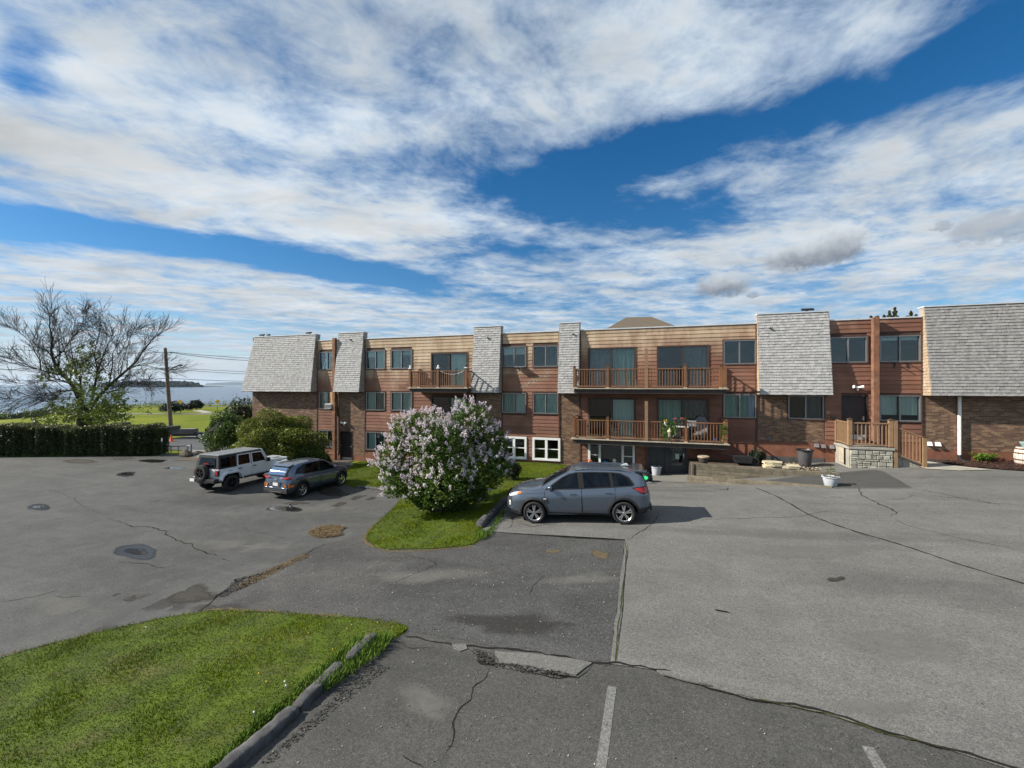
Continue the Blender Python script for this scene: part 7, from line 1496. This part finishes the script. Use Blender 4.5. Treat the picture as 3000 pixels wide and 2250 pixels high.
def suv():
    hd = math.atan2(-.27, -2.66); lf = Vector((-math.sin(hd), math.cos(hd), 0)); a, b = at(1570, 1527), at(1832, 1545); mid = (a+b)/2 - lf*.80; mid.z = Hs(mid.x, mid.y)+.035
    t = thing('suv', 'dark grey compact SUV parked side-on in the middle of the upper lot', 'SUV', mid, hd); tilt = (Hs(a.x, a.y)-Hs(b.x, b.y))/2.67; t.rotation_euler = (0, -math.atan(tilt), hd)
    c = Car([(-2.12, .92), (-2.08, 1.10), (-1.98, 1.34), (-1.86, 1.46), (-1.5, 1.545), (-1.0, 1.585), (-.4, 1.605), (0, 1.595), (.25, 1.55), (.7, 1.33), (1.08, 1.12), (1.25, 1.085), (1.7, 1.03), (2.02, .97), (2.18, .88), (2.25, .74)], [(-2.12, .80), (-2.0, 1.06), (-1.5, 1.09), (-.5, 1.04), (.6, 1.0), (1.2, .97), (1.8, .90), (2.1, .82), (2.25, .62)], [(-2.12, .42), (-2.0, .30), (-1.7, .24), (1.8, .21), (2.12, .25), (2.25, .38)], [(-2.12, .66), (-2.06, .78), (-1.9, .87), (-1.3, .905), (0, .895), (1.3, .90), (1.8, .86), (2.08, .74), (2.25, .50)], [(-2.12, .58), (-1.98, .60), (-1.8, .565), (-1, .605), (0, .615), (.3, .62), (.75, .68), (1.1, .76), (1.6, .74), (2.0, .66), (2.25, .45)], stat(-2.12, 2.25), t, P_SUV)
    ax, az = 1.335, .335; c.body((ax, -ax), (.405, az))
    for x in (ax, -ax):
        for y, rot in ((.80, math.pi), (-.80, 0)): wheel(t, (x, y, az), .335, .225, RIMM, rot, 5, .70)
    for sy in (1, -1):
        for x in (ax, -ax): c.arch(x, az, .40, .465, sy, PLASTIC)
        G = CARGLASS_C if True else CARGLASS
        c.panel('side_window', [(.90, 1.035), (.74, 1.14), (.33, 1.42), (.10, 1.475), (-.02, 1.485), (-.06, 1.06)], sy, CARGLASS, .007); c.panel('side_window', [(-.22, 1.065), (-.18, 1.488), (-.55, 1.487), (-.95, 1.47), (-1.0, 1.10)], sy, CARGLASS, .007); c.panel('side_window', [(-1.08, 1.11), (-1.05, 1.462), (-1.28, 1.435), (-1.50, 1.33), (-1.62, 1.17), (-1.60, 1.13)], sy, CARGLASS, .007)
        c.panel('window_surround', [(1.0, 1.005), (.76, 1.16), (.32, 1.45), (.08, 1.505), (-.5, 1.512), (-1.05, 1.49), (-1.32, 1.455), (-1.55, 1.34), (-1.69, 1.15), (-1.64, 1.10), (-.9, 1.06), (0, 1.025)], sy, BLACK, .003)
        c.panel('pillar_trim', [(-.06, 1.05), (-.02, 1.487), (-.18, 1.49), (-.22, 1.055)], sy, BLACK, .008)
        c.line([(.98, .98), (1.0, .62), (.92, .34), (-.12, .31), (-.13, 1.03)], sy); c.line([(-.13, 1.03), (-.14, .32), (-.88, .30), (-1.0, .52), (-1.10, .68), (-1.12, 1.07)], sy); c.line([(1.0, .93), (1.55, .90), (2.0, .86)], sy, .007)
        c.line([(1.6, .80), (.9, .83), (-.4, .87), (-1.5, .93), (-1.8, .95)], sy, .012, 'body_crease', P_SUV, .012)
        c.panel('sill_trim', [(.95, .235), (.95, .33), (-.90, .30), (-.95, .235)], sy, PLASTIC, .012); c.panel('fender_garnish', [(1.10, .80), (.90, .79), (.88, .60), (.98, .66)], sy, PLASTIC, .007); c.panel('side_marker', [(1.02, .775), (.93, .77), (.94, .745), (1.03, .75)], sy, LAMP_W, .012)
        handle(c, .12, .90, sy, P_SUV); handle(c, -.92, .93, sy, P_SUV); mirror(c, .80, 1.05, sy, P_SUV)
        c.panel('headlight', [(2.17, .83), (1.95, .93), (1.72, .96), (1.78, .90), (1.98, .83), (2.15, .78)], sy, LAMP_W, .010); c.panel('turn_signal', [(1.85, .935), (1.70, .97), (1.74, .90), (1.86, .88)], sy, LAMP_O, .013); c.panel('fog_lamp_housing', [(2.2, .72), (2.08, .76), (2.05, .55), (2.18, .50)], sy, PLASTIC, .010); c.panel('fog_lamp', [(2.16, .66), (2.09, .68), (2.08, .60), (2.15, .58)], sy, LAMP_W, .016); c.panel('fog_lamp', [(2.16, .56), (2.09, .58), (2.09, .53), (2.15, .52)], sy, LAMP_W, .016)
        c.panel('tail_light', [(-1.66, 1.045), (-1.85, 1.06), (-2.05, 1.06), (-2.06, .93), (-1.95, .90), (-1.82, .95)], sy, LAMP_R, .012); c.panel('tail_light_trim', [(-1.60, 1.065), (-1.85, 1.085), (-2.06, 1.08), (-2.06, .90), (-1.93, .875), (-1.80, .93)], sy, BLACK, .007)
        c.panel('rear_bumper_trim', [(-1.74, .30), (-1.82, .46), (-2.06, .50), (-2.08, .38), (-1.95, .28)], sy, PLASTIC, .012); c.panel('front_bumper_trim', [(1.80, .23), (1.86, .36), (2.16, .40), (2.18, .32), (2.05, .24)], sy, PLASTIC, .012); c.panel('chrome_strip', [(2.20, .42), (2.05, .38), (2.04, .34), (2.19, .37)], sy, CHROME, .018)
        c.line([(-1.44, .88), (-1.36, .82), (-1.44, .76), (-1.55, .80), (-1.53, .87), (-1.44, .88)], sy, .007, 'fuel_flap') if sy > 0 else None
        m = MB(); m.tube([(.05, sy*.585, c.top(.05, .585)+.01), (-.2, sy*.59, c.top(-.2, .59)+.03), (-1.3, sy*.575, c.top(-1.3, .575)+.03), (-1.6, sy*.56, c.top(-1.6, .56)+.005)], .016, 6); m.obj('roof_rail', P_SUV, t, True)
    c.toppatch('windshield', .30, 1.04, lambda x: c.wr(x)*.90, CARGLASS_C, .010, 12, 10); c.toppatch('windshield_surround', .22, 1.10, lambda x: c.wr(x)*.96, BLACK, .004, 12, 10)
    quadpatch('rear_window', [(-1.925, -.50, 1.425), (-2.105, -.56, 1.10), (-2.105, .56, 1.10), (-1.925, .50, 1.425)], CARGLASS, t, 6, .02, (-1, 0, .4))
    m = MB(); m.prism([(-1.72, 1.515), (-1.78, 1.53), (-2.02, 1.495), (-2.05, 1.475), (-1.9, 1.455), (-1.72, 1.47)], -.57, .57); m.obj('spoiler', P_SUV, t, bevel=.012); MB().prism([(-1.35, 1.575), (-1.50, 1.64), (-1.56, 1.63), (-1.60, 1.56)], -.025, .025).obj('antenna_fin', P_WHITE, t, bevel=.008)
    MB().box(-2.16, -2.10, -.62, .62, .34, .52).obj('rear_bumper', PLASTIC, t, bevel=.02); MB().box(-2.155, -2.118, -.24, .24, .70, .84).obj('number_plate', SIGNW, t); quadpatch('grille', [(2.262, -.40, .84), (2.275, -.42, .45), (2.275, .42, .45), (2.262, .40, .84)], PLASTIC, t)
    for k in range(5): MB().box(.05-1.7*0-.0-1.35+.0, .15-.0-.0, -.36+.17*k, -.34+.17*k, c.top(-.6, 0)-.001, c.top(-.6, 0)+.006).obj('roof_rib', P_SUV, t)
    MB().box(-.9, .6, -.62, -.15, .45, 1.0).box(-.9, .6, .15, .62, .45, 1.0).obj('seat', SEAT, t, bevel=.05)
    for x in (.02, -.85):
        for y in (-.38, .38): MB().box(x-.12, x+.02, y-.22, y+.22, .8, 1.22).box(x-.10, x, y-.12, y+.12, 1.2, 1.38).obj('seat_back', SEAT, t, bevel=.03)
suv()
def kona():
    hd = math.atan2(1.0, .06); a, b = at(884, 1457), at(1000, 1423); lf = Vector((-math.sin(hd), math.cos(hd), 0)); mid = (a+b)/2+lf*.78; mid.z = Hs(mid.x, mid.y)+.02; t = thing('hatchback', 'blue grey small crossover seen from behind beside the white off-road vehicle', 'car', mid, hd); t.scale = (.91, .94, .99)
    c = Car([(-2.04, .84), (-1.98, 1.02), (-1.86, 1.22), (-1.62, 1.42), (-1.2, 1.505), (-.5, 1.545), (0, 1.535), (.3, 1.48), (.75, 1.25), (1.10, 1.05), (1.3, 1.02), (1.7, .97), (2.0, .86), (2.12, .70)], [(-2.04, .74), (-1.9, .98), (-1.4, 1.02), (-.4, .98), (.6, .94), (1.2, .92), (1.8, .84), (2.12, .58)], [(-2.04, .42), (-1.9, .28), (-1.6, .23), (1.7, .20), (2.0, .26), (2.12, .36)], [(-2.04, .70), (-1.97, .80), (-1.8, .87), (-1.2, .90), (0, .885), (1.3, .90), (1.75, .85), (2.0, .70), (2.12, .5)], [(-2.04, .60), (-1.85, .60), (-1.6, .55), (-1, .59), (0, .61), (.3, .62), (.75, .67), (1.1, .75), (1.6, .73), (2.12, .45)], stat(-2.04, 2.12), t, P_KONA)
    ax, az = 1.30, .325; c.body((ax, -ax), (.395, az))
    for x in (ax, -ax):
        for y, rot in ((.79, math.pi), (-.79, 0)): wheel(t, (x, y, az), .325, .215, RIMM, rot, 5, .66)
    for sy in (1, -1):
        for x in (ax, -ax): c.arch(x, az, .39, .485, sy, PLASTIC)
        c.panel('window_surround', [(.98, .955), (.74, 1.12), (.34, 1.38), (.05, 1.44), (-.5, 1.45), (-1.0, 1.43), (-1.4, 1.30), (-1.62, 1.10), (-1.0, 1.02), (0, .975)], sy, BLACK, .003); c.panel('side_window', [(.88, .985), (.72, 1.10), (.34, 1.35), (.05, 1.41), (-.06, 1.415), (-.10, 1.0)], sy, CARGLASS_C, .007); c.panel('side_window', [(-.20, 1.005), (-.17, 1.418), (-.6, 1.415), (-.92, 1.39), (-1.18, 1.12), (-1.15, 1.06)], sy, CARGLASS, .007); c.panel('side_window', [(-1.22, 1.10), (-1.02, 1.37), (-1.32, 1.27), (-1.48, 1.12)], sy, CARGLASS, .007)
        c.line([(.95, .93), (.98, .6), (.88, .32), (-.12, .30), (-.13, .98)], sy); c.line([(-.13, .98), (-.14, .32), (-.86, .30), (-.98, .52), (-1.1, .7), (-1.16, 1.02)], sy); c.line([(1.5, .72), (.6, .74), (-.6, .78), (-1.7, .86)], sy, .012, 'body_crease', P_KONA, .012)
        c.panel('sill_trim', [(.92, .225), (.92, .35), (-.88, .34), (-.92, .225)], sy, PLASTIC, .012); handle(c, .10, .84, sy, P_KONA); handle(c, -.88, .88, sy, P_KONA); mirror(c, .76, 1.0, sy, P_KONA)
        c.panel('side_lamp', [(1.95, .66), (1.80, .72), (1.72, .66), (1.80, .58), (1.94, .56)], sy, LAMP_O, .014); c.panel('headlight', [(2.05, .80), (1.85, .88), (1.62, .90), (1.80, .82), (2.03, .75)], sy, LAMP_W, .010)
        c.panel('tail_light', [(-1.70, .995), (-1.85, 1.0), (-1.97, .985), (-1.97, .92), (-1.84, .92)], sy, LAMP_R, .012); c.panel('lower_lamp_housing', [(-1.72, .70), (-1.96, .70), (-1.98, .52), (-1.76, .52)], sy, PLASTIC, .012); c.panel('lower_lamp', [(-1.78, .665), (-1.955, .665), (-1.97, .56), (-1.80, .56)], sy, LAMP_O, .018); c.panel('rear_bumper_trim', [(-1.66, .26), (-1.72, .46), (-1.98, .44), (-1.98, .32), (-1.85, .26)], sy, PLASTIC, .012)
    c.toppatch('windshield', .34, 1.02, lambda x: c.wr(x)*.90, CARGLASS_C, .010, 12, 10)
    rx = lambda z: -1.60 - (1.43-z)/(1.43-.99)*.40
    quadpatch('rear_window', [(rx(1.40)-.075, -.46, 1.42), (rx(1.06)-.085, -.54, 1.08), (rx(1.06)-.085, .54, 1.08), (rx(1.40)-.075, .46, 1.42)], CARGLASS, t, 6, .02, (-1, 0, .6)); quadpatch('rear_window_surround', [(rx(1.42)-.055, -.52, 1.43), (rx(1.04)-.063, -.60, 1.05), (rx(1.04)-.063, .60, 1.05), (rx(1.42)-.055, .52, 1.43)], BLACK, t, 6, .02, (-1, 0, .6))
    m = MB(); m.prism([(-1.45, 1.475), (-1.55, 1.49), (-1.78, 1.43), (-1.74, 1.415), (-1.5, 1.42)], -.52, .52); m.obj('spoiler', P_KONA, t, bevel=.01); m = MB(); m.tube([(-1.1, .05, 1.50), (-1.3, .05, 1.72)], .008, 5); m.obj('antenna', BLACK, t)
    xr = -2.06
    for sy in (-1, 1): MB().prism([(sy*.30, .97), (sy*.80, 1.0), (sy*.82, .93), (sy*.60, .915)], xr+.02, xr-.01, 0, lambda p, q: (q+.10*max(0, abs(p[0])-.55)/.27, p[0], p[1])).obj('tail_light', LAMP_R, t); MB().prism([(sy*.50, .68), (sy*.80, .70), (sy*.78, .52), (sy*.54, .54)], xr+.05, xr-.006, 0, lambda p, q: (q+.08*max(0, abs(p[0])-.55)/.25, p[0], p[1])).obj('lower_lamp', LAMP_O, t)
    MB().box(xr-.012, xr+.03, -.155, .155, .60, .74).obj('number_plate', SIGNW, t); MB().prism([(-.34, .78), (.34, .78), (.24, .57), (-.24, .57)], xr+.03, xr-.004, 0, lambda p, q: (q, p[0], p[1])).obj('plate_recess', P_KONA, t)
    MB().box(xr-.03, xr+.2, -.72, .72, .46, .53).obj('skid_trim', CHROME if False else P_KONA, t, bevel=.02); MB().box(xr-.025, xr+.2, -.74, .74, .28, .455).obj('rear_bumper', PLASTIC, t, bevel=.03); MB().box(xr-.035, xr+.1, -.4, .4, .335, .36).obj('skid_strip', CHROME, t)
    e = MB(); n = 24; ring = [Vector((xr-.012, .085*math.cos(2*math.pi*k/n), .90+.045*math.sin(2*math.pi*k/n))) for k in range(n+1)]; e.tube(ring, .008, 5)
    for y in (-.03, .03): e.tube([(xr-.012, y-.01, .872), (xr-.012, y+.012, .928)], .007, 5)
    e.tube([(xr-.012, -.03, .895), (xr-.012, .03, .905)], .007, 5); e.obj('emblem', CHROME, t, True); m = MB(); m.tube([(-2.02, -.02, 1.03), (-1.95, -.28, 1.08)], .012, 5); m.obj('rear_wiper', BLACK, t)
    MB().box(-.9, .6, -.6, .6, .45, .95).obj('seat', SEAT, t, bevel=.05)
kona()
def jeep():
    a, b = at(675, 1440), at(602, 1432); mid = (a+b)/2; hd = math.radians(90.0); fw = Vector((math.cos(hd), math.sin(hd), 0)); c = mid+fw*1.5; c.z = Hs(mid.x, mid.y)+.015
    t = thing('off_road_vehicle', 'white four door off-road vehicle with a black hard top and rear spare wheel', 'off-roader', c, hd); t.scale = (.95, .95, .95); W2 = .80
    m = MB(); m.prism([(-2.12, .58), (-2.14, 1.16), (.72, 1.14), (.80, 1.06), (.80, .55)], -W2, W2); tub = m.obj('body', P_WHITE, t, bevel=.035)
    m = MB(); m.add([(.80, -.72, .62), (.80, .72, .62), (2.10, .58, .66), (2.10, -.58, .66), (.80, -.72, 1.17), (.80, .72, 1.17), (2.08, .58, 1.09), (2.08, -.58, 1.09)], BOXF); m.obj('hood', P_WHITE, t, bevel=.05); MB().box(.82, 2.0, -.32, .32, 1.15, 1.175).obj('hood_bulge', P_WHITE, t, bevel=.02)
    MB().box(2.08, 2.14, -.60, .60, .62, 1.10).obj('grille', P_WHITE, t, bevel=.03)
    for k in range(7): MB().box(2.139, 2.146, -.27+.09*k-.03, -.27+.09*k+.03, .72, 1.02).obj('grille_slot', BLACK, t)
    for sy in (-1, 1):
        mm = MB(); mm.lathe([(.001, 0), (.10, 0), (.11, -.03)], 16, 0, (2.15, sy*.44, .9), Matrix.Rotation(math.pi/2, 3, 'Y')); mm.obj('headlight', LAMP_W, t, True)
    MB().box(2.15, 2.42, -.80, .80, .55, .72).obj('front_bumper', PLASTIC, t, bevel=.03); m = MB().box(-2.38, -2.13, -.82, .82, .54, .72); m.box(-2.36, -2.20, -.35, .35, .48, .54); m.obj('rear_bumper', PLASTIC, t, bevel=.03)
    # hard top: black sides, grey roof colour paints reflections onto a black top
    xr0, xr1 = -2.13, .30; m = MB(); m.add([(xr0, -.78, 1.165), (.62, -.78, 1.165), (.62, .78, 1.165), (xr0, .78, 1.165), (xr0+.10, -.66, 1.80), (xr1, -.66, 1.80), (xr1, .66, 1.80), (xr0+.10, .66, 1.80)], BOXF); m.obj('hard_top', PLASTIC, t, bevel=.03)
    MB().box(xr0+.08, xr1+.02, -.67, .67, 1.79, 1.85).obj('roof_panel', simple('roof_reflection_grey', (.20, .21, .22), .45, .1, 4), t, bevel=.03)
    for k in range(6): MB().box(xr0+.2, xr1-.15, -.5+.2*k-.012, -.5+.2*k+.012, 1.848, 1.858).obj('roof_rib', MATS['roof_reflection_grey'], t)
    fl = lambda z: .78-(z-1.165)/.635*.12
    quadpatch('windshield', [(.655, -.70, 1.18), (.335, -.62, 1.76), (.335, .62, 1.76), (.655, .70, 1.18)], CARGLASS_C, t); m = MB()
    for sy in (-1, 1): m.tube([(.70, sy*.755, 1.14), (.36, sy*.655, 1.80)], .045, 6)
    m.tube([(.36, -.655, 1.80), (.36, .655, 1.80)], .045, 6); m.obj('windshield_frame', P_WHITE, t)
    for sy in (-1, 1):
        def P2(x, z, off=.0): return (x, sy*((W2 if z <= 1.165 else fl(z))+off), z)
        def pan(name, poly, mat, off, par=t, th=.02):
            mm = MB(); n = len(poly); mm.add([P2(x, z, off) for x, z in poly]+[P2(x, z, off-th) for x, z in poly], [tuple(range(n)), tuple(range(2*n-1, n-1, -1))]+[(i, (i+1) % n, n+(i+1) % n, n+i) for i in range(n)]); return mm.obj(name, mat, par)
        d1 = pan('door', [(.60, .62), (.66, 1.10), (.62, 1.165), (-.32, 1.165), (-.32, .62)], P_WHITE, .012); d2 = pan('door', [(-.37, .62), (-.37, 1.165), (-1.16, 1.165), (-1.16, .95), (-1.02, .74), (-.92, .62)], P_WHITE, .012)
        pan('window_frame', [(.60, 1.166), (.34, 1.72), (-.32, 1.74), (-.32, 1.166)], P_WHITE, .014, d1); pan('pane', [(.50, 1.21), (.29, 1.67), (-.26, 1.69), (-.26, 1.21)], CARGLASS, .022, d1, .004); pan('window_frame', [(-.37, 1.166), (-.37, 1.74), (-1.10, 1.74), (-1.16, 1.166)], P_WHITE, .014, d2); pan('pane', [(-.43, 1.21), (-.43, 1.69), (-1.04, 1.69), (-1.09, 1.21)], CARGLASS, .022, d2, .004); pan('quarter_window', [(-1.24, 1.23), (-1.22, 1.68), (-1.95, 1.68), (-2.0, 1.23)], CARGLASS, .018, t, .004)
        pan('door_gap', [(-.325, .63), (-.325, 1.72), (-.365, 1.72), (-.365, .63)], BLACK, .004)
        for x, dd in ((-.20, d1), (-1.02, d2)): MB().box(x-.10, x+.10, min(sy*(W2+.012), sy*(W2+.05)), max(sy*(W2+.012), sy*(W2+.05)), 1.02, 1.06).obj('door_handle', PLASTIC, dd, bevel=.01)
        for x in (.58, -.42):
            for z in (.75, 1.0): MB().box(x-.04, x+.04, min(sy*(W2+.01), sy*(W2+.035)), max(sy*(W2+.01), sy*(W2+.035)), z-.02, z+.02).obj('hinge', P_WHITE, t)
        m = MB(); m.box(.48, .58, min(sy*.86, sy*1.06), max(sy*.86, sy*1.06), 1.14, 1.34); m.box(.5, .55, min(sy*.78, sy*.88), max(sy*.78, sy*.88), 1.16, 1.2); m.obj('mirror', PLASTIC, t, bevel=.02)
        # flared fenders
        for ax, fr in ((1.5, True), (-1.5, False)):
            pr = [(ax-.56, .62), (ax-.42, .93), (ax-.30, 1.0), (ax+.34, 1.0), (ax+.52, .90), (ax+.60, .72)] if fr else [(ax-.60, .70), (ax-.48, .92), (ax-.32, 1.0), (ax+.30, 1.0), (ax+.42, .92), (ax+.58, .62)]
            inn = [(x*.94+ax*.06, z-.075) for x, z in pr]; m = MB(); y0, y1 = sy*(.60 if fr else .78), sy*.96; n = len(pr)
            for i in range(n-1):
                q = [pr[i], pr[i+1], inn[i+1], inn[i]]; m.add([(x, y0, z) for x, z in q]+[(x, y1, z-.03) for x, z in q], [(0, 1, 5, 4), (1, 2, 6, 5), (2, 3, 7, 6), (3, 0, 4, 7), (4, 5, 6, 7), (0, 3, 2, 1)])
            m.obj('fender', P_WHITE, t)
            mm = MB(); mm.lathe([(.001, 0), (.46, 0)], 24, 0, (ax, sy*(.805 if not fr else .74), .56), Matrix.Rotation(-sy*math.pi/2, 3, 'X')); mm.obj('wheel_well', BLACK, t)
        MB().box(-1.0, .95, min(sy*.72, sy*.90), max(sy*.72, sy*.90), .50, .58).obj('side_step', PLASTIC, t, bevel=.02); MB().box(-2.20, -2.10, min(sy*.62, sy*.79), max(sy*.62, sy*.79), .86, 1.10).obj('tail_light', LAMP_R, t, bevel=.02); MB().box(-2.19, -2.09, min(sy*.60, sy*.81), max(sy*.60, sy*.81), .84, 1.12).obj('tail_light_guard', PLASTIC, t)
    for x in (1.5, -1.5):
        for y, rot in ((.78, math.pi), (-.78, 0)): wheel(t, (x, y, .41), .41, .26, RIMD, rot, 5, .58)
    w = wheel(t, (-2.30, .10, .98), .40, .25, RIMD, math.pi/2, 5, .58); w.name = 'spare_wheel'; w.rotation_euler = (0, 0, -math.pi/2)
    quadpatch('rear_window', [(-2.142, -.56, 1.26), (-2.065, -.50, 1.70), (-2.065, .50, 1.70), (-2.142, .56, 1.26)], CARGLASS, t); MB().box(-2.18, -2.13, -.16, .16, 1.40, 1.44).obj('high_brake_light', LAMP_R, t); MB().box(-2.40, -2.375, .48, .78, .56, .70).obj('number_plate', SIGNW, t); m = MB(); m.lathe([(.001, 0), (.06, 0)], 14, 0, (-2.152, -.40, 1.31), Matrix.Rotation(-math.pi/2, 3, 'Y')); m.obj('round_sticker', F_BLU, t)
    MB().box(-2.145, -2.141, -.74, .74, .80, 1.14).obj('tailgate', P_WHITE, t); MB().box(-1.9, .5, -.6, .6, .58, 1.0).obj('seat', SEAT, t); MB().box(.1, .25, .2, .6, 1.0, 1.5).box(.1, .25, -.6, -.2, 1.0, 1.5).box(-.9, -.75, -.6, .6, 1.0, 1.45).obj('seat_back', SEAT, t); MB().box(-2.0, 2.0, -.45, .45, .42, .58).obj('chassis', BLACKM, t)
jeep()
